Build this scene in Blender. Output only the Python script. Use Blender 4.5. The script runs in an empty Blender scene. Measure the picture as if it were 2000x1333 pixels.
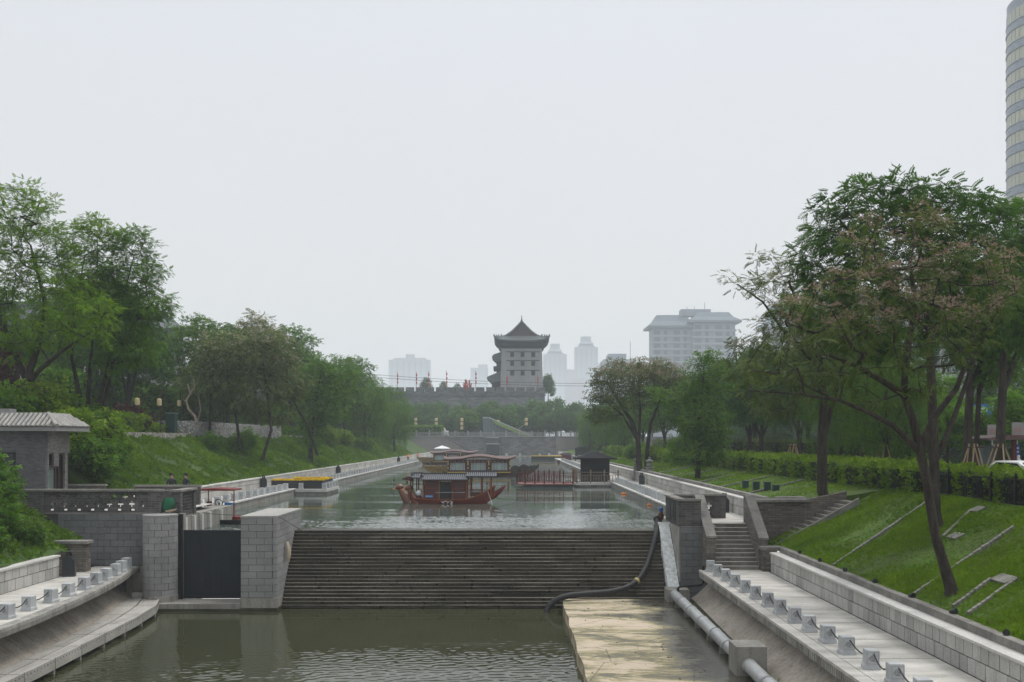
import bpy, bmesh, math, random
import numpy as np
from mathutils import Vector, Matrix, Quaternion

R = math.radians
scene = bpy.context.scene
COL = scene.collection

# ------------------------------------------------------------------ camera
# metres; +Y looks up the canal, z = 0 is the upper water level
CAM_Z = 4.7
cam_data = bpy.data.cameras.new('camera')
cam = bpy.data.objects.new('camera', cam_data)
COL.objects.link(cam)
cam.location = (0, 0, CAM_Z)
cam.rotation_euler = (R(90), 0, 0)
cam_data.sensor_width = 36.0
cam_data.lens = 36.0
cam_data.shift_y = 0.0968
cam_data.clip_start = 0.1
cam_data.clip_end = 9000
scene.camera = cam

# ------------------------------------------------------------------ sky
SUN_EL, SUN_AZ = 64.0, 60.0          # azimuth measured from +Y towards +X
world = bpy.data.worlds.new('World')
scene.world = world
world.use_nodes = True
wn, wl = world.node_tree.nodes, world.node_tree.links
wn.clear()
w_out = wn.new('ShaderNodeOutputWorld')
w_bg = wn.new('ShaderNodeBackground')
w_sky = wn.new('ShaderNodeTexSky')
w_sky.sky_type = 'NISHITA'
w_sky.sun_disc = False
w_sky.sun_elevation = R(SUN_EL)
w_sky.sun_rotation = R(SUN_AZ)
w_sky.dust_density = 5.0
w_sky.air_density = 1.5
w_tc = wn.new('ShaderNodeTexCoord')
w_sep = wn.new('ShaderNodeSeparateXYZ')
w_ramp = wn.new('ShaderNodeValToRGB')
w_ramp.color_ramp.elements[0].position = 0.0
w_ramp.color_ramp.elements[0].color = (0.70, 0.692, 0.688, 1)
w_ramp.color_ramp.elements[1].position = 1.0
w_ramp.color_ramp.elements[1].color = (1.40, 1.42, 1.46, 1)   # an overcast sky brightens towards the zenith
e = w_ramp.color_ramp.elements.new(0.40)
e.color = (0.675, 0.695, 0.735, 1)
w_noise = wn.new('ShaderNodeTexNoise')
w_noise.inputs['Scale'].default_value = 1.6
w_noise.inputs['Detail'].default_value = 3.0
w_nm = wn.new('ShaderNodeMapRange')
w_nm.inputs['To Min'].default_value = 0.965
w_nm.inputs['To Max'].default_value = 1.035
w_scale = wn.new('ShaderNodeVectorMath'); w_scale.operation = 'SCALE'
w_scale.inputs['Scale'].default_value = 10.0
w_mul = wn.new('ShaderNodeVectorMath'); w_mul.operation = 'SCALE'
w_mix = wn.new('ShaderNodeMix'); w_mix.data_type = 'RGBA'
w_mix.inputs['Factor'].default_value = 0.93          # closed cloud and haze in front of the blue
wl.new(w_tc.outputs['Generated'], w_sep.inputs[0])
wl.new(w_sep.outputs['Z'], w_ramp.inputs[0])
wl.new(w_tc.outputs['Generated'], w_noise.inputs['Vector'])
wl.new(w_noise.outputs['Fac'], w_nm.inputs['Value'])
wl.new(w_ramp.outputs['Color'], w_scale.inputs[0])
wl.new(w_scale.outputs[0], w_mul.inputs[0])
wl.new(w_nm.outputs['Result'], w_mul.inputs['Scale'])
wl.new(w_sky.outputs['Color'], w_mix.inputs['A'])
wl.new(w_mul.outputs[0], w_mix.inputs['B'])
wl.new(w_mix.outputs['Result'], w_bg.inputs['Color'])
w_bg.inputs['Strength'].default_value = 0.1
wl.new(w_bg.outputs[0], w_out.inputs['Surface'])

sun_data = bpy.data.lights.new('sun', 'SUN')
sun_data.energy = 1.5
sun_data.angle = R(25)
sun_data.color = (1.0, 0.97, 0.92)
sun = bpy.data.objects.new('sun', sun_data)
COL.objects.link(sun)
sd = Vector((math.sin(R(SUN_AZ)) * math.cos(R(SUN_EL)), math.cos(R(SUN_AZ)) * math.cos(R(SUN_EL)), math.sin(R(SUN_EL))))
sun.rotation_euler = (-sd).to_track_quat('-Z', 'Y').to_euler()
sun.location = (60, 60, 150)

scene.view_settings.view_transform = 'Standard'
scene.view_settings.look = 'None'
scene.view_settings.exposure = 0.26
scene.view_settings.gamma = 1.0
scene.view_settings.use_curve_mapping = False
cy = scene.cycles
cy.max_bounces = 6
cy.diffuse_bounces = 3
cy.glossy_bounces = 3
cy.transmission_bounces = 3
cy.volume_bounces = 3
cy.caustics_reflective = False
cy.caustics_refractive = False
cy.use_denoising = True
cy.use_adaptive_sampling = True
cy.adaptive_threshold = 0.02
try:
    cy.denoiser = 'OPENIMAGEDENOISE'
except Exception:
    pass

# ------------------------------------------------------------------ levels
WU, PU, PL, WL = 0.0, 0.5, -1.5, -3.5      # upper water, upper / lower promenade, lower water
LOCK = 1.07                                  # top of the lock platform
RD = 2.2                                     # street level on the right
LB = 5.0                                     # plateau on the left


def P(x, y, d):
    """world point seen at photo pixel (x, y) at depth d"""
    return Vector(((x - 1000) * d / 2000.0, d, CAM_Z - (y - 860) * d / 2000.0))


# ------------------------------------------------------------------ mesh helpers
class MB:
    def __init__(s):
        s.v = []
        s.f = []

    def box(s, x0, x1, y0, y1, z0, z1):
        b = len(s.v)
        s.v += [(x0, y0, z0), (x1, y0, z0), (x1, y1, z0), (x0, y1, z0), (x0, y0, z1), (x1, y0, z1), (x1, y1, z1), (x0, y1, z1)]
        s.f += [tuple(b + i for i in q) for q in ((0, 3, 2, 1), (4, 5, 6, 7), (0, 1, 5, 4), (1, 2, 6, 5), (2, 3, 7, 6), (3, 0, 4, 7))]
        return s

    def obox(s, c, size, mat=None):
        hx, hy, hz = size[0] / 2, size[1] / 2, size[2] / 2
        b = len(s.v)
        m = mat or Matrix.Identity(3)
        for z in (-hz, hz):
            for x, y in ((-hx, -hy), (hx, -hy), (hx, hy), (-hx, hy)):
                p = m @ Vector((x, y, z))
                s.v.append((c[0] + p.x, c[1] + p.y, c[2] + p.z))
        s.f += [tuple(b + i for i in q) for q in ((0, 3, 2, 1), (4, 5, 6, 7), (0, 1, 5, 4), (1, 2, 6, 5), (2, 3, 7, 6), (3, 0, 4, 7))]
        return s

    def prism(s, poly, axis, a0, a1):
        """poly: 2-D outline; axis 'x' -> (y, z), 'y' -> (x, z), 'z' -> (x, y)"""
        b, n = len(s.v), len(poly)
        for a in (a0, a1):
            for p, q in poly:
                s.v.append({'x': (a, p, q), 'y': (p, a, q), 'z': (p, q, a)}[axis])
        s.f.append(tuple(b + i for i in range(n)))
        s.f.append(tuple(b + n + i for i in reversed(range(n))))
        for i in range(n):
            j = (i + 1) % n
            s.f.append((b + j, b + i, b + n + i, b + n + j))
        return s

    def loft(s, secs, closed=False, caps=False):
        b, n = len(s.v), len(secs[0])
        for sec in secs:
            s.v += [tuple(p) for p in sec]
        m = n if closed else n - 1
        for i in range(len(secs) - 1):
            for j in range(m):
                k = (j + 1) % n
                s.f.append((b + i * n + j, b + i * n + k, b + (i + 1) * n + k, b + (i + 1) * n + j))
        if caps:
            s.f.append(tuple(b + i for i in reversed(range(n))))
            e_ = b + (len(secs) - 1) * n
            s.f.append(tuple(e_ + i for i in range(n)))
        return s

    def tube(s, pts, r, n=8, caps=True, up=None):
        pts = [Vector(p) for p in pts]
        rs = r if hasattr(r, '__len__') else [r] * len(pts)
        secs = []
        ref = None
        for i, p in enumerate(pts):
            t = (pts[min(i + 1, len(pts) - 1)] - pts[max(i - 1, 0)])
            if t.length < 1e-9:
                t = Vector((0, 0, 1))
            t.normalize()
            if ref is None:
                a = Vector(up) if up else (Vector((0, 0, 1)) if abs(t.z) < 0.9 else Vector((1, 0, 0)))
                ref = a
            u = ref - t * ref.dot(t)
            if u.length < 1e-6:
                u = t.orthogonal()
            u.normalize()
            ref = u
            w = t.cross(u)
            secs.append([p + (u * math.cos(2 * math.pi * k / n) + w * math.sin(2 * math.pi * k / n)) * rs[i] for k in range(n)])
        return s.loft(secs, closed=True, caps=caps)

    def lathe(s, prof, c=(0, 0, 0), n=16, caps=True):
        secs = [[(c[0] + r_ * math.cos(2 * math.pi * k / n), c[1] + r_ * math.sin(2 * math.pi * k / n), c[2] + z) for k in range(n)] for r_, z in prof]
        return s.loft(secs, closed=True, caps=caps)

    def quad(s, *p):
        b = len(s.v)
        s.v += [tuple(q) for q in p]
        s.f.append(tuple(range(b, b + len(p))))
        return s

    def mesh(s, name, mat=None, smooth=False):
        me = bpy.data.meshes.new(name)
        me.from_pydata([tuple(p) for p in s.v], [], s.f)
        bm = bmesh.new(); bm.from_mesh(me)
        bmesh.ops.recalc_face_normals(bm, faces=bm.faces)
        bm.to_mesh(me); bm.free()
        if smooth:
            me.polygons.foreach_set('use_smooth', [True] * len(me.polygons))
            try:
                me.set_sharp_from_angle(angle=R(40))
            except Exception:
                pass
        me.update()
        if mat:
            me.materials.append(mat)
        return me


def np_mesh(name, V, F, mat, tint=None, smooth=False):
    """V (n,3) float, F (m,k) int with equal k"""
    me = bpy.data.meshes.new(name)
    V = np.ascontiguousarray(V, dtype=np.float32)
    F = np.ascontiguousarray(F, dtype=np.int32)
    m_, k_ = F.shape
    me.vertices.add(len(V)); me.vertices.foreach_set('co', V.ravel())
    me.loops.add(m_ * k_); me.loops.foreach_set('vertex_index', F.ravel())
    me.polygons.add(m_); me.polygons.foreach_set('loop_start', np.arange(0, m_ * k_, k_, dtype=np.int32))
    if smooth: me.polygons.foreach_set('use_smooth', np.ones(m_, dtype=bool))
    me.update(calc_edges=True)
    if tint is not None:
        a = me.attributes.new('tint', 'FLOAT', 'POINT')
        a.data.foreach_set('value', np.ascontiguousarray(tint, dtype=np.float32))
    me.materials.append(mat)
    return me


def props(o, label=None, cat=None, group=None, kind=None):
    if label: o['label'] = label
    if cat: o['category'] = cat
    if group: o['group'] = group
    if kind: o['kind'] = kind
    return o


def base_mat(t):
    return Matrix.Translation(t.location) @ t.rotation_euler.to_matrix().to_4x4()


def thing(name, label, cat, loc=(0, 0, 0), rz=0.0, group=None):
    o = bpy.data.objects.new(name, None)
    o.empty_display_size = 0.2
    o.location = loc
    o.rotation_euler = (0, 0, rz)
    COL.objects.link(o)
    return props(o, label, cat, group)


TREE_M = {}


def root_mat(o):
    """world matrix of an object built without the depsgraph"""
    m = Matrix.LocRotScale(o.location, o.rotation_euler, o.scale)
    if o.parent:
        m = root_mat(o.parent) @ o.matrix_parent_inverse @ m
    return m


def add(name, mb, mat=None, parent=None, smooth=False, world=False, kind=None, label=None):
    """link one mesh object; world=True: the mesh is in world coordinates"""
    me = mb.mesh(name, mat, smooth) if isinstance(mb, MB) else mb
    if mat is not None and len(me.materials) == 0:
        me.materials.append(mat)
    o = bpy.data.objects.new(name, me)
    COL.objects.link(o)
    if parent is not None:
        o.parent = parent
        if world:
            o.matrix_parent_inverse = root_mat(parent).inverted()
    if kind: o['kind'] = kind
    if label: o['label'] = label
    return o


def piece(name, me, parent, loc, scale=(1, 1, 1), rot=(0, 0, 0), world=True):
    o = bpy.data.objects.new(name, me)
    COL.objects.link(o)
    o.location, o.scale, o.rotation_euler = loc, scale, rot
    if parent is not None:
        o.parent = parent
        if world:
            o.matrix_parent_inverse = root_mat(parent).inverted()
    return o


def copy_tree(o, parent=None):
    c = o.copy()
    COL.objects.link(c)
    if parent is not None:
        c.parent = parent
    for ch in o.children:
        copy_tree(ch, c)
    return c


def struct(name, mb, mat, smooth=False, kind='structure', label=None, cat=None):
    o = add(name, mb, mat, smooth=smooth)
    return props(o, label, cat, None, kind)


def single(name, mb, mat, label, cat, group=None, smooth=False):
    return props(add(name, mb, mat, smooth=smooth), label, cat, group)


def bevel_cube(name, mat, b=0.03):
    bm = bmesh.new()
    bmesh.ops.create_cube(bm, size=1.0)
    bmesh.ops.bevel(bm, geom=list(bm.edges), offset=b, segments=1, affect='EDGES', profile=0.5)
    me = bpy.data.meshes.new(name)
    bm.to_mesh(me); bm.free()
    me.materials.append(mat)
    return me


ORD = ['first', 'second', 'third', 'fourth', 'fifth', 'sixth', 'seventh', 'eighth', 'ninth', 'tenth', 'eleventh', 'twelfth', 'thirteenth',
       'fourteenth', 'fifteenth', 'sixteenth', 'seventeenth', 'eighteenth', 'nineteenth', 'twentieth']
TENS = {2: 'twenty', 3: 'thirty', 4: 'forty', 5: 'fifty', 6: 'sixty', 7: 'seventy', 8: 'eighty', 9: 'ninety'}


def ordinal(i):
    """0 -> first"""
    n = i + 1
    if n <= 20: return ORD[n - 1]
    t, u = divmod(n, 10)
    if u == 0: return TENS[t][:-1] + 'ieth'
    return TENS[t] + '-' + ORD[u - 1]


# ------------------------------------------------------------------ materials
def nodes_of(name):
    m = bpy.data.materials.new(name)
    m.use_nodes = True
    n, l = m.node_tree.nodes, m.node_tree.links
    n.clear()
    out = n.new('ShaderNodeOutputMaterial')
    b = n.new('ShaderNodeBsdfPrincipled')
    l.new(b.outputs[0], out.inputs['Surface'])
    return m, n, l, b, out


def math_node(n, l, op, a, b=None, c=None):
    x = n.new('ShaderNodeMath'); x.operation = op
    for i, v in enumerate((a, b, c)):
        if v is None: continue
        if isinstance(v, (int, float)): x.inputs[i].default_value = v
        else: l.new(v, x.inputs[i])
    return x.outputs[0]


def noise(n, l, vec, scale, detail=4, rough=0.55, dist=0.0):
    x = n.new('ShaderNodeTexNoise')
    x.inputs['Scale'].default_value = scale
    x.inputs['Detail'].default_value = detail
    x.inputs['Roughness'].default_value = rough
    x.inputs['Distortion'].default_value = dist
    l.new(vec, x.inputs['Vector'])
    return x.outputs['Fac']


def mapped(n, l, vec, scale):
    x = n.new('ShaderNodeMapping')
    x.inputs['Scale'].default_value = scale
    l.new(vec, x.inputs['Vector'])
    return x.outputs[0]


def ramp(n, l, fac, stops):
    x = n.new('ShaderNodeValToRGB')
    els = x.color_ramp.elements
    while len(els) < len(stops): els.new(0.5)
    for e_, (p, c) in zip(els, stops):
        e_.position = p
        e_.color = (*c, 1) if len(c) == 3 else c
    l.new(fac, x.inputs[0])
    return x.outputs['Color']


def mixc(n, l, a, b, fac, mode='MIX'):
    x = n.new('ShaderNodeMix'); x.data_type = 'RGBA'; x.blend_type = mode
    for key, v in (('A', a), ('B', b)):
        if isinstance(v, tuple): x.inputs[key].default_value = (*v, 1)
        else: l.new(v, x.inputs[key])
    if isinstance(fac, (int, float)): x.inputs['Factor'].default_value = fac
    else: l.new(fac, x.inputs['Factor'])
    return x.outputs['Result']


def rng(n, l, v, a, b, c, d):
    x = n.new('ShaderNodeMapRange')
    l.new(v, x.inputs['Value'])
    for k, q in zip(('From Min', 'From Max', 'To Min', 'To Max'), (a, b, c, d)):
        x.inputs[k].default_value = q
    return x.outputs['Result']


def stone(name, c1, c2, rough=0.85, scale=0.7, grain=18, streak=0.0, bump=0.25, rnd=0.0, spec=0.25, metallic=0.0, dist=0.0, grain_amt=0.18, mottle=(1, 1, 1), brick=None, streak_col=(0.35, 0.35, 0.33)):
    """weathered solid: large mottle c1<->c2, grain, vertical run-off streaks, per-piece tone, optional brick joints (w, h, mortar)"""
    m, n, l, b, out = nodes_of(name)
    g = n.new('ShaderNodeNewGeometry').outputs['Position']
    big = noise(n, l, mapped(n, l, g, mottle), scale, 5, 0.6, dist)
    col = ramp(n, l, big, [(0.32, c1), (0.68, c2)])
    gr = noise(n, l, g, grain, 3)
    gv = rng(n, l, gr, 0.25, 0.75, 1 - grain_amt, 1 + grain_amt)
    vs = n.new('ShaderNodeVectorMath'); vs.operation = 'SCALE'
    l.new(col, vs.inputs[0]); l.new(gv, vs.inputs['Scale'])
    col = vs.outputs[0]
    h = gr
    if streak:
        sv = noise(n, l, mapped(n, l, g, (2.6, 2.6, 0.22)), 1.6, 6, 0.65)
        sf = rng(n, l, sv, 0.48, 0.72, 0, streak)
        col = mixc(n, l, col, streak_col, sf, 'MULTIPLY')
    if brick:
        sp = n.new('ShaderNodeSeparateXYZ'); l.new(g, sp.inputs[0])
        cb = n.new('ShaderNodeCombineXYZ')
        l.new(math_node(n, l, 'ADD', sp.outputs['X'], sp.outputs['Y']), cb.inputs['X'])
        l.new(sp.outputs['Z'], cb.inputs['Y'])
        bt = n.new('ShaderNodeTexBrick')
        l.new(cb.outputs[0], bt.inputs['Vector'])
        bt.inputs['Scale'].default_value = 1.0
        bt.inputs['Brick Width'].default_value = brick[0]
        bt.inputs['Row Height'].default_value = brick[1]
        bt.inputs['Mortar Size'].default_value = brick[2]
        bt.inputs['Mortar Smooth'].default_value = 0.2
        bt.inputs['Color1'].default_value = (0.72, 0.72, 0.72, 1)
        bt.inputs['Color2'].default_value = (1.25, 1.22, 1.2, 1)
        bt.inputs['Mortar'].default_value = (0.55, 0.55, 0.55, 1) if len(brick) < 4 else (*brick[3], 1)
        col = mixc(n, l, col, bt.outputs['Color'], 1.0, 'MULTIPLY')
        h = math_node(n, l, 'ADD', math_node(n, l, 'MULTIPLY', bt.outputs['Fac'], -1.6), math_node(n, l, 'MULTIPLY', gr, 0.6))
    if rnd:
        oi = n.new('ShaderNodeObjectInfo')
        rv = rng(n, l, oi.outputs['Random'], 0, 1, 1 - rnd, 1 + rnd)
        v2 = n.new('ShaderNodeVectorMath'); v2.operation = 'SCALE'
        l.new(col, v2.inputs[0]); l.new(rv, v2.inputs['Scale'])
        col = v2.outputs[0]
    l.new(col, b.inputs['Base Color'])
    b.inputs['Roughness'].default_value = rough
    b.inputs['Specular IOR Level'].default_value = spec
    b.inputs['Metallic'].default_value = metallic
    if bump:
        bp = n.new('ShaderNodeBump')
        bp.inputs['Strength'].default_value = bump
        bp.inputs['Distance'].default_value = 0.02
        l.new(h, bp.inputs['Height'])
        l.new(bp.outputs[0], b.inputs['Normal'])
    return m


def leaf_mat(name, dark, light, trans=0.3, rough=0.55, far=1.0):
    m, n, l, b, out = nodes_of(name)
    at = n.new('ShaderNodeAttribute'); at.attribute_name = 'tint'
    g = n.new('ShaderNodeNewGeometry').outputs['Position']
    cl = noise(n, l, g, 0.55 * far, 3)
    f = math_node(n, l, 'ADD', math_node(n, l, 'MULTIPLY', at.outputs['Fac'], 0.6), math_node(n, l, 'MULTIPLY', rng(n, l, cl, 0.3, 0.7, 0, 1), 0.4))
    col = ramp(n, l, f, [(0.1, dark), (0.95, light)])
    l.new(col, b.inputs['Base Color'])
    b.inputs['Roughness'].default_value = rough
    b.inputs['Specular IOR Level'].default_value = 0.12
    t = n.new('ShaderNodeBsdfTranslucent')
    l.new(mixc(n, l, col, (1.0, 1.0, 0.45), 0.35, 'MULTIPLY'), t.inputs['Color'])
    mx = n.new('ShaderNodeMixShader')
    mx.inputs[0].default_value = trans
    l.new(b.outputs[0], mx.inputs[1]); l.new(t.outputs[0], mx.inputs[2])
    l.new(mx.outputs[0], out.inputs['Surface'])
    return m


def flat(name, c, rough=0.6, spec=0.3, metallic=0.0, var=0.12, emit=0):
    """simple painted surface with a little wear"""
    return stone(name, tuple(v * (1 - var) for v in c), tuple(v * (1 + var) for v in c), rough=rough, scale=1.4, grain=25, bump=0.08, spec=spec, metallic=metallic, grain_amt=0.08)


def water_mat(name, deep, calm, rip, rip_y):
    m, n, l, b, out = nodes_of(name)
    g = n.new('ShaderNodeNewGeometry').outputs['Position']
    l.new(mixc(n, l, deep, tuple(v * 1.6 for v in deep), noise(n, l, g, 0.15, 3)), b.inputs['Base Color'])
    b.inputs['Specular IOR Level'].default_value = 0.5
    b.inputs['IOR'].default_value = 1.42
    # wind lanes: bands of ripples lying across the canal, calm water between them; rip_y = (y0, y1): fully rippled at y0, by lanes only at y1
    lane = noise(n, l, mapped(n, l, g, (0.03, 0.20, 1)), 1.0, 4, 0.6, 0.5)
    sp = n.new('ShaderNodeSeparateXYZ'); l.new(g, sp.inputs[0])
    x_ = n.new('ShaderNodeMapRange')
    l.new(sp.outputs['Y'], x_.inputs['Value'])
    for k_, q_ in zip(('From Min', 'From Max', 'To Min', 'To Max'), (rip_y[0], rip_y[1], rip_y[2], 0.0)):
        x_.inputs[k_].default_value = q_
    lane = math_node(n, l, 'ADD', lane, x_.outputs['Result'])
    lane = rng(n, l, lane, 0.50, 0.64, 0, 1)
    w1 = noise(n, l, mapped(n, l, g, (1.0, 1.6, 1)), 2.6, 4, 0.65)
    w2 = noise(n, l, mapped(n, l, g, (1.0, 1.3, 1)), 9.0, 3, 0.6)
    hh = math_node(n, l, 'ADD', math_node(n, l, 'MULTIPLY', w1, 0.65), math_node(n, l, 'MULTIPLY', w2, 0.35))
    bp = n.new('ShaderNodeBump')
    bp.inputs['Distance'].default_value = 0.02
    l.new(rng(n, l, lane, 0, 1, calm, rip), bp.inputs['Strength'])
    l.new(hh, bp.inputs['Height'])
    l.new(bp.outputs[0], b.inputs['Normal'])
    l.new(rng(n, l, lane, 0, 1, 0.05, 0.16), b.inputs['Roughness'])
    return m


m_promenade = stone('paving_concrete', (0.31, 0.30, 0.275), (0.56, 0.54, 0.495), scale=0.9, grain=22, rnd=0.06, streak=0, bump=0.2, mottle=(0.6, 1.6, 1), grain_amt=0.22)
m_fascia = stone('edge_concrete', (0.20, 0.195, 0.18), (0.34, 0.33, 0.30), scale=1.2, streak=0.8, grain=12)
m_apron = stone('apron_concrete', (0.25, 0.225, 0.19), (0.44, 0.39, 0.33), scale=0.5, streak=0.55, grain=10, bump=0.15, dist=0.4)
m_panel = stone('wall_panel_stone', (0.33, 0.325, 0.31), (0.45, 0.44, 0.41), scale=0.6, streak=0.3, rnd=0.17, bump=0.15)
m_ledge = stone('ledge_stone', (0.42, 0.41, 0.39), (0.56, 0.55, 0.52), scale=1.0, rnd=0.04, bump=0.15)
m_block = stone('grey_block_stone', (0.10, 0.105, 0.11), (0.15, 0.153, 0.157), scale=0.45, streak=0.15, rnd=0.10, bump=0.15)
m_pier = stone('pier_block_stone', (0.20, 0.203, 0.20), (0.28, 0.28, 0.275), scale=0.5, streak=0.15, rnd=0.08, bump=0.15)
m_joint = stone('joint_mortar', (0.05, 0.05, 0.05), (0.08, 0.08, 0.077), bump=0.1)
m_joint2 = stone('pale_joint_mortar', (0.10, 0.10, 0.097), (0.14, 0.14, 0.135), bump=0.1)
m_foot = stone('foot_concrete', (0.20, 0.19, 0.17), (0.31, 0.30, 0.27), scale=0.7, streak=0.6)
m_brick = stone('dark_grey_brick', (0.055, 0.055, 0.055), (0.11, 0.108, 0.104), scale=0.8, brick=(0.42, 0.115, 0.012, (1.5, 1.5, 1.45)), streak=0.3, bump=0.35)
m_brickwarm = stone('brown_grey_brick', (0.105, 0.095, 0.085), (0.20, 0.18, 0.16), scale=0.9, brick=(0.4, 0.115, 0.014, (0.6, 0.6, 0.6)), streak=0.25, bump=0.4)
m_cap = stone('brick_coping', (0.13, 0.125, 0.115), (0.24, 0.23, 0.21), scale=1.1, grain=9, bump=0.3, rnd=0.08)
m_hutwall = stone('hut_brick', (0.065, 0.068, 0.072), (0.10, 0.103, 0.108), scale=0.6, brick=(0.24, 0.075, 0.008, (1.5, 1.5, 1.5)), bump=0.25)
m_weir = stone('weir_wet_stone', (0.013, 0.011, 0.007), (0.062, 0.053, 0.036), rough=0.45, scale=0.9, grain=9, bump=0.4, rnd=0.2, spec=0.35, dist=0.6, mottle=(0.5, 1, 2.5), grain_amt=0.5)
m_step = stone('stair_stone', (0.12, 0.11, 0.095), (0.22, 0.205, 0.18), scale=1.4, streak=0.4, rnd=0.06)
m_bollard = stone('bollard_granite', (0.36, 0.375, 0.385), (0.46, 0.475, 0.485), scale=1.5, grain=40, bump=0.12, rnd=0.06, streak=0.18)
m_carve = flat('carved_recess', (0.20, 0.205, 0.21), 0.8)
m_rope = flat('dark_rope', (0.045, 0.045, 0.045), 0.8)
m_black = flat('black_paint', (0.014, 0.016, 0.018), 0.45)
m_gate = stone('gate_steel', (0.006, 0.009, 0.013), (0.013, 0.017, 0.023), rough=0.5, scale=0.5, streak=0.4, spec=0.35, bump=0.05)
m_rubber = flat('black_rubber', (0.02, 0.02, 0.021), 0.5)
m_steel = stone('galvanised_steel', (0.32, 0.33, 0.33), (0.46, 0.47, 0.47), rough=0.42, scale=2.0, metallic=0.35, bump=0.06, spec=0.5, mottle=(1, 0.4, 1))
m_chipped = stone('chipped_white_paint', (0.50, 0.52, 0.52), (0.58, 0.60, 0.60), scale=2.5, streak=0.35, grain=6, bump=0.3, grain_amt=0.3)
m_tile = stone('grey_roof_tile', (0.24, 0.235, 0.22), (0.36, 0.35, 0.33), scale=1.8, rnd=0.10, bump=0.3, grain=14, grain_amt=0.3)
m_tilebed = stone('roof_tile_bed', (0.12, 0.12, 0.115), (0.2, 0.2, 0.19), scale=2.0, grain=14)
m_glassdark = flat('dark_window_glass', (0.012, 0.015, 0.016), 0.08, 0.5)
m_wood = flat('dark_brown_wood', (0.05, 0.032, 0.024), 0.6)
m_soil = stone('bank_soil', (0.03, 0.06, 0.01), (0.055, 0.10, 0.02), scale=0.4, grain=6, bump=0.5)
m_lawnsoil = stone('lawn_ground', (0.048, 0.070, 0.014), (0.072, 0.140, 0.014), scale=0.35, grain=7, bump=0.6, grain_amt=0.35)
m_farland = stone('far_ground', (0.10, 0.12, 0.08), (0.18, 0.18, 0.16), scale=0.02)
m_asphalt = stone('asphalt', (0.045, 0.045, 0.047), (0.06, 0.06, 0.062), scale=0.3)
m_bark = stone('bark', (0.016, 0.013, 0.010), (0.058, 0.049, 0.039), scale=4, grain=14, bump=1.0, mottle=(1.5, 1.5, 0.3), grain_amt=0.35)
m_barklight = stone('pale_bark', (0.07, 0.06, 0.05), (0.13, 0.115, 0.095), scale=3, grain=14, bump=0.5, mottle=(1.5, 1.5, 0.3))
m_water_up = water_mat('upper_canal_water', (0.056, 0.070, 0.060), 0.05, 0.30, (54.0, 66.0, -0.2))
m_water_low = water_mat('lower_canal_water', (0.030, 0.033, 0.016), 0.05, 0.30, (33.0, 46.0, 0.0))

# ================================================================== SETTING
rnd = random.Random(7)


def vnoise(x, y, s=1.0):
    return math.sin(x * 1.7 * s + 1.3 * math.sin(y * 0.9 * s)) * 0.5 + math.sin(y * 2.3 * s + 0.7 * math.sin(x * 1.1 * s)) * 0.5


def z_left(X, Y):
    """left bank height"""
    if Y < 56:
        t = (-20.9 - X) / 8.1
        return -0.6 + 5.5 * min(max(t, 0), 1)
    t = (-22.3 - X) / 6.7
    return 1.35 + 3.5 * min(max(t, 0), 1)


def z_right(X, Y):
    if Y < 51.0:
        return min(-0.5 + (X - 12.6) * 0.458, RD)
    return min(1.4 + (X - 13.3) * 0.15, RD + 0.05)


def frange(a, b, n):
    return [a + (b - a) * i / (n - 1) for i in range(n)]


# --- water
def wave_sheet(name, mat, x0, x1, ya, yb, yc, z, dx, dy, amp, env, flat_quads, seed):
    """water sheet: a grid of real ripples between ya and yb (height scaled by env(y)), plain quads for the calm rest"""
    rs_ = np.random.RandomState(seed)
    xs_ = np.linspace(x0, x1, int((x1 - x0) / dx))
    ys__ = np.linspace(ya, yb, int((yb - ya) / dy))
    X, Y = np.meshgrid(xs_, ys__)
    H = np.zeros_like(X)
    for i in range(34):
        lam = 0.17 * (3.2 ** rs_.random_sample())
        th = rs_.normal() * 0.75 + math.pi / 2
        k_ = 2 * math.pi / lam
        H += lam * 0.5 * np.sin(k_ * (X * math.cos(th) + Y * math.sin(th)) + rs_.uniform(0, 6.28))
    H *= amp / 3.0
    gust = 0.65 + 0.35 * np.sin(X * 0.35 + 1.3 * np.sin(Y * 0.8)) * np.sin(Y * 1.1 + 0.7 * np.sin(X * 0.5))
    H *= gust * np.vectorize(env)(Y)
    V = np.stack([X.ravel(), Y.ravel(), (z + H).ravel()], 1)
    ny_, nx_ = X.shape
    i0 = (np.arange(ny_ - 1)[:, None] * nx_ + np.arange(nx_ - 1)[None, :]).ravel()
    F = np.stack([i0, i0 + 1, i0 + 1 + nx_, i0 + nx_], 1)
    ev = []
    for q in flat_quads:
        for (x, y) in q: ev.append((x, y, z))
    base_ = len(V)
    V = np.concatenate([V, np.array(ev)])
    F = np.concatenate([F, base_ + np.arange(len(ev)).reshape(-1, 4)])
    me = np_mesh(name, V, F, mat, None, True)
    o = bpy.data.objects.new(name, me); COL.objects.link(o)
    o['kind'] = 'structure'
    return o


def rect(x0, x1, y0, y1):
    return [(x0, y0), (x1, y0), (x1, y1), (x0, y1)]


def smooth01(t):
    t = min(max(t, 0), 1)
    return t * t * (3 - 2 * t)


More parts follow.
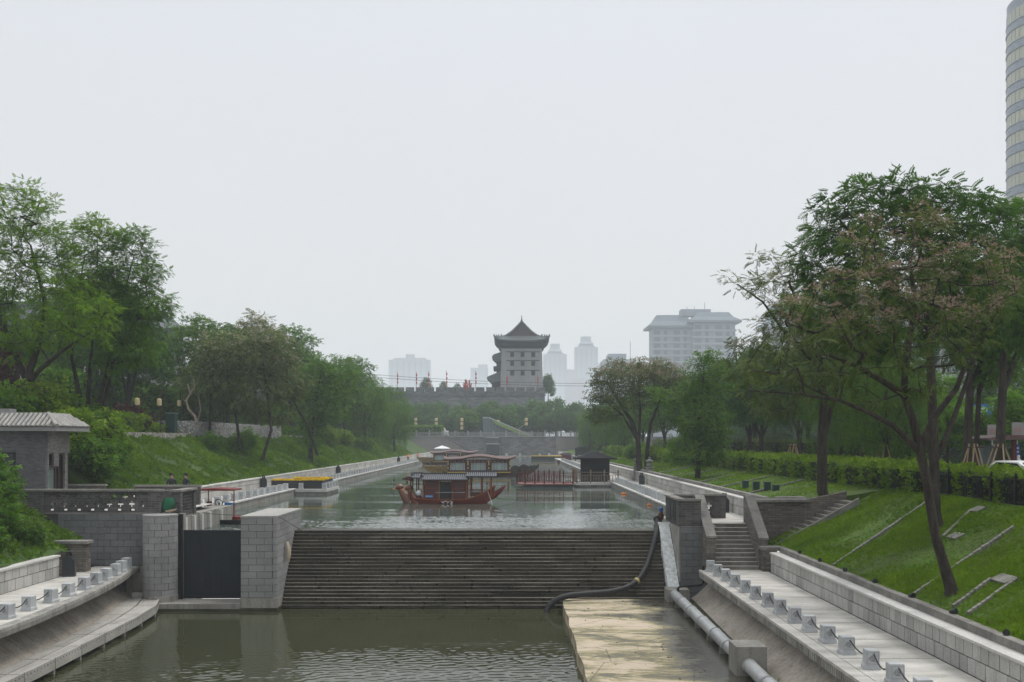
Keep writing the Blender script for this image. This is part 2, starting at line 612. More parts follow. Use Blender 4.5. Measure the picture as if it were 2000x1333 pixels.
wave_sheet('upper_canal_water', m_water_up, -18.8, 10.0, 53.4, 71.0, 300, WU, 0.075, 0.06, 0.042, lambda y: (0.30 + 0.70 * smooth01((64.5 - y) / 6.0)) * smooth01((71 - y) / 2.5), [rect(-24, 14, 71, 300), rect(-24, -18.8, 53.4, 71), rect(10.0, 14, 53.4, 71)], 3)
wave_sheet('lower_canal_water', m_water_low, -16.4, 2.6, 27.0, 50.5, 51.5, WL, 0.07, 0.06, 0.023, lambda y: smooth01((45.5 - y) / 9.0) * smooth01((y - 27) / 1.0), [rect(-19.5, 12, -30, 27), rect(-19.5, -16.4, 27, 51.5), rect(2.6, 12, 27, 51.5), rect(-16.4, 2.6, 50.5, 51.5)], 4)

# --- banks
mb = MB()
mb.loft([[(x, y, z_left(x, y) + (0.22 * vnoise(x, y) if -28.5 < x < -22.6 else 0)) for x in [-22.3, -22.35] + frange(-23.2, -28.8, 8) + [-29.6, -34, -60, -400, -3000]]
         for y in [58.01] + frange(60, 284, 90)])
mb.prism([(-22.3, 0.4), (-22.3, 1.35)] + [(x, z_left(x, 58) + 0.22 * vnoise(x, 58.01)) for x in frange(-23.2, -28.8, 8)] + [(-29.6, 4.85), (-60, 4.85), (-60, 0.4)], 'y', 58.0, 58.02)
struct('left_bank', mb, m_soil, smooth=True)
mb = MB()
mb.loft([[(x, y, z_left(x, min(y, 55)) + (0.18 * vnoise(x, y) if x > -28 else 0)) for x in frange(-20.75, -29, 12) + [-34, -60, -400, -3000]]
         for y in [-150, 0] + frange(10, 50.4, 24)])
struct('near_left_bank', mb, m_soil, smooth=True)
struct('left_plateau_earth', MB().box(-3000, -30, 50.4, 58.2, 0, 4.95), m_soil)
mb = MB()
mb.loft([[(x, y, z_right(x, min(y, 50)) + (0.05 * vnoise(x, y, 1.4) if 13 < x < 18 else 0)) for x in [12.55] + frange(13.0, 18.4, 16) + [18.6, 19.5]] for y in [-150, 0] + frange(10, 51.6, 40)])
struct('near_right_lawn_bank', mb, m_lawnsoil, smooth=True)
mb = MB()
mb.loft([[(x, y, z_right(x, max(y, 52)) + (0.04 * vnoise(x, y) if 13.8 < x < 18 else 0)) for x in [13.25] + frange(13.8, 18.4, 10) + [19.0, 19.5]] for y in [51.45] + frange(52, 286, 80)])
mb.prism([(16.8, 0.5), (16.8, 1.90), (18.4, 2.14), (19.5, 2.22), (19.5, 0.5)], 'y', 51.46, 51.7)
struct('far_right_lawn_bank', mb, m_lawnsoil, smooth=True)
struct('street_ground', MB().quad((19.45, -150, RD), (3000, -150, RD), (3000, 286, RD), (19.45, 286, RD)), m_farland)
struct('pavement', MB().quad((21.5, -100, RD + 0.05), (27, -100, RD + 0.05), (27, 286, RD + 0.05), (21.5, 286, RD + 0.05)), m_promenade)
struct('road', MB().quad((27.2, -100, RD + 0.01), (45, -100, RD + 0.01), (45, 286, RD + 0.01), (27.2, 286, RD + 0.01)), m_asphalt)
struct('ground', MB().quad((-3000, 292, 5.4), (3000, 292, 5.4), (3000, 3600, 5.4), (-3000, 3600, 5.4)), m_farland)

# --- lower right promenade, slab by slab
t = struct('lower_right_promenade', MB().box(9.0, 12.3, -20, 48.9, PL - 0.30, PL - 0.05), m_joint)
slab_r = bevel_cube('paving_slab', m_promenade, 0.004)
yb = 49.0
k = 0
while yb > 12:
    L = 2.85
    piece('paving_slab', slab_r, t, (10.72, yb - L / 2, PL - 0.05), (2.72, L - 0.06, 0.1))
    piece('edge_stone', slab_r, t, (9.13, yb - L / 2, PL - 0.05), (0.40, L - 0.02, 0.104))
    yb -= L
mb = MB()
mb.box(8.95, 9.04, -20, 48.9, PL - 0.34, PL - 0.06)
add('fascia', mb, m_fascia, t)
mb = MB()
yy = 20.0
while yy < 48.8:                                            # ribs of the tiled edge
    mb.box(8.925, 8.955, yy, yy + 0.11 + 0.05 * rnd.random(), PL - 0.33 - 0.01 * rnd.random(), PL - 0.075)
    yy += 0.19
add('fascia_tiles', mb, m_fascia, t, kind='stuff')


def apron(name, foot, top, y0, y1, n, m=m_apron):
    secs = []
    for y in frange(y0, y1, n):
        f, tp = foot(y), top(y)
        sec = []
        for q in frange(0, 1, 7):
            x = tp + (f - tp) * (q ** 1.25)
            z = PL - 0.3 + (WL + 0.45 - (PL - 0.3)) * (1 - (1 - q) ** 1.15)
            sec.append((x, y, z))
        secs.append(sec)
    return struct(name, MB().loft(secs), m, smooth=True)


apron('right_apron', lambda y: 8.35 + 0.045 * max(0, y - 36) * 0.5, lambda y: 9.9, -20, 49.95, 30)

# concrete apron slab in the lower basin, stained by silt
mm, n, l, b, out = nodes_of('silted_concrete')
g = n.new('ShaderNodeNewGeometry').outputs['Position']
big = noise(n, l, mapped(n, l, g, (0.28, 0.62, 1)), 0.9, 6, 0.6, 0.8)
fine = noise(n, l, mapped(n, l, g, (0.9, 3.0, 1)), 1.3, 6, 0.7, 1.2)
sx = n.new('ShaderNodeSeparateXYZ'); l.new(g, sx.inputs[0])
edge = rng(n, l, sx.outputs['X'], 5.6, 7.6, 0.0, 0.30)
v = math_node(n, l, 'SUBTRACT', math_node(n, l, 'ADD', math_node(n, l, 'MULTIPLY', big, 0.62), math_node(n, l, 'MULTIPLY', fine, 0.42)), edge)
col = ramp(n, l, v, [(0.36, (0.05, 0.047, 0.036)), (0.44, (0.11, 0.10, 0.07)), (0.49, (0.21, 0.19, 0.10)), (0.515, (0.34, 0.29, 0.18)), (0.56, (0.45, 0.375, 0.28)), (0.75, (0.52, 0.44, 0.35))])
gr = noise(n, l, g, 14, 4)
vs = n.new('ShaderNodeVectorMath'); vs.operation = 'SCALE'
l.new(col, vs.inputs[0]); l.new(rng(n, l, gr, 0.25, 0.75, 0.88, 1.1), vs.inputs['Scale'])
l.new(vs.outputs[0], b.inputs['Base Color'])
l.new(rng(n, l, v, 0.36, 0.5, 0.25, 0.85), b.inputs['Roughness'])
vo = n.new('ShaderNodeTexVoronoi'); vo.feature = 'DISTANCE_TO_EDGE'; vo.inputs['Scale'].default_value = 0.33
l.new(g, vo.inputs['Vector'])
crk = rng(n, l, math_node(n, l, 'ADD', vo.outputs['Distance'], math_node(n, l, 'MULTIPLY', fine, 0.02)), 0.012, 0.02, 0.45, 1.0)
vs2 = n.new('ShaderNodeVectorMath'); vs2.operation = 'SCALE'
l.new(vs.outputs[0], vs2.inputs[0]); l.new(crk, vs2.inputs['Scale']); l.new(vs2.outputs[0], b.inputs['Base Color'])
bp = n.new('ShaderNodeBump'); bp.inputs['Strength'].default_value = 0.3; bp.inputs['Distance'].default_value = 0.03
l.new(v, bp.inputs['Height']); l.new(bp.outputs[0], b.inputs['Normal'])
m_silt = mm
mb = MB()
out_l = [(2.42 + 0.05 * math.sin(y * 1.3), y) for y in frange(-20, 49.7, 40)]
poly = out_l + [(8.9, 49.7), (8.6, -20)]
mb.prism(poly, 'z', -3.7, -3.0)
struct('basin_slab', mb, m_silt)
mb = MB()
for i in range(220):                                         # grit and small stones washed onto the slab
    x, y = 2.6 + 5.9 * rnd.random() ** 0.7, 30 + 19.3 * rnd.random()
    s_ = 0.008 + 0.03 * rnd.random() ** 3
    mb.obox((x, y, -3.0 + s_ * 0.4), (s_ * 2, s_ * 1.6, s_), Quaternion((rnd.random() - 0.5, rnd.random() - 0.5, 1), rnd.uniform(0, 6)).to_matrix())
struct('basin_grit', mb, stone('grit', (0.07, 0.065, 0.05), (0.22, 0.2, 0.16), scale=3), kind='stuff', label='grit and small stones scattered over the silted slab')

# --- lower left promenade
EX = [(-30, -16.7), (30, -16.7), (36, -16.72), (40, -16.95), (44, -17.35), (47, -17.8), (49.4, -18.3), (60, -18.6)]
BX = [(-30, -16.0), (35, -16.05), (44, -16.25), (47.5, -16.55), (49.6, -17.15), (60, -17.5)]


def interp(tab, y):
    for (a, p), (b_, q) in zip(tab, tab[1:]):
        if a <= y <= b_:
            return p + (q - p) * (y - a) / (b_ - a)
    return tab[-1][1]


ys = [-20, 10, 20, 28] + frange(32, 50.5, 20)
t = struct('lower_left_promenade', MB().loft([[(-20.9, y, PL - 0.3), (interp(EX, y) - 0.03, y, PL - 0.3), (interp(EX, y) - 0.03, y, PL - 0.06), (-20.9, y, PL - 0.06)] for y in ys], closed=True, caps=True), m_joint)
edges_y = [14.0, 17.4, 20.8, 24.2, 27.6, 31.0, 34.2, 37.4, 40.6, 43.8, 47.0, 50.4]
for a, b_ in zip(edges_y, edges_y[1:]):
    secs = []
    for y in frange(a + 0.015, b_ - 0.015, 5):
        ex = interp(EX, y)
        secs.append([(-20.5, y, PL - 0.05), (ex - 0.42, y, PL - 0.05), (ex - 0.42, y, PL), (-20.5, y, PL)])
    add('paving_slab', MB().loft(secs, closed=True, caps=True), m_promenade, t)
    secs = []
    for y in frange(a + 0.01, b_ - 0.01, 5):
        ex = interp(EX, y)
        secs.append([(ex - 0.40, y, PL - 0.28), (ex + 0.0, y, PL - 0.28), (ex + 0.02, y, PL - 0.1), (ex, y, PL + 0.002), (ex - 0.40, y, PL + 0.002)])
    add('edge_stone', MB().loft(secs, closed=True, caps=True), m_fascia, t)
apron('left_apron', lambda y: interp(EX, y) - 0.35, lambda y: interp(EX, y) - 1.75, -20, 50.5, 34)

m_board = stone('weathered_board', (0.27, 0.26, 0.235), (0.42, 0.405, 0.37), scale=1.0, grain=16, rnd=0.10, bump=0.3, mottle=(2.5, 0.5, 1), grain_amt=0.25)
t = thing('boardwalk', 'weathered grey plank ledge curving along the foot of the left apron', 'boardwalk', (-16.6, 40, WL))
seg = frange(22, 49.8, 13)
for a, b_ in zip(seg, seg[1:]):
    for w0, w1 in ((0.0, 0.475), (0.52, 1.0)):
        secs = []
        for y in frange(a + 0.03, b_ - 0.03, 3):
            f, o_ = interp(EX, y) - 0.40, interp(BX, y)
            dz = 0.012 * rnd.random()
            secs.append([(f + (o_ - f) * w0, y, -3.08), (f + (o_ - f) * w1, y, -3.08), (f + (o_ - f) * w1, y, -2.985), (f + (o_ - f) * w0, y, -2.985)])
        add('plank', MB().loft(secs, closed=True, caps=True), m_board, t, world=True)
    secs = []
    for y in frange(a + 0.03, b_ - 0.03, 3):
        o_ = interp(BX, y)
        secs.append([(o_ + 0.01, y, -3.33), (o_ + 0.07, y, -3.33), (o_ + 0.07, y, -2.93), (o_ + 0.01, y, -2.93)])
    fb = add('fascia_board', MB().loft(secs, closed=True, caps=True), m_board, t, world=True)
    hb = MB()
    for y in frange(a + 0.15, b_ - 0.15, 9):
        o_ = interp(BX, y)
        hb.box(o_ + 0.068, o_ + 0.073, y, y + 0.05, -3.06, -3.02)
    add('drain_slot', hb, m_black, fb, world=True, kind='stuff')
    o_ = interp(BX, a)
    add('bracket', MB().box(o_ - 0.9, o_ + 0.03, a - 0.06, a + 0.06, -3.6, -3.34), m_foot, t, world=True)
add('end_kerb', MB().box(-18.5, -17.1, 49.82, 49.95, -3.3, -2.72), m_board, t, world=True)

# --- retaining walls faced with stone panels
panel = bevel_cube('stone_panel', m_panel, 0.015)


def panel_wall(name, label, x, face, y0, y1, z0, rows, wmin, wmax, ledge, th=0.5, coping=None, seed=1, step=None):
    """wall along Y; face = -1 faces -X, +1 faces +X"""
    rr = random.Random(seed)
    t = thing(name, label, 'wall', (x, (y0 + y1) / 2, z0))
    H = sum(rows)
    b_ = x - face * 0.06
    add('backing', MB().box(min(b_, b_ - face * th), max(b_, b_ - face * th), y0, y1, z0 - 0.3, z0 + H - 0.005), m_joint, t, world=True)
    z = z0
    for h in rows:
        y = y1
        while y > y0 + 0.1:
            w = min(wmin + (wmax - wmin) * rr.random(), y - y0)
            o = piece('stone_panel', panel, t, (x - face * (0.05 + 0.006 * rr.random()), y - w / 2, z + h / 2), (0.10, w - 0.035, h - 0.03))
            y -= w
        z += h
    y = y1
    lm = bevel_cube('ledge_stone', m_ledge, 0.01)
    while y > y0 + 0.1:
        w = min(2.4 if step is None else step, y - y0)
        piece('ledge_stone', lm, t, (x - face * (th / 2 - 0.02), y - w / 2, z + 0.04), (th + 0.06, w - 0.006, 0.08))
        y -= w
    if coping:
        cx0, cw, ch = coping
        cm = bevel_cube('coping_stone', m_cap, 0.02)
        y = y1
        while y > y0 + 0.1:
            w = min(1.9, y - y0)
            piece('coping_stone', cm, t, (x - face * (cx0 + cw / 2), y - w / 2, z + ch / 2 + 0.0), (cw, w - 0.006, ch + 0.16))
            y -= w
    return t


panel_wall('stone_wall', 'near pale stone retaining wall below the right lawn with brick coping', 12.1, -1, 20, 47.9, PL, (0.45, 0.43), 0.40, 0.62, 0, coping=(0.42, 0.3, 0.22), seed=2, th=0.45)
panel_wall('stone_wall', 'pale stone retaining wall beside the upper right promenade past the stairs', 12.8, -1, 53.6, 150, PU, (0.47, 0.45), 0.95, 1.05, 0, coping=(0.42, 0.35, 0.2), seed=3)
panel_wall('stone_wall', 'distant end of the pale stone wall beside the right promenade', 12.8, -1, 150, 284, PU, (0.92,), 3.5, 3.6, 0, coping=(0.42, 0.35, 0.2), seed=3, step=12)
panel_wall('stone_wall', 'short pale stone wall below the bushes at the near left promenade', -20.5, 1, 22, 46.4, PL, (0.48, 0.44), 0.55, 0.75, 0, seed=5, th=0.4)
panel_wall('stone_wall', 'long pale stone wall below the grassy left bank', -22.0, 1, 58.5, 200, PU, (0.45, 0.40), 1.15, 1.25, 0, seed=6, th=0.4, step=4)
panel_wall('stone_wall', 'farthest stretch of the pale wall below the left bank', -22.0, 1, 200, 284, PU, (0.85,), 4, 4.2, 0, seed=6, th=0.4, step=12)

# --- upper promenades
t = struct('upper_right_promenade', MB().box(10.0, 13.2, 54.0, 285, -0.6, PU), m_promenade)
add('fascia', MB().box(9.96, 10.0, 54.0, 285, -0.3, PU - 0.06), m_fascia, t)
add('edge_stone', MB().box(9.9, 10.25, 54.0, 285, PU - 0.08, PU + 0.02), m_ledge, t)
t = struct('upper_left_promenade', MB().box(-22.4, -18.8, 58.0, 285, -0.6, PU), m_promenade)
add('fascia', MB().box(-18.8, -18.76, 58.0, 285, -0.3, PU - 0.06), m_fascia, t)
add('edge_stone', MB().box(-19.05, -18.7, 58.0, 285, PU - 0.08, PU + 0.02), m_ledge, t)
struct('stair_landing', MB().box(9.2, 13.0, 51.7, 54.0, -0.6, PU + 0.003), m_promenade)

# --- the weir, step by step
NS, SH, ST = 22, 0.16, 0.15
t = thing('weir', 'dark wet stepped stone weir across the canal', 'weir', (-1.85, 50, WL))
wst = bevel_cube('weir_step', m_weir, 0.02)
wno = stone('worn_skylit_edge', (0.075, 0.07, 0.052), (0.27, 0.25, 0.20), rough=0.6, scale=1.1, grain=8, rnd=0.3, bump=0.3, mottle=(0.35, 1, 3), dist=0.5, grain_amt=0.45)  # worn edge; its paleness also stands in for the thin skylit tread
wnm = bevel_cube('step_edge', wno, 0.05)
for i in range(NS):
    j = 0.012 * (rnd.random() - 0.5)
    y = 53.0 - i * ST + j
    zt = 0.03 - i * SH
    xb = -11.27
    while xb < 7.6:                                          # each step is a course of long stones, a little uneven
        w = min(rnd.uniform(1.5, 3.2), 7.62 - xb)
        if 7.62 - xb - w < 0.6: w = 7.62 - xb
        jy, jz = 0.03 * (rnd.random() - 0.5), 0.014 * (rnd.random() - 0.5)
        piece('weir_stone', wst, t, (xb + w / 2, (y + jy + 54.2) / 2, zt - SH / 2 + 0.002 + jz), (w - 0.02, 54.2 - y - jy, SH - 0.006))
        xb += w
    nn = rnd.choice((1, 2, 2, 3))
    xs = [-11.25] + sorted(rnd.uniform(-10, 6.5) for _ in range(nn)) + [7.6]
    for a, b_ in zip(xs, xs[1:]):
        if rnd.random() < 0.06 and i > 1: continue
        piece('step_edge', wnm, t, ((a + b_) / 2, y + 0.022 + 0.012 * rnd.random(), zt - 0.009), (b_ - a - 0.03, 0.11, 0.016 + 0.014 * rnd.random()))
struct('weir_core', MB().box(-11.2, 7.6, 53.3, 55, -3.6, -0.12), m_joint)

# --- block-faced masonry
blk = bevel_cube('stone_block', m_block, 0.012)
blk_p = bevel_cube('stone_block', m_pier, 0.012)


def block_face(parent, me, u0, u1, z0, z1, bw, bh, fixed, axis, sgn, off=0.0, mat_shift=0.0):
    """lay courses of blocks on a face. axis 'x': the face runs along X at Y=fixed (faces -Y); axis 'y': runs along Y at X=fixed"""
    r = 0
    z = z1
    while z > z0 + 0.05:
        h = min(bh, z - z0)
        u = u0 - (bw / 2 if r % 2 else 0) + off
        while u < u1 - 0.02:
            a, b_ = max(u, u0), min(u + bw, u1)
            if b_ - a > 0.05:
                pr = 0.006 * rnd.random()
                if axis == 'x':
                    piece('stone_block', me, parent, ((a + b_) / 2, fixed + 0.05 - pr, z - h / 2), (b_ - a - 0.016, 0.1, h - 0.016))
                else:
                    piece('stone_block', me, parent, (fixed - sgn * (0.05 - pr), (a + b_) / 2, z - h / 2), (0.1, b_ - a - 0.016, h - 0.016))
            u += bw
        z -= h
        r += 1


t = thing('lock_wall', 'dark grey block wall left of the round lock pillar', 'wall', (-20.5, 50.6, PL))
add('backing', MB().box(-40, -17.6, 50.6, 58.1, -3.6, LOCK), m_joint, t, world=True)
block_face(t, blk, -22.4, -18.0, PL, LOCK - 0.02, 0.65, 0.32, 50.52, 'x', -1)
add('platform_top', MB().box(-40, -17.0, 50.7, 58.2, LOCK + 0.003, LOCK + 0.03), m_promenade, t, world=True)
add('foundation', MB().box(-19, -18.0, 50.45, 50.6, -3.6, PL - 0.02), m_foot, t, world=True)
mm_rough = stone('stained_rough_stone', (0.02, 0.02, 0.02), (0.16, 0.155, 0.15), scale=1.6, streak=0.5, grain=6, bump=0.9, dist=0.8, grain_amt=0.4)
mb = MB()
for i in range(60):
    x, z = rnd.uniform(-26.5, -22.5), rnd.uniform(-0.8, 0.95)
    mb.obox((x, 50.5, z), (rnd.uniform(0.35, 0.7), 0.22, rnd.uniform(0.18, 0.34)), Quaternion((0, 1, 0), rnd.uniform(-0.2, 0.2)).to_matrix())
add('rough_stonework', mb, mm_rough, t, world=True, kind='stuff')

# round pillar with curved blocks
t = thing('lock_pillar', 'round grey block pillar on the left of the lock gate', 'pillar', (-17.2, 50.1, WL))
add('core', MB().lathe([(0.78, -2.85), (0.78, LOCK - 0.01)], (-17.2, 50.1, 0), 32), m_joint2, t, world=True, smooth=True)
add('footing', MB().lathe([(0.84, -3.7), (0.84, -2.86), (0.80, -2.84)], (-17.2, 50.1, 0), 32), m_foot, t, world=True, smooth=True)
z, r = LOCK - 0.09, 0
while z > -2.82:
    for q in range(8):
        a0 = math.pi * 2 * (q + (0.5 if r % 2 else 0)) / 8
        a1 = a0 + math.pi * 2 / 8
        if math.sin((a0 + a1) / 2) > 0.55: continue
        g_ = 0.014
        prof = [(0.82 + 0.004 * rnd.random())]
        secs = []
        rr_ = prof[0]
        for a in frange(a0 + g_, a1 - g_, 5):
            c, s_ = math.cos(a), math.sin(a)
            secs.append([(-17.2 + c * 0.75, 50.1 + s_ * 0.75, z - 0.302), (-17.2 + c * rr_, 50.1 + s_ * rr_, z - 0.302), (-17.2 + c * rr_, 50.1 + s_ * rr_, z), (-17.2 + c * 0.75, 50.1 + s_ * 0.75, z)])
        add('stone_block', MB().loft(secs, closed=True, caps=True), m_pier, t, world=True)
    z -= 0.322
    r += 1
add('top_slab', MB().lathe([(0.84, LOCK - 0.085), (0.84, LOCK - 0.005), (0.80, LOCK + 0.01)], (-17.2, 50.1, 0), 32), m_pier, t, world=True, smooth=True)

# lock gate, its slot and the sill
t = thing('lock_gate', 'black steel lock gate between the round pillar and the pier', 'gate', (-14.7, 50.6, -3.1))
add('plate', MB().box(-16.22, -13.05, 50.62, 50.8, -3.12, 0.25), m_gate, t, world=True)
for z in (-3.05, 0.17):
    add('rim', MB().box(-16.22, -13.05, 50.57, 50.63, z, z + 0.08), m_gate, t, world=True)
mb = MB()
for x in frange(-15.9, -13.4, 6):
    mb.box(x - 0.012, x + 0.012, 50.612, 50.622, -2.95, 0.16)
add('plate_seam', mb, m_gate, t, world=True, kind='stuff')
single('rear_lock_gate', MB().box(-16.25, -13.0, 57.0, 57.3, -1.0, 0.22).box(-16.25, -13.0, 56.94, 57.05, 0.12, 0.26), m_gate, 'black steel beam of the rear lock gate behind the main gate', 'gate')
t = thing('lock_sill', 'pale concrete sill at the waterline below the lock gate', 'sill', (-14.5, 49.5, WL))
add('sill_block', MB().box(-18.0, -12.95, 49.0, 50.6, -3.8, -3.14), m_foot, t, world=True)
add('tide_band', MB().box(-18.0, -12.95, 48.97, 49.02, -3.8, -3.38), stone('wet_algae_concrete', (0.03, 0.035, 0.02), (0.07, 0.07, 0.045), rough=0.4), t, world=True)
t = thing('lock_chamber_wall', 'striped concrete side wall of the lock chamber', 'wall', (-16.8, 54, WL))
add('wall', MB().box(-17.6, -16.45, 50.6, 60.5, -3.7, LOCK - 0.2), m_foot, t, world=True)
for y in (51.2, 52.6, 53.9, 55.3, 57.5):
    add('rib', MB().box(-16.46, -16.3, y, y + 0.28, -3.6, LOCK - 0.25), m_ledge, t, world=True)
add('gate_slot', MB().box(-16.5, -16.24, 50.45, 50.58, -3.2, LOCK - 0.02), m_black, t, world=True)
add('slot_jamb', MB().box(-16.46, -16.23, 50.58, 50.95, -3.2, LOCK + 0.0), m_foot, t, world=True)

# right-hand pier with rounded front corner
t = thing('lock_pier', 'pale block pier between the lock gate and the weir', 'pier', (-12.1, 51.8, WL))
add('core', MB().box(-12.95, -11.32, 49.08, 54.55, -2.85, LOCK - 0.06), m_joint2, t, world=True)
add('footing', MB().box(-13.02, -11.24, 48.98, 54.6, -3.8, -2.86), m_foot, t, world=True)
block_face(t, blk_p, -12.98, -11.45, -2.85, LOCK - 0.09, 0.75, 0.322, 49.0, 'x', -1)
block_face(t, blk_p, 49.2, 54.6, -2.85, LOCK - 0.09, 1.2, 0.322, -11.26, 'y', 1)
zz, r = LOCK - 0.09, 0
while zz > -2.82:                                            # rounded corner blocks
    secs = []
    for a in frange(-math.pi / 2, 0, 5):
        c, s_ = math.cos(a), math.sin(a)
        secs.append([(-11.45 + c * 0.1, 49.2 + s_ * 0.1, zz - 0.302), (-11.45 + c * 0.195, 49.2 + s_ * 0.195, zz - 0.302), (-11.45 + c * 0.195, 49.2 + s_ * 0.195, zz), (-11.45 + c * 0.1, 49.2 + s_ * 0.1, zz)])
    add('stone_block', MB().loft(secs, closed=True, caps=True), m_pier, t, world=True)
    zz -= 0.322
cap = [(-13.0, 48.98), (-11.5, 48.98), (-11.32, 49.05), (-11.24, 49.25), (-11.24, 54.62), (-13.0, 54.62)]
add('top_slab', MB().prism(cap, 'z', LOCK - 0.085, LOCK + 0.0), m_panel, t, world=True)

m_tide = stone('wet_algae_band', (0.025, 0.028, 0.016), (0.075, 0.072, 0.045), rough=0.35, scale=1.5, bump=0.3)
add('tide_band', MB().box(-13.04, -11.22, 48.955, 54.6, -3.8, -3.33), m_tide, t, world=True)

# --- right abutment and the white trough
t = thing('abutment', 'grey block abutment between the weir and the stone stairs', 'wall', (8.9, 51, WL))
add('core', MB().box(8.28, 9.26, 50.06, 56.5, -3.7, PU - 0.03).box(9.26, 10.4, 52.3, 56.5, -3.7, PU - 0.03), m_joint, t, world=True)
block_face(t, blk, 8.22, 9.62, -3.5, PU - 0.05, 0.62, 0.32, 50.0, 'x', -1)
add('side_facing', MB().box(8.18, 8.28, 50.1, 56.4, -3.6, PU - 0.06), m_fascia, t, world=True)
add('top', MB().box(8.2, 10.0, 50.02, 56.6, PU - 0.035, PU - 0.002), m_fascia, t, world=True)
t = thing('overflow_trough', 'chipped white trough sloping down beside the weir steps', 'trough', (7.9, 51, WL))
d = Vector((0, -3.55, -3.05))
for s0, s1, w in ((0.0, 0.34, 0.27), (0.34, 0.70, 0.28), (0.70, 1.0, 0.27)):
    a = Vector((7.88, 53.2, 0.42)) + d * s0
    b_ = Vector((7.88, 53.2, 0.42)) + d * s1
    mb = MB()
    mb.loft([[(p.x - w, p.y, p.z - 0.5), (p.x + w, p.y, p.z - 0.5), (p.x + w, p.y, p.z), (p.x - w, p.y, p.z)] for p in (a, b_)], closed=True, caps=True)
    add('section', mb, m_chipped, t, world=True)
    add('joint_band', MB().loft([[(p.x - w - 0.03, p.y, p.z - 0.52), (p.x + w + 0.03, p.y, p.z - 0.52), (p.x + w + 0.03, p.y, p.z + 0.025), (p.x - w - 0.03, p.y, p.z + 0.025)] for p in (a, a + d * 0.025)], closed=True, caps=True), m_chipped, t, world=True)
add('foot_block', MB().box(7.4, 8.45, 48.7, 49.75, -3.2, -2.42), m_foot, t, world=True)
add('side_cable', MB().tube([(8.19, 53.2, 0.4), (8.19, 49.9, -2.45)], 0.035, 6), m_black, t, world=True)

# --- stone stairs up to the upper promenade
t = thing('stone_stairs', 'flight of grey stone steps between sloped brick parapets', 'stairs', (10.75, 50.3, PL))
stp = bevel_cube('step', m_step, 0.012)
snm = bevel_cube('step_nosing', m_ledge, 0.03)
NR = 11
for i in range(NR):
    zt = PL + (i + 1) * (PU - PL) / NR
    y = 48.95 + i * 0.27
    s = piece('step', stp, t, (10.75, (y + 52.2) / 2, zt - 0.092), (2.12, 52.2 - y, 0.178))
    piece('step_nosing', snm, t, (10.75, y + 0.04, zt - 0.008), (2.12, 0.10, 0.02))
for x0, x1, y0, zb, zf, nm in ((9.28, 9.69, 48.75, PL - 0.3, 0.0, 'left'), (11.81, 12.22, 48.9, PL - 0.3, 0.0, 'right')):
    ya, yb_ = (y0, 52.0)
    zfr = 0.05 if nm == 'left' else -0.05
    prof = [(ya, zb), (ya, zfr), (ya + 0.02, zfr + 0.02), (yb_ - 0.2, 1.82), (yb_ + 0.25, 1.82), (yb_ + 0.25, zb)]
    add('parapet', MB().prism(prof, 'x', x0, x1), m_brickwarm, t, world=True)
    cprof = [(ya - 0.05, zfr), (ya - 0.05, zfr + 0.09), (yb_ - 0.2, 1.92), (yb_ + 0.3, 1.92), (yb_ + 0.3, 1.83), (yb_ - 0.2, 1.825)]
    add('parapet_coping', MB().prism(cprof, 'x', x0 - 0.035, x1 + 0.035), m_cap, t, world=True)
t = thing('brick_pier', 'low brown brick pier with flat cap at the foot of the stairs', 'pier', (12.4, 48.6, PL))
add('body', MB().box(11.84, 12.5, 48.25, 48.86, PL - 0.2, -0.47), m_brickwarm, t, world=True)
add('cap', MB().box(11.76, 13.4, 48.18, 48.98, -0.47, -0.34), m_cap, t, world=True)

# brick parapets on the right abutment
t = thing('brick_parapet', 'dark brick parapet block on the abutment beside the stairs', 'parapet', (8.7, 50.4, PU))
add('wall', MB().box(8.16, 9.24, 50.06, 50.42, PU - 0.0, 1.72).box(8.16, 8.46, 50.42, 54.4, PU, 1.72), m_brick, t, world=True)
add('coping', MB().box(8.1, 9.26, 50.0, 50.5, 1.72, 1.82).box(8.1, 8.54, 50.5, 54.46, 1.72, 1.82), m_cap, t, world=True)
for y in (51.0, 52.5):
    add('sunk_panel', MB().box(8.145, 8.165, y, y + 0.9, 0.62, 1.6), m_black, t, world=True)


def pierced(u0, z0, cols, rows, cw, ch, holes):
    """rows of brick runs round the openings"""
    mb_ = []
    for r_ in range(rows):
        c = 0
        while c < cols:
            if (r_, c) in holes:
                c += 1; continue
            a = c
            while c < cols and (r_, c) not in holes: c += 1
            mb_.append((u0 + a * cw, u0 + c * cw, z0 + r_ * ch, z0 + (r_ + 1) * ch))
    return mb_


t = thing('pierced_parapet', 'dark brick parapet with one cross opening beyond the stairs', 'parapet', (10.8, 55, PU))
holes = {(4, 5), (5, 4), (5, 5), (5, 6), (6, 5), (2, 5), (2, 4)}
mb = MB()
for a, b_, c, d_ in pierced(9.95, PU + 0.02, 13, 10, 0.118, 0.118, holes):
    mb.box(a, b_, 55.0, 55.25, c, d_)
add('pierced_panel', mb, m_brick, t, world=True)
add('coping', MB().box(8.6, 11.52, 54.94, 55.31, 1.70, 1.8), m_cap, t, world=True)
add('plain_panel', MB().box(8.6, 9.95, 55.0, 55.25, PU, 1.7), m_brick, t, world=True)

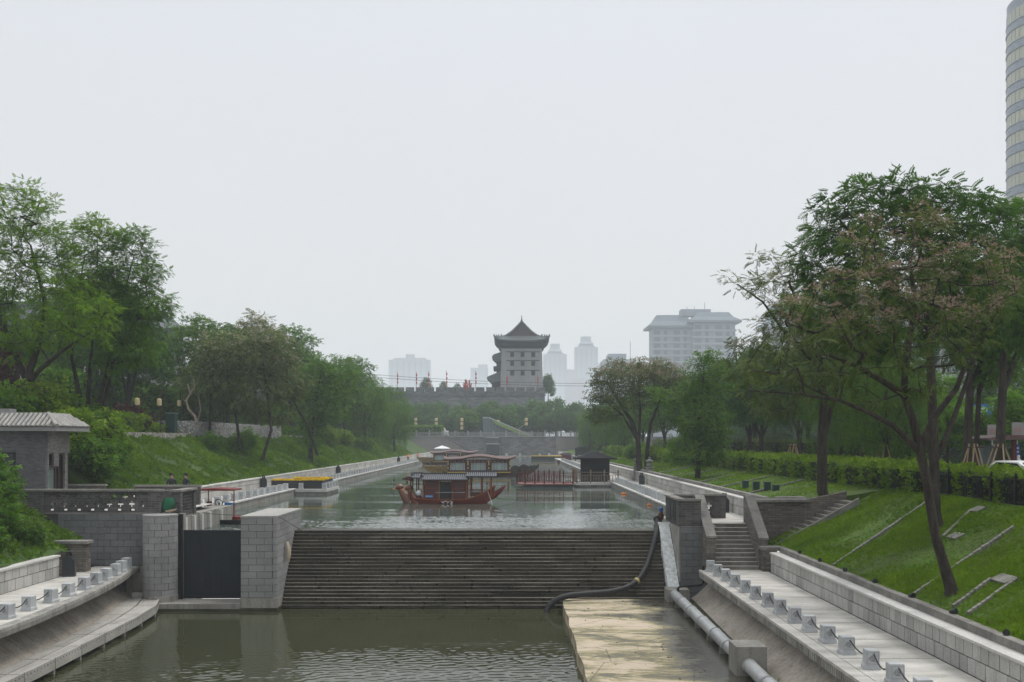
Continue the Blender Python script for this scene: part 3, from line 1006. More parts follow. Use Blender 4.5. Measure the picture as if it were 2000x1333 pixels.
# brick wall and slope stairs right of the flight
t = thing('terrace_wall', 'brown brick terrace wall right of the stone stairs', 'wall', (13.6, 51.6, 0))
add('wall', MB().prism([(12.26, -0.9), (12.26, 1.6), (14.9, 1.6), (14.9, 0.55), (13.4, -0.3), (12.8, -0.9)], 'y', 51.4, 52.2), m_brickwarm, t, world=True)
mb = MB()
for i in range(13):                                          # courses stand proud one over the other
    z = -0.2 + i * 0.135
    mb.box(max(12.3, 12.3), min(14.86, 13.3 + max(0, (z + 0.2)) * 1.1 + 0.3), 51.375 + 0.01 * (i % 2), 51.41, z, z + 0.115)
add('brick_courses', mb, m_brickwarm, t, world=True, kind='stuff')
add('coping', MB().box(12.24, 15.0, 51.25, 52.3, 1.6, 1.72).box(13.6, 15.1, 52.3, 53.2, 1.66, 1.78), m_cap, t, world=True)
t = thing('slope_stairs', 'narrow brick steps climbing the right bank behind a stone edge', 'stairs', (15, 50.4, 0.5))
n_st = 13
for i in range(n_st):
    x = 12.9 + i * 0.29
    z = -0.45 + (i + 1) * 0.165
    add('step', MB().box(x, x + 0.42, 49.75, 51.35, z - 0.35, z), m_step, t, world=True)
ed = MB()
ed.loft([[(x, 49.55, z - 0.3), (x, 49.72, z - 0.3), (x, 49.72, z + 0.02), (x, 49.55, z + 0.02)] for x, z in ((12.7, -0.42), (16.8, 1.88))], closed=True, caps=True)
add('stone_edge', ed, m_cap, t, world=True)
sw = MB()
sw.prism([(14.9, 0.4), (14.9, 1.74), (16.2, 2.0), (16.8, 2.14), (16.8, 1.5)], 'y', 51.4, 51.7)
add('side_wall', sw, m_brickwarm, t, world=True)

# ================================================================== OBJECTS
# --- pierced brick parapet on the lock platform
t = thing('pierced_parapet', 'long dark brick parapet with rows of cross openings above the lock wall', 'parapet', (-20.5, 50.75, LOCK))
cw, ch, cols = 0.111, 0.095, 46
holes = set()
for c in range(2, cols - 3, 6):
    for q in (0, 1): holes.add((1, c + q))
for c in range(3, cols - 1, 5):
    holes |= {(3, c), (4, c - 1), (4, c), (4, c + 1), (5, c)}
for c in range(5, cols - 1, 5):
    holes |= {(7, c), (8, c - 1), (8, c), (8, c + 1), (9, c)}
mb = MB()
for a, b_, c, d_ in pierced(-23.12, LOCK + 0.04, cols, 11, cw, ch, holes):
    mb.box(a, b_, 50.68, 50.86, c + 0.002, d_ - 0.002)
add('pierced_panel', mb, m_brick, t, world=True)
for a, b_ in ((-23.9, -23.13), (-18.0, -17.34), (-29.5, -28.9)):
    add('pier', MB().box(a, b_, 50.58, 50.96, LOCK, 2.16), m_brick, t, world=True)
add('plain_panel', MB().box(-28.9, -23.9, 50.68, 50.86, LOCK, 2.16), m_brick, t, world=True)
add('coping', MB().box(-29.6, -17.28, 50.53, 51.0, 2.16, 2.27), m_cap, t, world=True)
add('base_course', MB().box(-29.5, -17.34, 50.56, 50.98, LOCK - 0.02, LOCK + 0.045), m_cap, t, world=True)
add('return_wall', MB().box(-17.66, -17.36, 50.98, 53.0, LOCK, 2.15), m_brick, t, world=True)

t = thing('lattice_parapet', 'dark brick parapet with fine lattice panel facing the lock chamber', 'parapet', (-16.6, 52, LOCK))
add('pier', MB().box(-16.95, -16.5, 50.95, 51.35, LOCK - 0.2, 2.12), m_brick, t, world=True)
add('far_pier', MB().box(-16.95, -16.5, 53.1, 53.5, LOCK - 0.2, 2.12), m_brick, t, world=True)
add('coping', MB().box(-17.0, -16.45, 50.9, 53.55, 2.12, 2.22), m_cap, t, world=True)
mb = MB()
mb.box(-16.75, -16.55, 51.35, 53.1, LOCK - 0.2, LOCK + 0.06).box(-16.75, -16.55, 51.35, 53.1, 2.02, 2.115)
for i in range(8):
    y = 51.35 + i * 0.235
    mb.box(-16.7, -16.6, y, y + 0.07, LOCK + 0.06, 2.02)
for i in range(6):
    z = LOCK + 0.15 + i * 0.15
    mb.box(-16.69, -16.61, 51.35, 53.1, z, z + 0.055)
add('lattice', mb, m_brick, t, world=True)

for x0, x1, Y, zt, lab in ((-25.5, -22.6, 56.8, 2.25, 'dark brick parapet between the hut and the bushes'), (-21.0, -17.4, 57.0, 2.2, 'dark brick parapet behind the lock platform where two people stand')):
    t = thing('brick_parapet', lab, 'parapet', ((x0 + x1) / 2, Y, LOCK))
    add('wall', MB().box(x0, x1, Y, Y + 0.25, LOCK, zt - 0.1), m_brick, t, world=True)
    add('coping', MB().box(x0 - 0.05, x1 + 0.05, Y - 0.05, Y + 0.3, zt - 0.1, zt), m_cap, t, world=True)

# --- gate house on the left
hx, hy0, hy1 = -24.6, 54.0, 56.95
t = thing('gate_house', 'small grey brick gate house with tiled skirt roof behind the parapet', 'hut', (-27, 55.5, LOCK))
mb = MB()
mb.box(-33, hx, hy0, hy0 + 0.25, LOCK, 5.25).box(-33, hx - 0.25, hy1 - 0.25, hy1, LOCK, 5.25)
add('front_wall', mb, m_hutwall, t, world=True)
mb = MB()                                                    # side wall with door and window openings left open
ys_ = [hy0 + 0.25, 54.45, 54.95, 55.35, 55.75, 56.15, hy1]
mb.box(hx - 0.25, hx, hy0 + 0.25, 54.4, LOCK, 5.24)
mb.box(hx - 0.25, hx, 54.4, hy1, 4.0, 5.24)
mb.box(hx - 0.25, hx, 55.0, 55.6, 3.3, 4.0)
mb.box(hx - 0.25, hx, 56.35, hy1 - 0.25, LOCK, 4.0)
add('side_wall', mb, stone('hut_brick_lit_side', (0.15, 0.145, 0.14), (0.21, 0.205, 0.195), scale=0.6, brick=(0.24, 0.075, 0.008, (0.7, 0.7, 0.7)), bump=0.25), t, world=True)  # paler copy of the hut brick: light on this side put into the colour
f = add('door', MB().box(hx - 0.16, hx - 0.10, 54.42, 55.2, LOCK, 3.22), flat('green_grey_door', (0.10, 0.14, 0.13), 0.5), t, world=True)
add('door_frame', MB().box(hx - 0.2, hx - 0.02, 54.4, 55.72, 3.22, 3.33).box(hx - 0.2, hx - 0.02, 55.2, 55.3, LOCK, 3.22).box(hx - 0.2, hx - 0.02, 55.6, 55.72, LOCK, 3.22), m_wood, f, world=True)
for y0, y1, z0 in ((54.42, 54.98, 3.36), (55.74, 56.33, LOCK)):
    w = add('side_window', MB().box(hx - 0.17, hx - 0.13, y0, y1, z0, 3.98), m_glassdark, t, world=True)
    add('frame', MB().box(hx - 0.19, hx - 0.08, y0, y0 + 0.07, z0, 3.99).box(hx - 0.19, hx - 0.08, y1 - 0.07, y1, z0, 3.99).box(hx - 0.19, hx - 0.08, y0, y1, 3.9, 3.99), m_wood, w, world=True)
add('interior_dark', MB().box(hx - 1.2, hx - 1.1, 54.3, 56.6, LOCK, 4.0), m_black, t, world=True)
w = add('front_window', MB().box(-28.5, -26.2, hy0 - 0.012, hy0 + 0.05, LOCK + 0.1, 4.0), m_glassdark, t, world=True)
add('frame', MB().box(-26.26, -26.18, hy0 - 0.05, hy0 - 0.013, LOCK + 0.1, 4.05).box(-28.5, -26.18, hy0 - 0.05, hy0 - 0.013, 3.98, 4.06).box(-28.5, -26.26, hy0 - 0.045, hy0 - 0.014, 3.2, 3.26), m_black, w, world=True)
# skirt roof
ez, tz = 5.42, 6.08
ex, ey = hx + 0.85, hy0 - 0.62
ix, iy = hx - 0.05, hy0 + 0.42
by = hy1 + 0.75
biy = hy1 - 0.1
add('eaves_board', MB().box(-34, ex - 0.04, ey + 0.04, by - 0.04, 5.18, 5.40), m_pier, t, world=True)
mb = MB()
mb.quad((-34, ey, ez), (ex, ey, ez), (ix, iy, tz), (-34, iy, tz))
mb.quad((ex, ey, ez), (ex, by, ez), (ix, biy, tz), (ix, iy, tz))
mb.quad((ex, by, ez), (-34, by, ez), (-34, biy, tz), (ix, biy, tz))
mb.quad((-34, iy, tz), (ix, iy, tz), (ix, biy, tz), (-34, biy, tz))
roof = add('roof', mb, m_tilebed, t, world=True)
tl = Vector((0, iy - ey, tz - ez)).length
mbt = MB()
secs = []
for q in frange(0, 1, 4):
    secs.append([(0.085 * math.cos(a), q, 0.085 * math.sin(a)) for a in frange(0, math.pi, 6)])
mbt.loft(secs, closed=True, caps=True)
tile_me = mbt.mesh('roof_tile_row', m_tile, True)
pitch_f = math.atan2(tz - ez, iy - ey)
x = ex - 0.5
while x > -30.5:
    short = min(1.0, max(0.15, (ex - x) / (ex - ix)))
    piece('roof_tile_row', tile_me, roof, (x, ey - 0.05, ez + 0.01), (1, tl * short, 1), (pitch_f, 0, 0))
    x -= 0.252
sl = Vector((ex - ix, 0, tz - ez)).length
pitch_s = math.atan2(tz - ez, ex - ix)
y = ey + 0.45
while y < by - 0.3:
    k = min(1.0, max(0.15, (y - ey) / (iy - ey), ), max(0.15, (by - y) / (by - biy)))
    o = piece('roof_tile_row', tile_me, roof, (ex + 0.03, y, ez + 0.01), (1, sl * k, 1))
    o.rotation_euler = Matrix(((0, -1, 0), (1, 0, 0), (0, 0, 1))).to_euler()
    o.rotation_euler = (Matrix.Rotation(R(90), 3, 'Z') @ Matrix.Rotation(pitch_s, 3, 'X')).to_euler()
    y += 0.252
hipv = [Vector((ex + 0.03, ey - 0.05, ez + 0.05)), Vector((ix, iy, tz + 0.05))]
add('hip_ridge', MB().tube(hipv, 0.10, 8), m_tile, roof, world=True, smooth=True)
add('top_kerb', MB().box(-34, ix + 0.06, iy - 0.06, iy + 0.12, tz, tz + 0.09).box(ix - 0.12, ix + 0.06, iy + 0.12, biy, tz, tz + 0.09), m_tile, roof, world=True)
add('roof_box', MB().box(-30.5, -27.3, 55.6, 56.4, tz, tz + 0.33), m_pier, roof, world=True)

# --- carved bollards and their ropes
mb = MB()
mb.box(-0.21, 0.21, -0.21, 0.21, 0, 0.09).prism([(-0.205, 0.09), (0.205, 0.09), (0.18, 0.13), (-0.18, 0.13)], 'y', -0.19, 0.19)
mb.box(-0.18, 0.18, -0.18, 0.18, 0.13, 0.50).prism([(-0.18, 0.50), (0.18, 0.50), (0.165, 0.52), (-0.165, 0.52)], 'y', -0.165, 0.165)
bol_me = mb.mesh('bollard_body', m_bollard)
mb = MB()
for x0, x1, z0, z1 in ((-0.155, 0.155, 0.155, 0.163), (-0.155, 0.155, 0.472, 0.48), (-0.155, -0.147, 0.163, 0.472), (0.147, 0.155, 0.163, 0.472)):
    mb.box(x0, x1, -0.1835, -0.179, z0, z1)
border_me = mb.mesh('incised_border', m_carve)


def curl(cx, cz, r0, a0, turns, sgn=1, n=12):
    pts = []
    for i in range(n):
        q = i / (n - 1)
        a = a0 + sgn * q * turns * 2 * math.pi
        r_ = r0 * (1 - 0.7 * q)
        pts.append((cx + r_ * math.cos(a), -0.184, cz + r_ * math.sin(a)))
    return pts


mb = MB()
for cx, cz, r0, a0, tr, sg in ((-0.03, 0.345, 0.045, 0, 1.1, 1), (-0.075, 0.30, 0.035, 1, 1.1, 1), (0.015, 0.275, 0.04, 2, 1.0, -1), (-0.025, 0.255, 0.03, 3, 1.0, 1), (0.045, 0.315, 0.032, 0.5, 1.0, -1)):
    mb.tube(curl(cx, cz, r0, a0, tr, sg), 0.0075, 4)
mb.tube([(0.0, -0.184, 0.245), (0.05, -0.184, 0.225), (0.11, -0.184, 0.232)], 0.008, 4)
emb_me = mb.mesh('carved_cloud', m_carve)
# small far version: body with sunk panel, one mesh
mb = MB()
mb.box(-0.21, 0.21, -0.21, 0.21, 0, 0.11).box(-0.18, 0.18, -0.18, 0.18, 0.11, 0.52)
bolfar_me = mb.mesh('bollard', m_bollard)
mb = MB()
mb.tube([(-0.06, -0.184, 0.33), (0.0, -0.184, 0.36), (0.05, -0.184, 0.31), (-0.03, -0.184, 0.26), (0.1, -0.184, 0.22)], 0.016, 3)
embfar_me = mb.mesh('carved_cloud', m_carve)


def bollard(loc, label, group, nxt=None, near=True, rz=0.0):
    rz += rnd.uniform(-0.09, 0.09)
    t_ = thing('bollard', label, 'bollard', loc, rz, group)
    t_.rotation_euler = (rnd.uniform(-0.025, 0.025), rnd.uniform(-0.025, 0.025), rz)
    piece('body', bol_me if near else bolfar_me, t_, (0, 0, 0), world=False)
    piece('carved_cloud', emb_me if near else embfar_me, t_, (0, 0, 0), world=False)
    if near:
        piece('incised_border', border_me, t_, (0, 0, 0), world=False)
    if nxt is not None:
        a = Vector((0.03, -0.17, 0.43))
        b_ = Vector(nxt) - Vector(loc) + Vector((0, 0.17, 0.40))
        pts = []
        for q in frange(0, 1, 9):
            p = a.lerp(b_, q)
            p.z -= 0.20 * 4 * q * (1 - q)
            p.x += 0.02 * math.sin(q * 3)
            pts.append(p)
        add('rope', MB().tube(pts, 0.022, 6), m_rope, t_, smooth=True)
    return t_


YR = [48.3, 46.7, 45.1, 43.4, 41.7, 40.0, 38.2, 36.6, 34.8, 33.2, 31.4, 29.7, 27.8, 26.1, 24.4]
PR = [(9.37 + (48.3 - y) * 0.018, y, PL + 0.003) for y in YR]
for i, p in enumerate(PR):
    bollard(p, '%s carved granite bollard from the stairs on the near right promenade' % ordinal(i), 'roped bollards on the lower right promenade', PR[i + 1] if i + 1 < len(PR) and i >= 1 else None)
PLB = [(-17.6, 34.0), (-17.55, 35.6), (-17.6, 37.3), (-17.6, 39.1), (-17.62, 40.7), (-17.75, 42.5), (-17.85, 44.0), (-18.0, 45.4), (-18.2, 47.0), (-18.4, 48.2), (-18.6, 49.4)]
PLB = [(x, y, PL + 0.004) for x, y in reversed(PLB)]
for i, p in enumerate(PLB):
    bollard(p, '%s carved granite bollard from the lock wall on the near left promenade' % ordinal(i), 'roped bollards on the lower left promenade', PLB[i + 1] if 4 <= i < len(PLB) - 1 else None, rz=R(-8))
i, y = 0, 58.6
while y < 262:
    if not (87 < y < 96):
        bollard((-19.15, y, PU + 0.02), '%s pale bollard from the lock along the left upper promenade' % ordinal(i), 'bollards along the left upper promenade', near=False, rz=R(-12))
        i += 1
    y += 2.0
i, y = 0, 57.2
while y < 208:
    if not (102 < y < 112):
        bollard((10.38, y, PU + 0.02), '%s pale bollard from the stairs along the right upper promenade' % ordinal(i), 'bollards along the right upper promenade', near=False, rz=R(8))
        i += 1
    y += 1.75

# --- black litter bins with two necks
mb = MB()
mb.prism([(-0.26, 0.0), (0.26, 0.0), (0.26, 0.72), (0.10, 0.92), (-0.14, 0.92), (-0.26, 0.80)], 'y', -0.2, 0.2)
bin_me = mb.mesh('body', flat('bin_black', (0.022, 0.026, 0.028), 0.45))
neck_me = MB().lathe([(0.055, 0.88), (0.055, 1.02), (0.075, 1.03), (0.075, 1.10), (0.05, 1.12)], (0, 0, 0), 12).mesh('neck', m_black, True)
rim_me = MB().box(-0.265, 0.265, -0.205, 0.205, 0.0, 0.05).box(0.262, 0.275, -0.15, 0.15, 0.1, 0.68).mesh('rim', flat('bin_grey', (0.07, 0.075, 0.08), 0.5))
for loc, rz, lab in (((-20.15, 46.6, PL + 0.003), 0.2, 'black litter bin with two necks by the near left wall'),
                     ((-21.7, 89.5, PU), 0.2, 'black bin against the left wall beside the yellow flower planter'),
                     ((-21.7, 128, PU), 0.3, 'black bin against the left wall beyond the flower planter'),
                     ((-21.7, 196, PU), 0.3, 'far black bin on the left promenade near the two workers'),
                     ((12.35, 59.5, PU), -0.2, 'tall black bin against the right wall beyond the cross parapet'),
                     ((12.3, 97, PU), -0.2, 'dark bin below the stone lantern posts on the right')):
    t = thing('litter_bin', lab, 'litter bin', loc, rz)
    piece('body', bin_me, t, (0, 0, 0), world=False)
    piece('rim', rim_me, t, (0, 0, 0), world=False)
    piece('neck', neck_me, t, (-0.08, 0, 0.02), world=False)
    piece('neck', neck_me, t, (0.06, 0.05, 0.0), world=False)
t = thing('brick_pier', 'brown brick pier with flat cap behind the near left bin', 'pier', (-20.2, 48.9, PL))
add('body', MB().box(-21.6, -20.05, 48.2, 48.75, PL - 0.1, -0.18), m_brickwarm, t, world=True)
add('cap', MB().box(-21.75, -19.95, 48.1, 48.85, -0.18, -0.05), m_cap, t, world=True)

# --- pump hose, pipe, valves
hp = [P(1284, 1016, 53.6), P(1284, 1030, 53.2), P(1282, 1045, 52.6), P(1272, 1080, 51.9), P(1262, 1110, 51.1), P(1246, 1135, 50.4), P(1222, 1150, 49.9), P(1190, 1157, 49.6), P(1150, 1160, 49.4), P(1110, 1163, 49.2), P(1085, 1171, 49.0), P(1072, 1185, 48.9), P(1066, 1200, 48.8)]
pts = []
for a, b_ in zip(hp, hp[1:]):
    for q in (0, 0.25, 0.5, 0.75): pts.append(a.lerp(b_, q))
pts.append(hp[-1])
for _ in range(3):
    pts = [pts[0]] + [(pts[i - 1] + pts[i] * 2 + pts[i + 1]) / 4 for i in range(1, len(pts) - 1)] + [pts[-1]]
t = thing('pump_hose', 'thick black rubber hose lying down the weir into the basin', 'hose', hp[-1])
add('hose', MB().tube(pts, [0.15 + 0.008 * math.sin(i * 2.2) for i in range(len(pts))], 12), m_rubber, t, world=True, smooth=True)
i = len(pts) * 5 // 12
add('clamp', MB().tube([pts[i], pts[i + 1].lerp(pts[i], 0.3)], 0.172, 12), flat('brass_clamp', (0.35, 0.30, 0.12), 0.4), t, world=True)
add('collar', MB().tube([pts[0] + Vector((0, 0, 0.02)), pts[0] + Vector((0.0, 0.25, 0.05))], 0.19, 14), m_rubber, t, world=True)
t = thing('steel_pipe', 'long galvanised steel pipe lying along the silted slab', 'pipe', (7.7, 40, -3))
pz = -2.66
for a, b_ in ((48.75, 46.6), (46.6, 44.2), (44.2, 41.6), (41.6, 39.0), (39.0, 36.6), (36.6, 34.6), (33.4, 31.0), (31.0, 27.0), (27.0, 20.0)):
    add('pipe_length', MB().tube([(7.75, a - 0.01, pz), (7.72, b_ + 0.01, pz)], 0.23, 20), m_steel, t, world=True, smooth=True)
    add('flange', MB().tube([(7.74, a - 0.05, pz), (7.74, a - 0.11, pz)], 0.255, 20), m_steel, t, world=True, smooth=True)
    add('saddle', MB().box(7.5, 7.98, b_ + 0.3, b_ + 0.42, -3.02, pz - 0.12), m_foot, t, world=True)
single('anchor_block', MB().box(7.32, 8.32, 33.4, 34.6, -3.1, -2.05), m_foot, 'square concrete block clasping the steel pipe', 'block')
t = thing('drain_pipe', 'thin black drain pipe bent round the abutment foot', 'pipe', (8.4, 49, -2.4))
add('pipe', MB().tube([(7.85, 48.4, -2.55), (7.85, 48.4, -2.3), (7.95, 48.45, -2.22), (9.0, 48.75, -2.2), (9.12, 48.8, -2.1), (9.12, 48.8, -1.3)], 0.06, 8), m_black, t, world=True, smooth=True)
t = thing('valve', 'small rusty valve with blue handle on the crest of the weir', 'valve', (7.75, 53.6, 0.3))
add('stem', MB().lathe([(0.05, 0.1), (0.05, 0.3), (0.13, 0.4), (0.16, 0.55), (0.10, 0.7), (0.05, 0.75)], (7.8, 53.6, 0.2), 12), flat('rust', (0.07, 0.03, 0.02), 0.8), t, world=True, smooth=True)
add('handle', MB().lathe([(0.07, 0.0), (0.11, 0.05), (0.11, 0.2), (0.06, 0.25)], (7.8, 53.6, 0.95), 10), flat('valve_blue', (0.03, 0.12, 0.30), 0.5), t, world=True, smooth=True)
single('plinth', MB().box(7.5, 8.15, 53.3, 54.2, -0.2, 0.30), m_foot, 'small concrete plinth at the right end of the weir crest', 'plinth')
# old fender rope on the pier face and a thin cable over the weir
t = thing('rope_fender', 'frayed pale rope fender hanging on the pier beside the weir', 'fender', (-11.1, 50.8, -1.2))
mb = MB()
for i in range(5):
    o_ = Vector((0.02 * math.sin(i * 2.1), 0.05 * math.cos(i * 1.7), 0))
    mb.tube([Vector((-11.15, 50.75, -0.35)) + o_, Vector((-11.05, 50.7, -0.7)) + o_ * 1.6, Vector((-11.05, 50.7, -1.0)) + o_ * 1.5, Vector((-11.08, 50.65, -1.35)) + o_], [0.05, 0.07, 0.075, 0.03], 6)
add('strands', mb, flat('old_rope', (0.42, 0.36, 0.27), 0.9), t, world=True, smooth=True)
c0, c1 = Vector((-16.6, 50.9, 1.15)), Vector((-11.3, 49.4, 1.05))
pts = [c0, c0.lerp(c1, 0.5) - Vector((0, 0, 0.06)), c1]
e_ = Vector((-2.9, 48.9, -3.35))
for q in frange(0.1, 1, 10):
    p = c1.lerp(e_, q); p.z -= 0.35 * 4 * q * (1 - q) * 0.5
    pts.append(p)
single('cable', MB().tube(pts, 0.014, 5), m_rope, 'thin dark cable hanging from the pier across the weir', 'cable')
t = thing('green_tarpaulin', 'green tarpaulin bundle stuffed in the gap of the parapet', 'tarpaulin', (-16.95, 50.75, LOCK))
mb = MB()
secs = []
for i, q in enumerate(frange(0, 1, 9)):
    r_ = 0.30 * math.sin(math.pi * (0.08 + 0.80 * q)) ** 0.6 + 0.02
    secs.append([(-17.1 + 0.10 * q + r_ * (1 + 0.07 * math.sin(5 * a + i)) * math.cos(a), 50.8 + 0.6 * r_ * math.sin(a), LOCK + 0.05 + 0.72 * q) for a in frange(0, 2 * math.pi, 17)[:-1]])
mb.loft(secs, closed=True, caps=True)
add('cloth', mb, flat('tarp_green', (0.012, 0.11, 0.055), 0.7), t, world=True, smooth=True)
for i in range(9):
    a = rnd.uniform(-0.5, 0.5)
    q0 = Vector((-17.3 + 0.55 * rnd.random(), 50.5 + 0.1 * rnd.random(), LOCK + 0.04 + 0.08 * rnd.random()))
    add('loose_stick', MB().tube([q0, q0 + Vector((0.35 * math.cos(a), -0.05, 0.18 * rnd.random()))], 0.018, 5), flat('old_wood', (0.38, 0.30, 0.22), 0.9), t, world=True)

# --- small maintenance craft behind the lock
t = thing('work_boat', 'small red work boat with canopy frame behind the lock gate', 'boat', (-17.3, 61, 0))
m_red = flat('boat_red', (0.16, 0.025, 0.022), 0.5)
add('hull', MB().loft([[(x, 60.2 + (0.25 if abs(x + 17.0) > 1.4 else 0), -0.2), (x, 61.8, -0.2), (x, 61.8, 0.18), (x, 60.2 + (0.2 if abs(x + 17.0) > 1.4 else 0), 0.18)] for x in (-18.6, -18.2, -17.0, -16.1, -15.5)], closed=True, caps=True), m_red, t, world=True)
add('canopy', MB().prism([(-18.7, 1.72), (-16.3, 1.72), (-16.3, 1.80), (-17.5, 1.86), (-18.7, 1.80)], 'y', 60.2, 61.8), m_red, t, world=True)
for x in (-18.5, -17.9, -16.4):
    add('canopy_post', MB().tube([(x, 60.4, 0.15), (x, 60.4, 1.74)], 0.03, 6), m_red, t, world=True)
add('seat', MB().box(-18.1, -17.5, 60.7, 61.3, 0.15, 0.75).box(-18.1, -17.95, 60.7, 61.3, 0.75, 1.05), m_red, t, world=True)
add('blue_crate', MB().prism([(-17.1, 0.16), (-16.65, 0.16), (-16.6, 0.75), (-17.12, 0.72)], 'y', 60.5, 61.0).box(-17.0, -16.6, 60.55, 60.95, 0.75, 0.98), flat('crate_blue', (0.02, 0.14, 0.40), 0.5), t, world=True)
wh = MB()
wh.tube([(-17.35 + 0.22 * math.cos(a), 60.6 - 0.08 * math.sin(a), 1.0 + 0.2 * math.sin(a)) for a in frange(0, 2 * math.pi, 17)], 0.025, 6, caps=False)
wh.tube([(-17.35, 60.62, 1.0), (-17.35, 60.9, 0.3)], 0.05, 6)
add('steering_wheel', wh, m_black, t, world=True)

# --- orange floats
m_float = flat('float_orange', (0.65, 0.22, 0.05), 0.6)
for x, y, d_, lab in ((1222, 966, 88, 'orange float beside the right promenade near the black pavilion'), (1275, 988, 73, 'orange float beside the right promenade nearest the weir'), (498, 983, 76, 'orange float by the left promenade below the planter'),
                      (686, 933, 128, 'orange float by the left promenade beyond the planter'), (742, 921, 152, 'distant orange float along the left promenade')):
    p = P(x, y, d_)
    t = thing('float', lab, 'float', (p.x, 9400 / (y - 860) if y > 870 else d_, 0))
    for q in (-0.32, 0.02):
        add('barrel', MB().tube([(q - 0.02, 0, 0.03), (q + 0.03, 0, 0.05), (q + 0.27, 0, 0.05), (q + 0.31, 0, 0.03)], [0.06, 0.10, 0.10, 0.06], 10), m_float, t, smooth=True)

# --- flower planter platform
t = thing('planter_platform', 'stone platform jutting into the canal under the flower planter', 'platform', (-17.4, 91, 0))
add('deck', MB().box(-18.7, -15.95, 88.2, 94.5, 0.22, 0.47), m_ledge, t, world=True)
add('base', MB().box(-18.7, -16.05, 88.3, 94.4, -0.4, 0.22), m_fascia, t, world=True)
t = thing('flower_planter', 'long dark planter full of yellow flowers on the platform', 'planter', (-18.4, 91, 0.47))
m_plant = flat('planter_black', (0.028, 0.03, 0.033), 0.5)
add('front_box', MB().box(-20.9, -16.45, 88.9, 89.5, 0.47, 1.18), m_plant, t, world=True)
add('side_box', MB().box(-17.05, -16.45, 89.5, 93.4, 0.47, 1.18), m_plant, t, world=True)
add('rear_box', MB().box(-20.0, -16.45, 93.4, 94.0, 0.47, 1.18), m_plant, t, world=True)
mb = MB()
for x0, x1, y0, y1, n_ in ((-20.9, -16.45, 88.9, 89.5, 900), (-17.05, -16.45, 89.5, 93.4, 700), (-20.0, -16.45, 93.4, 94.0, 500)):
    for i in range(n_):
        c = Vector((rnd.uniform(x0, x1), rnd.uniform(y0, y1), 1.18 + 0.14 * rnd.random()))
        q = Quaternion((rnd.random() - 0.5, rnd.random() - 0.5, 0.3), rnd.uniform(0, 6)).to_matrix() * 0.045
        mb.quad(*[c + q @ Vector(v_) for v_ in ((-1, -1, 0), (1, -1, 0.2), (1, 1, 0), (-1, 1, 0.2))])
add('flowers', mb, flat('flower_yellow', (0.75, 0.52, 0.01), 0.7), t, world=True, kind='stuff')
for i, (x, y) in enumerate(((-18.25, 88.55), (-16.2, 88.5), (-16.2, 90.0), (-16.2, 91.4), (-16.2, 92.8), (-16.2, 94.2))):
    bollard((x, y, 0.47), ('pale bollard before the middle of the flower planter' if i == 0 else '%s pale bollard round the water side of the flower planter' % ordinal(i - 1)), 'bollards round the flower planter', near=False)

# --- mandarin duck pleasure boat
m_hull = stone('red_lacquer', (0.11, 0.022, 0.015), (0.20, 0.042, 0.027), rough=0.35, scale=1.2, spec=0.5, bump=0.1, mottle=(0.4, 1, 2))
m_lac = stone('dark_red_lacquer', (0.05, 0.014, 0.012), (0.09, 0.022, 0.018), rough=0.4, scale=1.5, spec=0.4, bump=0.1)
m_col = stone('orange_lacquer', (0.16, 0.045, 0.02), (0.25, 0.08, 0.03), rough=0.4, scale=4, spec=0.4, bump=0.2, mottle=(1, 1, 3))
m_duck = stone('carved_duck_wood', (0.10, 0.035, 0.022), (0.22, 0.075, 0.04), rough=0.35, scale=3, spec=0.5, bump=0.5, grain=14)
m_tdark = flat('boat_tile_dark', (0.035, 0.037, 0.042), 0.5)
m_tpale = flat('boat_tile_pale', (0.19, 0.205, 0.23), 0.45)
m_white = flat('white_paint', (0.75, 0.76, 0.76), 0.5)
m_blue = flat('sign_blue', (0.03, 0.14, 0.42), 0.5)
t = thing('duck_boat', 'red lacquered pleasure boat with two duck figureheads and grey tiled roofs', 'boat', (-4.55, 76.6, 0))
secs = []
for x, hw, zb, zt in ((-2.9, 0.75, -0.15, 0.42), (-2.2, 1.1, -0.35, 0.32), (-1.0, 1.25, -0.4, 0.30), (0.6, 1.28, -0.4, 0.29), (1.4, 1.2, -0.38, 0.34), (2.2, 1.0, -0.2, 0.66), (2.8, 0.8, 0.10, 0.98), (3.25, 0.6, 0.5, 1.30)):
    secs.append([(x, -hw, zt), (x, -hw * 0.92, zt - 0.28), (x, -hw * 0.7, zb), (x, hw * 0.7, zb), (x, hw * 0.92, zt - 0.28), (x, hw, zt), (x, hw - 0.1, zt), (x, hw - 0.12, zt - 0.12), (x, -hw + 0.12, zt - 0.12), (x, -hw + 0.1, zt)])
hull = add('hull', MB().loft(secs, closed=True, caps=True), m_hull, t, smooth=True)
add('gunwale', MB().tube([(x, -hw - 0.01, z + 0.02) for x, hw, zb, z in ((-2.9, 0.75, 0, 0.42), (-2.2, 1.1, 0, 0.32), (-1.0, 1.25, 0, 0.30), (0.6, 1.28, 0, 0.29), (1.4, 1.2, 0, 0.34), (2.2, 1.0, 0, 0.66), (2.8, 0.8, 0, 0.98), (3.25, 0.6, 0, 1.30))], 0.04, 6), m_col, hull, smooth=True)
for yy, xx in ((-0.45, 0.0), (0.45, 0.75)):                  # stern horns
    add('stern_horn', MB().loft([[(x + xx, yy - w, z), (x + xx, yy, z + h), (x + xx, yy + w, z), (x + xx, yy, z - h)] for x, z, w, h in ((1.9, 0.35, 0.12, 0.30), (2.6, 0.62, 0.11, 0.26), (3.05, 1.02, 0.08, 0.20), (3.35, 1.30, 0.02, 0.04))], closed=True, caps=True), m_hull, t, smooth=True)
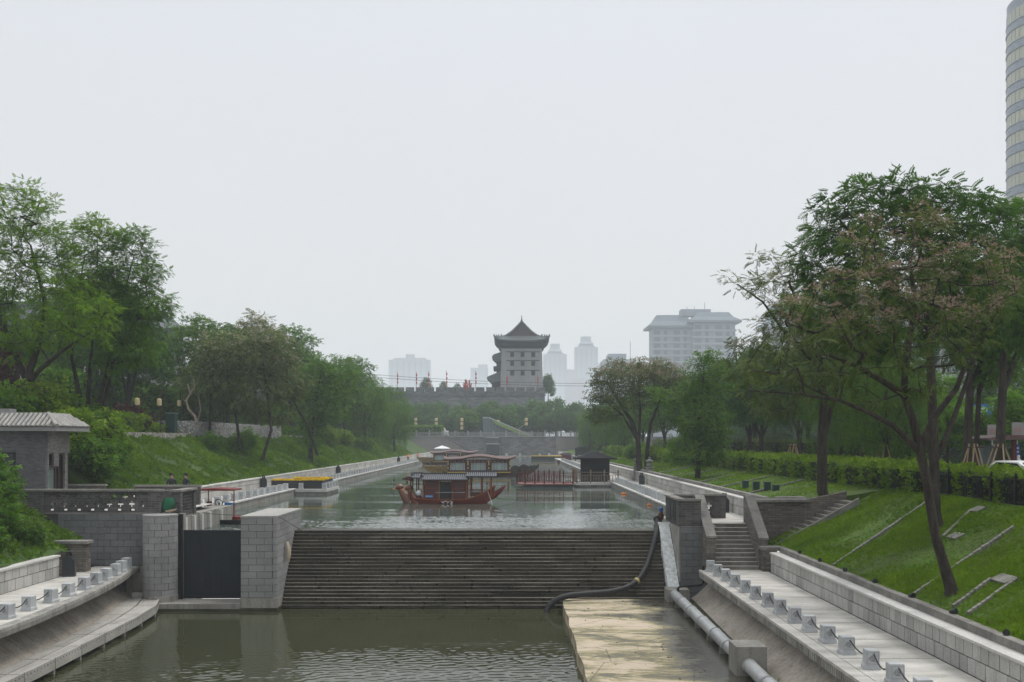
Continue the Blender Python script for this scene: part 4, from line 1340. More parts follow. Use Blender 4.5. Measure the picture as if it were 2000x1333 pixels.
for yy, xx, zz in ((-0.42, 0.0, 0), (0.42, -0.78, 0.02)):
    neck = [(-2.35 + xx, yy, 0.05), (-2.6 + xx * 0.9, yy, 0.30), (-2.84 + xx * 0.95, yy, 0.58), (-2.98 + xx, yy, 0.82), (-3.06 + xx, yy, 1.0), (-3.14 + xx, yy, 1.12)]
    nk = MB().tube(neck, [0.52, 0.45, 0.31, 0.22, 0.20, 0.10], 14)
    f = add('duck_figurehead', nk, m_duck, t, smooth=True)
    hd = MB()
    hd.tube([(-2.84 + xx, yy, 1.08), (-2.94 + xx, yy, 1.14), (-3.12 + xx, yy, 1.18), (-3.30 + xx, yy, 1.13), (-3.42 + xx, yy, 1.06)], [0.05, 0.20, 0.25, 0.18, 0.07], 12)
    add('head', hd, m_duck, f, smooth=True)
    add('beak', MB().loft([[(-3.34 + xx, yy - 0.08, 1.0), (-3.34 + xx, yy + 0.08, 1.0), (-3.34 + xx, yy, 1.15)], [(-3.66 + xx, yy - 0.05, 1.0), (-3.66 + xx, yy + 0.05, 1.0), (-3.66 + xx, yy, 1.06)]], closed=True, caps=True), flat('beak', (0.35, 0.13, 0.05), 0.4), f, smooth=True)
    mbf = MB()
    for i in range(16):
        q = i / 15
        a = -1.1 + 0.7 * (i % 4)
        cx_ = -2.62 - 0.4 * q + xx
        mbf.obox((cx_ + 0.02, yy - 0.42 + 0.22 * q, 0.15 + 0.5 * q + 0.06 * (i % 3)), (0.16, 0.03, 0.08), Quaternion((0, 1, 0), 0.6).to_matrix())
    add('carved_feathers', mbf, m_col, f, kind='stuff')
cabz = 0.28
for x in (-2.0, -0.88, 0.15, 1.18):
    for yy in (-0.98, 0.98):
        add('column', MB().lathe([(0.075, cabz), (0.06, cabz + 0.06), (0.06, 1.70), (0.08, 1.78)], (x, yy, 0), 8), m_col, t, smooth=True)
for x in (1.5, 2.3, 3.0):
    for yy in (-0.8, 0.8):
        add('column', MB().lathe([(0.06, 0.5), (0.055, 0.6), (0.055, 1.95), (0.07, 2.02)], (x, yy, 0), 8), m_col, t, smooth=True)
for x in (-2.95, -2.5):
    for yy in (-0.8, 0.8):
        add('column', MB().lathe([(0.05, 0.35), (0.045, 0.4), (0.045, 1.85), (0.06, 1.92)], (x, yy, 0), 8), m_lac, t, smooth=True)
for x0, x1 in ((-1.92, -0.96), (0.24, 1.10)):
    for yy in (-0.98, 0.96):
        p_ = add('wall_panel', MB().box(x0, x1, yy, yy + 0.03, cabz, 1.70), m_lac, t)
        add('panel_moulding', MB().box(x0 + 0.02, x1 - 0.02, yy - 0.02, yy + 0.05, 1.12, 1.17).box(x0 + 0.02, x1 - 0.02, yy - 0.02, yy + 0.05, 0.68, 0.72).box(x0 + 0.02, x1 - 0.02, yy - 0.02, yy + 0.05, 1.52, 1.56), m_hull, p_)
add('cabin_end', MB().box(-2.02, -1.97, -0.96, 0.96, cabz, 1.5).box(1.16, 1.20, -0.96, -0.3, cabz, 1.7).box(1.16, 1.20, 0.3, 0.96, cabz, 1.7), m_lac, t)
add('door', MB().box(-0.80, -0.2, -0.93, -0.90, cabz, 1.62), m_black, t)  # black sheet standing in for the darkness of the open doorway
add('door', MB().box(-0.2, 0.10, -0.86, -0.83, cabz, 1.62), m_black, t)  # rest of that doorway's darkness, also a black sheet
add('lintel', MB().box(-2.05, 1.25, -1.02, -0.94, 1.68, 1.80).box(-2.05, 1.25, 0.94, 1.02, 1.68, 1.80), m_hull, t)
add('rail', MB().tube([(-1.1, -1.08, 0.84), (1.1, -1.08, 0.84)], 0.022, 6), m_steel, t)
sg = add('name_board', MB().box(-1.85, -1.28, -1.03, -1.0, 0.46, 0.64), m_blue, t)
mb = MB()
for q in frange(-1.78, -1.36, 4):
    mb.box(q - 0.035, q + 0.035, -1.036, -1.031, 0.56, 0.585).box(q - 0.012, q + 0.012, -1.037, -1.032, 0.50, 0.61).box(q - 0.04, q + 0.02, -1.036, -1.031, 0.505, 0.525)
add('lettering', mb, m_white, sg, kind='stuff')
em = MB()
em.tube([(-0.35 + 0.17 * math.cos(a), -1.30, 0.06 + 0.15 * math.sin(a)) for a in frange(0.05, math.pi - 0.05, 10)], 0.022, 5)
em.tube([(-0.64, -1.30, 0.20), (-0.56, -1.30, 0.10), (-0.46, -1.30, 0.05)], 0.018, 5)
em.tube([(-0.06, -1.30, 0.2), (-0.14, -1.30, 0.10), (-0.24, -1.30, 0.05)], 0.018, 5)
em.tube([(0.02, -1.30, 0.20), (0.15, -1.30, 0.20), (0.15, -1.30, 0.03), (0.02, -1.30, 0.03)], 0.022, 5)
em.tube([(0.06, -1.30, 0.12), (0.14, -1.30, 0.12)], 0.018, 5)
add('hull_emblem', em, m_white, hull)


def tiled_roof(parent, x0, x1, ez_, rz_, hw, n_, name='roof'):
    rf = add(name, MB().loft([[(x, -hw, ez_), (x, -hw * 0.5, ez_ + (rz_ - ez_) * 0.42), (x, 0, rz_), (x, hw * 0.5, ez_ + (rz_ - ez_) * 0.42), (x, hw, ez_), (x, hw, ez_ - 0.07), (x, 0, rz_ - 0.1), (x, -hw, ez_ - 0.07)] for x in (x0, x1)], closed=True, caps=True), m_tdark, parent)
    mb_ = MB()
    for q in range(n_):
        x = x0 + (x1 - x0) * (q + 0.5) / n_
        for s_ in (-1, 1):
            mb_.tube([(x, s_ * (hw + 0.03), ez_ + 0.015), (x, s_ * hw * 0.5, ez_ + (rz_ - ez_) * 0.42 + 0.02), (x, 0, rz_ + 0.02)], 0.028, 5)
    add('tile_rows', mb_, m_tpale, rf, kind='stuff')
    add('ridge', MB().box(x0 - 0.03, x1 + 0.03, -0.07, 0.07, rz_ - 0.02, rz_ + 0.09), m_tdark, rf)
    return rf


tiled_roof(t, -2.15, 1.3, 1.80, 2.16, 1.28, 23)
tiled_roof(t, 1.15, 3.42, 2.04, 2.32, 1.05, 15, 'stern_roof')
tiled_roof(t, -2.85, -2.1, 1.93, 2.2, 1.05, 5, 'bow_roof')
add('roof_ornament', MB().lathe([(0.10, 0), (0.13, 0.08), (0.05, 0.2), (0.02, 0.26)], (-2.12, -0.9, 1.98), 8).lathe([(0.10, 0), (0.13, 0.08), (0.05, 0.2), (0.02, 0.26)], (-2.85, -0.7, 2.08), 8), m_tdark, t)
br = add('eave_bracket', MB().loft([[(-2.75, -0.55, 1.62), (-2.75, -0.45, 1.62), (-2.75, -0.45, 1.96), (-2.75, -0.55, 1.96)], [(-3.2, -0.53, 1.72), (-3.2, -0.47, 1.72), (-3.2, -0.47, 2.0), (-3.2, -0.53, 2.0)], [(-3.62, -0.52, 1.78), (-3.62, -0.48, 1.78), (-3.62, -0.48, 1.84), (-3.62, -0.52, 1.84)]], closed=True, caps=True), m_lac, t)
add('lantern', MB().lathe([(0.02, 0.3), (0.07, 0.27), (0.08, 0.1), (0.07, 0.06), (0.02, 0.0)], (-3.25, -0.5, 1.42), 8), m_duck, br, smooth=True)
add('stern_bench', MB().box(1.4, 2.9, -0.7, -0.45, 0.55, 0.8).box(1.4, 2.9, 0.45, 0.7, 0.55, 0.8), m_lac, t)
rl = MB()
for q in frange(1.5, 2.3, 5):
    rl.box(q - 0.02, q + 0.02, -0.86, -0.82, 0.55, 1.0)
rl.box(1.4, 2.4, -0.87, -0.81, 1.0, 1.06)
add('stern_railing', rl, m_lac, t)
add('fender', MB().lathe([(0.05, 0.0), (0.22, 0.08), (0.26, 0.25), (0.16, 0.42), (0.03, 0.46)], (-2.35, -0.75, 0.55), 10), flat('white_cover', (0.55, 0.57, 0.6), 0.6), t, smooth=True)
single('mooring_rope', MB().tube([(-4.55 + 2.75, 75.75, 0.95), (-4.55 + 2.9, 75.7, 0.5), (-4.55 + 3.1, 75.6, -0.02)], 0.022, 5), flat('pale_rope', (0.5, 0.47, 0.42), 0.9), 'pale mooring rope hanging from the stern of the red boat', 'rope')
single('mooring_line', MB().tube([(-1.2, 76.8, 0.35), (0.4, 78.5, 0.1), (1.6, 80, -0.02)], 0.015, 4), m_rope, 'thin mooring line running from the red boat into the water', 'rope')

# --- two larger glazed pleasure boats
m_brown = flat('brown_boat_timber', (0.075, 0.02, 0.018), 0.5)
m_gold = stone('gold_carving', (0.12, 0.08, 0.025), (0.30, 0.21, 0.075), rough=0.5, scale=4, grain=9, bump=0.9, dist=1.0)
m_goldp = flat('gold_paint', (0.48, 0.36, 0.06), 0.5)
m_roofb = flat('boat_roof_brown', (0.11, 0.06, 0.052), 0.5)
m_pane = flat('pale_boat_glass', (0.30, 0.37, 0.36), 0.12, 0.5)
m_scale = stone('dark_carved_tail', (0.03, 0.03, 0.028), (0.075, 0.06, 0.05), rough=0.5, scale=4, bump=0.6, grain=9)


def glazed_boat(label, loc, rz=0.0, stern=True):
    t_ = thing('glazed_boat', label, 'boat', loc, rz, 'brown glazed pleasure boats')
    secs_ = []
    for x, hw, zb, zt in ((-6.2, 0.5, 0.2, 0.75), (-5.0, 1.2, -0.2, 0.6), (-3.5, 1.6, -0.4, 0.55), (0, 1.7, -0.4, 0.55), (3.2, 1.6, -0.4, 0.55), (4.6, 1.2, -0.2, 0.62), (5.8, 0.5, 0.1, 0.8)):
        secs_.append([(x, -hw, zt), (x, -hw * 0.8, zb), (x, hw * 0.8, zb), (x, hw, zt)])
    add('hull', MB().loft(secs_, closed=True, caps=True), m_brown, t_, smooth=False)
    add('gold_band', MB().box(-4.1, 4.1, -1.735, -1.69, 0.47, 0.58), m_goldp, t_)
    add('cabin', MB().box(-4.05, 4.05, -1.5, 1.5, 0.56, 0.80).box(-4.05, 4.05, -1.5, 1.5, 1.75, 2.15), m_brown, t_)
    for i, (x0, x1) in enumerate(((-3.75, -1.8), (-1.05, 0.90), (1.65, 3.70))):
        for yy in (-1.5, 1.44):
            w_ = add('window', MB().box(x0, x1, yy + 0.015, yy + 0.045, 0.80, 1.75), m_pane, t_)
            mb_ = MB()
            for q in (0.0, 0.10, 0.20, 0.34, 0.66, 0.80, 0.90, 1.0):
                x = x0 + (x1 - x0) * q
                mb_.box(x - 0.02, x + 0.02, yy - 0.01, yy + 0.07, 0.80, 1.75)
            mb_.box(x0, x1, yy - 0.008, yy + 0.068, 1.6, 1.64)
            add('mullion', mb_, m_brown, w_)
    for x0, x1 in ((-4.05, -3.77), (-1.78, -1.07), (0.92, 1.63), (3.72, 4.05)):
        add('cabin_pier', MB().box(x0, x1, -1.5, 1.5, 0.80, 1.75), m_brown, t_)
    for x in (-4.0, -1.42, 1.28, 4.0):
        add('gold_post', MB().box(x - 0.07, x + 0.07, -1.56, -1.5, 1.45, 2.05), m_goldp, t_)
        add('gold_boss', MB().box(x - 0.07, x + 0.07, -1.56, -1.5, 0.95, 1.2), m_goldp, t_)
    rf = MB()
    prof_ = [(-4.6, 2.32), (-4.2, 2.22), (-3.6, 2.20), (-2.2, 2.28), (-1.4, 2.46), (-0.5, 2.58), (0.2, 2.60), (1.0, 2.55), (2.0, 2.38), (2.8, 2.27), (3.6, 2.24), (4.2, 2.34), (4.75, 2.52)]
    rf.loft([[(x, -1.8, z), (x, -1.7, z + 0.09), (x, 0, z + 0.30), (x, 1.7, z + 0.09), (x, 1.8, z), (x, 0, z - 0.02)] for x, z in prof_], closed=True, caps=True)
    roof_ = add('roof', rf, m_roofb, t_)
    add('fascia', MB().loft([[(x, -1.72, z - 0.16), (x, -1.66, z - 0.16), (x, -1.66, z + 0.02), (x, -1.72, z + 0.02)] for x, z in prof_], closed=True, caps=True), m_brown, roof_)
    mb_ = MB()
    for q in frange(-3.6, 3.6, 15):
        mb_.box(q - 0.03, q + 0.03, -1.53, -1.505, 1.93, 2.0)
    add('eave_lights', mb_, flat('lamp_white', (0.6, 0.6, 0.58), 0.5), roof_, kind='stuff')
    pw = MB()
    outl = [(-4.0, 0.35), (-4.0, 1.25), (-4.5, 1.32), (-4.9, 1.28), (-5.2, 1.36), (-5.6, 1.28), (-6.1, 1.36), (-6.6, 1.34), (-7.3, 1.40), (-7.2, 1.15), (-6.95, 1.05), (-6.9, 0.78), (-6.5, 0.62), (-6.2, 0.42), (-5.6, 0.30), (-5.0, 0.38), (-4.5, 0.25)]
    pw.prism(outl, 'y', -1.25, -0.75)
    pw.prism([(a, b) for a, b in outl], 'y', 0.75, 1.25)
    f_ = add('carved_prow', pw, m_gold, t_)
    bs = MB()
    rr_ = random.Random(3)
    for i in range(40):
        x, z = rr_.uniform(-6.7, -4.1), rr_.uniform(0.45, 1.25)
        r_ = rr_.uniform(0.07, 0.16)
        bs.tube([(x + r_ * math.cos(a), -1.26, z + r_ * math.sin(a)) for a in frange(0, 5, 7)], 0.03, 4)
    add('carved_scrolls', bs, m_gold, f_, kind='stuff')
    add('prow_shadow', MB().box(-6.0, -4.0, -0.8, 0.8, 0.0, 1.0), m_brown, t_)
    if stern:
        add('stern_drum', MB().tube([(4.75, -1.2, 0.75), (4.75, 1.2, 0.75)], 0.68, 16), m_scale, t_, smooth=True)
        add('stern_drum', MB().tube([(5.85, -1.2, 0.85), (5.85, 1.2, 0.85)], 0.72, 16), m_scale, t_, smooth=True)
        for i, (x, tip, zz) in enumerate(((6.0, 7.35, 1.55), (6.5, 7.85, 1.6), (5.6, 6.9, 1.45))):
            pl = [(x - 0.5, 0.35), (x - 0.1, 0.9), (tip - 0.3, zz - 0.15), (tip, zz), (tip - 0.05, zz - 0.5), (x + 0.6, 0.5), (x + 0.1, 0.2)]
            add('tail_fin', MB().prism(pl, 'y', -0.9 + 0.55 * i, -0.8 + 0.55 * i), m_scale, t_)
    return t_


glazed_boat('nearer brown glazed pleasure boat with gold carved prow and dark tail', (-4.3, 134.5, 0))
glazed_boat('farther brown glazed pleasure boat moored near the white parasol', (-11.4, 201, 0), R(3), stern=False)
t = thing('parasol', 'white square parasol behind the farther glazed boat', 'parasol', (-14.6, 214, PU))
add('canopy', MB().loft([[(-16.3, 213, 2.95), (-12.9, 213, 2.95), (-12.9, 215, 2.95), (-16.3, 215, 2.95)], [(-15.4, 213.5, 3.3), (-13.8, 213.5, 3.3), (-13.8, 214.5, 3.3), (-15.4, 214.5, 3.3)], [(-14.7, 213.9, 3.55), (-14.5, 213.9, 3.55), (-14.5, 214.1, 3.55), (-14.7, 214.1, 3.55)]], closed=True, caps=True), m_white, t, world=True)
add('pole', MB().tube([(-14.6, 214, 0.2), (-14.6, 214, 3.4)], 0.05, 6), m_steel, t, world=True)
single('pontoon', MB().box(-17.5, -11.5, 212, 216, -0.2, 0.45), m_fascia, 'low grey pontoon under the white parasol', 'pontoon')

# --- red railed jetty
m_rail = flat('red_brown_rail', (0.12, 0.03, 0.028), 0.5)
m_deckr = flat('red_deck', (0.26, 0.12, 0.10), 0.6)
jx0, jx1, jy0, jy1 = 0.9, 6.1, 100.6, 105.0
t = thing('jetty', 'floating jetty with red brown railings beside the black pavilion', 'jetty', (3.5, 102.8, 0))
outl = [(jx0 - 0.5, jy0 + 1.2), (jx0 + 0.35, jy0), (jx1, jy0), (jx1, jy1), (jx0 - 0.5, jy1)]
add('deck', MB().prism(outl, 'z', 0.30, 0.42), m_deckr, t, world=True)
add('float_base', MB().box(jx0 + 0.2, jx1 - 0.1, jy0 + 0.25, jy1 - 0.2, -0.3, 0.30), flat('float_grey', (0.10, 0.11, 0.115), 0.6), t, world=True)
path = [(jx0 + 0.35, jy0), (jx1, jy0)]


def railing(parent, p0, p1, z0, mat, n_post, h=1.05, pan=3, slats=2):
    p0, p1 = Vector((*p0, z0)), Vector((*p1, z0))
    for i in range(n_post + 1):
        q = p0.lerp(p1, i / n_post)
        add('post', MB().lathe([(0.075, 0), (0.075, h + 0.12), (0.05, h + 0.14), (0.08, h + 0.17), (0.05, h + 0.24)], q, 8), mat, parent, world=True)
    d_ = (p1 - p0)
    ang = math.atan2(d_.y, d_.x)
    mz = Quaternion((0, 0, 1), ang).to_matrix()
    for zz in (0.12, h - 0.02, h * 0.72):
        add('rail', MB().obox(tuple(p0.lerp(p1, 0.5) + Vector((0, 0, zz))), (d_.length, 0.055, 0.06), mz), mat, parent, world=True)
    for i in range(n_post):
        a, b_ = p0.lerp(p1, i / n_post), p0.lerp(p1, (i + 1) / n_post)
        for j in range(pan):
            q = a.lerp(b_, (j + 1) / (pan + 1))
            add('baluster', MB().obox(tuple(q + Vector((0, 0, h * 0.43))), (0.05, 0.045, h * 0.6), mz), mat, parent, world=True)
        for zz in frange(h * 0.28, h * 0.56, slats):
            add('cross_slat', MB().obox(tuple(a.lerp(b_, 0.5) + Vector((0, 0, zz))), (d_.length / n_post * 0.5, 0.04, 0.04), mz), mat, parent, world=True)


railing(t, (jx0 + 0.4, jy0 + 0.1), (jx1 - 0.1, jy0 + 0.1), 0.42, m_rail, 5)
railing(t, (jx0 - 0.4, jy0 + 1.25), (jx0 + 0.4, jy0 + 0.1), 0.42, m_rail, 1)
railing(t, (jx0 - 0.4, jy0 + 1.25), (jx0 - 0.4, jy1 - 0.1), 0.42, m_rail, 3)
railing(t, (jx0 - 0.4, jy1 - 0.1), (jx1 - 1.2, jy1 - 0.1), 0.42, m_rail, 4)
t = thing('pavilion_platform', 'stone platform with tan wooden railings in front of the black pavilion', 'platform', (8.6, 105, 0))
add('deck', MB().box(6.35, 10.75, 102.6, 110, 0.18, 0.40), m_ledge, t, world=True)
add('base', MB().box(6.5, 10.7, 102.75, 109.8, -0.5, 0.18), m_fascia, t, world=True)
m_tan = flat('tan_rail', (0.20, 0.155, 0.11), 0.7)
railing(t, (6.5, 102.75), (10.65, 102.75), 0.40, m_tan, 3, h=1.1, pan=4, slats=3)
railing(t, (6.5, 103.2), (6.5, 109.0), 0.40, m_tan, 4, h=1.15)
t = thing('pavilion', 'black boarded pavilion with wide hipped roof on the right', 'pavilion', (8.6, 107.2, 0.4))
m_pav = stone('black_boarding', (0.012, 0.014, 0.016), (0.022, 0.025, 0.028), rough=0.55, scale=0.8, brick=(4.0, 0.16, 0.012, (0.5, 0.5, 0.5)), bump=0.3)
add('wall', MB().box(7.25, 9.95, 106, 108.6, 0.4, 2.75), m_pav, t, world=True)
for x in (7.2, 10.0):
    add('corner_post', MB().box(x - 0.09, x + 0.09, 105.9, 106.08, 0.4, 2.8), m_black, t, world=True)
rf = MB()
rf.loft([[(6.5, 105.0, 2.72), (10.75, 105.0, 2.72), (10.75, 109.4, 2.72), (6.5, 109.4, 2.72)], [(6.45, 104.95, 2.86), (10.8, 104.95, 2.86), (10.8, 109.45, 2.86), (6.45, 109.45, 2.86)], [(7.4, 106, 3.12), (9.9, 106, 3.12), (9.9, 108.4, 3.12), (7.4, 108.4, 3.12)], [(8.3, 107.1, 3.52), (9.0, 107.1, 3.52), (9.0, 107.3, 3.52), (8.3, 107.3, 3.52)]], closed=True, caps=True)
add('roof', rf, stone('black_shingle', (0.02, 0.021, 0.023), (0.04, 0.041, 0.043), scale=2, grain=10), t, world=True)
t = thing('kiosk', 'small dark kiosk with curved roof beyond the black pavilion', 'kiosk', (13.6, 206, PU))
add('wall', MB().box(12.7, 15.4, 205, 207, PU, 3.0), flat('kiosk_grey', (0.06, 0.06, 0.058), 0.7), t, world=True)
add('roof', MB().prism([(12.2, 3.05), (12.6, 3.25), (13.6, 3.5), (14.5, 3.5), (15.5, 3.25), (15.9, 3.05), (15.4, 3.0), (12.7, 3.0)], 'y', 204.4, 207.6), flat('kiosk_roof', (0.05, 0.05, 0.055), 0.6), t, world=True)
t = thing('tour_boat', 'far small red boat with curved roof by the right promenade', 'boat', (11.3, 215, 0))
add('hull', MB().loft([[(x, 213 + c, -0.2), (x, 216 - c, -0.2), (x, 216 - c, 0.5), (x, 213 + c, 0.5)] for x, c in ((9.5, 0.8), (10.2, 0), (12.5, 0), (13.2, 0.8))], closed=True, caps=True), m_brown, t, world=True)
add('cabin', MB().box(10.4, 12.4, 213.4, 215.6, 0.5, 1.6), m_rail, t, world=True)
add('roof', MB().prism([(9.9, 1.75), (10.6, 2.05), (11.8, 2.1), (12.8, 1.8), (12.6, 1.65), (10.1, 1.62)], 'y', 213, 216), flat('boat_roof_grey', (0.10, 0.09, 0.09), 0.6), t, world=True)
t = thing('flower_planter', 'far dark planter with a strip of yellow flowers on the right', 'planter', (8, 240, 0))
add('box', MB().box(4.5, 12.4, 239, 241, -0.3, 0.9), m_plant, t, world=True)
add('flowers', MB().box(4.6, 12.3, 238.98, 241, 0.9, 1.1), flat('flower_yellow_far', (0.55, 0.38, 0.02), 0.8), t, world=True)

# --- stone lantern gate posts on the right
m_lant = stone('old_lantern_stone', (0.14, 0.14, 0.13), (0.27, 0.265, 0.25), scale=2, streak=0.5, bump=0.4)
for x, y, lab in ((13.0, 106.5, 'left old stone post with round lantern top by the right wall'), (13.55, 101.0, 'right old stone post with round lantern top by the right wall')):
    t = thing('lantern_post', lab, 'stone post', (x, y, PU))
    add('shaft', MB().loft([[(x - a, y - a, z), (x + a, y - a, z), (x + a, y + a, z), (x - a, y + a, z)] for a, z in ((0.46, PU), (0.46, PU + 0.35), (0.34, PU + 0.4), (0.32, 1.9), (0.40, 1.95), (0.40, 2.05))], closed=True, caps=True), m_lant, t, world=True)
    add('lantern', MB().lathe([(0.18, 2.05), (0.28, 2.15), (0.30, 2.35), (0.18, 2.45), (0.30, 2.52), (0.40, 2.62), (0.36, 2.72), (0.14, 2.78), (0.08, 2.85), (0.10, 2.92), (0.02, 3.05)], (x, y, 0), 14), m_lant, t, world=True, smooth=True)

# --- lawn kerbs, tree pits, spotlights, cabinets on the right bank
def on_slope(x, y, dz=0.0):
    return (x, y, z_right(x, y) + dz)


def kerb(label, x0, y0, x1, y1, n_):
    a0, a1 = Vector(on_slope(x0, y0)), Vector(on_slope(x1, y1))
    t_ = thing('stone_kerb', label, 'kerb', a0)
    d_ = (a1 - a0)
    rot = d_.to_track_quat('X', 'Z').to_matrix()
    mb_ = MB()
    for i in range(n_):
        p = a0.lerp(a1, (i + 0.5) / n_)
        mb_.obox((p.x, p.y, p.z + 0.045 + 0.02 * rnd.random()), (d_.length / n_ - 0.03, 0.09, 0.12), rot)
    add('kerb_stones', mb_, m_cap, t_, world=True, kind='stuff')
    return t_


kerb('stone kerb line climbing the lawn left of the near tree', 12.85, 41.0, 17.9, 44.3, 26)
kerb('stone kerb line climbing the lawn past the near tree trunk', 12.9, 33.0, 17.3, 35.3, 24)
kerb('nearest stone kerb line on the lawn at the right edge', 12.9, 25.0, 17.0, 27.2, 22)
kerb('left edging of the near tree pit', 13.05, 30.3, 14.6, 31.2, 9)
kerb('right edging of the near tree pit', 13.0, 29.2, 14.9, 30.2, 11)
for x, y, lab, sx in ((14.75, 30.7, 'stone slab closing the top of the near tree pit', 1.1), (16.2, 37.4, 'stone slab at the lower end of the leaning tree pit', 0.9), (18.0, 39.6, 'stone slab at the upper end of the leaning tree pit', 0.8)):
    p = on_slope(x, y, 0.05)
    t = single('tree_pit_slab', MB().obox(p, (0.42, sx * 0.85, 0.08), Quaternion((0, 1, 0), -0.43).to_matrix()), m_cap, lab, 'slab')
kerb('edging beside the pit of the leaning tree', 16.0, 38.0, 17.9, 39.9, 10)
for i, y in enumerate((60, 68, 76, 86, 97)):
    kerb('%s far stone kerb line across the upper right lawn' % ordinal(i), 13.5, y, 18.6, y + 4.5, 24)
spot_b = MB().tube([(0, 0.09, 0.16), (0, -0.05, 0.19), (0, -0.12, 0.2)], [0.05, 0.085, 0.095], 12).mesh('lamp_head', m_black, True)
spot_s = MB().tube([(0, 0, 0), (0, 0, 0.12)], 0.018, 6).mesh('stake', m_black)
for i, (x, y) in enumerate(((1553, 1083), (1595, 1098), (1642, 1118), (1700, 1140), (1775, 1168), (1857, 1200), (1967, 1241))):
    d_ = 10.97 / ((y - 860 + 8) / 2000 + (x - 1000) / 2000 * 0.458)
    p = P(x, y, d_)
    t = thing('garden_spotlight', '%s small black garden spotlight from the stairs along the lawn edge' % ordinal(i), 'spotlight', on_slope(max(p.x, 12.75), d_), rnd.uniform(-0.8, 0.8), 'spotlights along the lawn edge')
    piece('lamp_head', spot_b, t, (0, 0, 0), (0.95, 0.95, 0.95), world=False)
    piece('stake', spot_s, t, (0, 0, 0), world=False)
for i, (x, y, lab) in enumerate(((14.7, 64.5, 'leftmost'), (14.9, 62.5, 'second'), (15.2, 61.0, 'third'), (15.45, 60.0, 'rightmost smaller'))):
    h = 0.5 if i < 3 else 0.32
    t = thing('utility_box', '%s dark green box of the four on the upper right lawn' % lab, 'box', on_slope(x, y))
    zb = z_right(x, y)
    add('case', MB().box(x - 0.18, x + 0.18, y - 0.15, y + 0.15, zb, zb + h), flat('box_green', (0.018, 0.05, 0.045), 0.5), t, world=True)
    add('lid', MB().box(x - 0.2, x + 0.2, y - 0.17, y + 0.17, zb + h, zb + h + 0.04), flat('box_green_lid', (0.03, 0.07, 0.06), 0.5), t, world=True)

# --- iron fence along the top of the right bank
t = thing('iron_fence', 'black iron fence half grown over by the hedge at the right', 'fence', (19.2, 38, RD))
y = 27.0
i = 0
while y < 47.5:
    add('post', MB().box(19.14, 19.26, y - 0.05, y + 0.05, RD - 0.1, RD + 1.12), m_black, t, world=True)
    add('finial', MB().lathe([(0.03, 0), (0.06, 0.04), (0.05, 0.09), (0.01, 0.15)], (19.2, y, RD + 1.12), 8), m_black, t, world=True)
    if y + 2.0 < 47.6:
        add('top_rail', MB().box(19.17, 19.23, y + 0.05, y + 1.95, RD + 0.96, RD + 1.02), m_black, t, world=True)
        add('bottom_rail', MB().box(19.17, 19.23, y + 0.05, y + 1.95, RD + 0.1, RD + 0.15), m_black, t, world=True)
        for q in frange(y + 0.17, y + 1.83, 14):
            add('bar', MB().box(19.185, 19.215, q - 0.015, q + 0.015, RD + 0.02, RD + 1.0), m_black, t, world=True)
    y += 2.0
mb = MB()
mb.box(19.05, 19.4, 26, 48, RD - 0.3, RD + 0.03)
add('fence_kerb', mb, m_cap, t, world=True)

# ================================================================== LEFT BANK FURNITURE
def rubble(name, c1, c2):
    m, n, l, b, out = nodes_of(name)
    g = n.new('ShaderNodeNewGeometry').outputs['Position']
    vo = n.new('ShaderNodeTexVoronoi'); vo.inputs['Scale'].default_value = 5.5
    l.new(g, vo.inputs['Vector'])
    bw = n.new('ShaderNodeRGBToBW'); l.new(vo.outputs['Color'], bw.inputs[0])
    col = ramp(n, l, bw.outputs[0], [(0.1, c1), (0.9, c2)])
    dk = rng(n, l, vo.outputs['Distance'], 0.25, 0.62, 1.0, 0.45)
    v_ = n.new('ShaderNodeVectorMath'); v_.operation = 'SCALE'
    l.new(col, v_.inputs[0]); l.new(dk, v_.inputs['Scale'])
    l.new(v_.outputs[0], b.inputs['Base Color'])
    b.inputs['Roughness'].default_value = 0.9
    bp_ = n.new('ShaderNodeBump'); bp_.inputs['Strength'].default_value = 0.9; bp_.inputs['Distance'].default_value = 0.08
    bp_.invert = True
    l.new(vo.outputs['Distance'], bp_.inputs['Height']); l.new(bp_.outputs[0], b.inputs['Normal'])
    return m


m_gab = rubble('gabion_rubble', (0.22, 0.22, 0.21), (0.46, 0.455, 0.44))
m_gabw = rubble('warm_gabion_rubble', (0.26, 0.24, 0.21), (0.46, 0.43, 0.38))
gab = bevel_cube('gabion_basket', m_gab, 0.03)
gabw = bevel_cube('gabion_basket', m_gabw, 0.03)
t = thing('gabion_wall', 'tall pale gabion wall of wired rubble on the left bank', 'wall', (-29.2, 110, 4.7))
y = 92.0
while y < 128:
    for k in range(3):
        piece('gabion_basket', gab, t, (-29.3 + 0.04 * rnd.random(), y + 0.75, 4.75 + 0.28 + k * 0.56), (0.9, 1.49, 0.555))
    y += 1.5
for k in range(3):
    for q in range(3):
        piece('gabion_basket', gab, t, (-30.2 - 1.5 * q, 92.45, 5.03 + k * 0.56), (1.49, 0.9, 0.555))
for y0, y1, lab in ((72.0, 91.9, 'low pale rubble wall under the hedge on the left bank'), (128.1, 160, 'low pale rubble wall continuing past the tall gabion wall')):
    t = thing('gabion_wall', lab, 'wall', (-29.2, (y0 + y1) / 2, 4.6))
    y = y0
    while y < y1 - 0.2:
        w = min(1.5, y1 - y)
        piece('gabion_basket', gabw, t, (-29.2 + 0.05 * rnd.random(), y + w / 2, 4.85), (0.8, w - 0.01, 0.9))
        y += 1.5

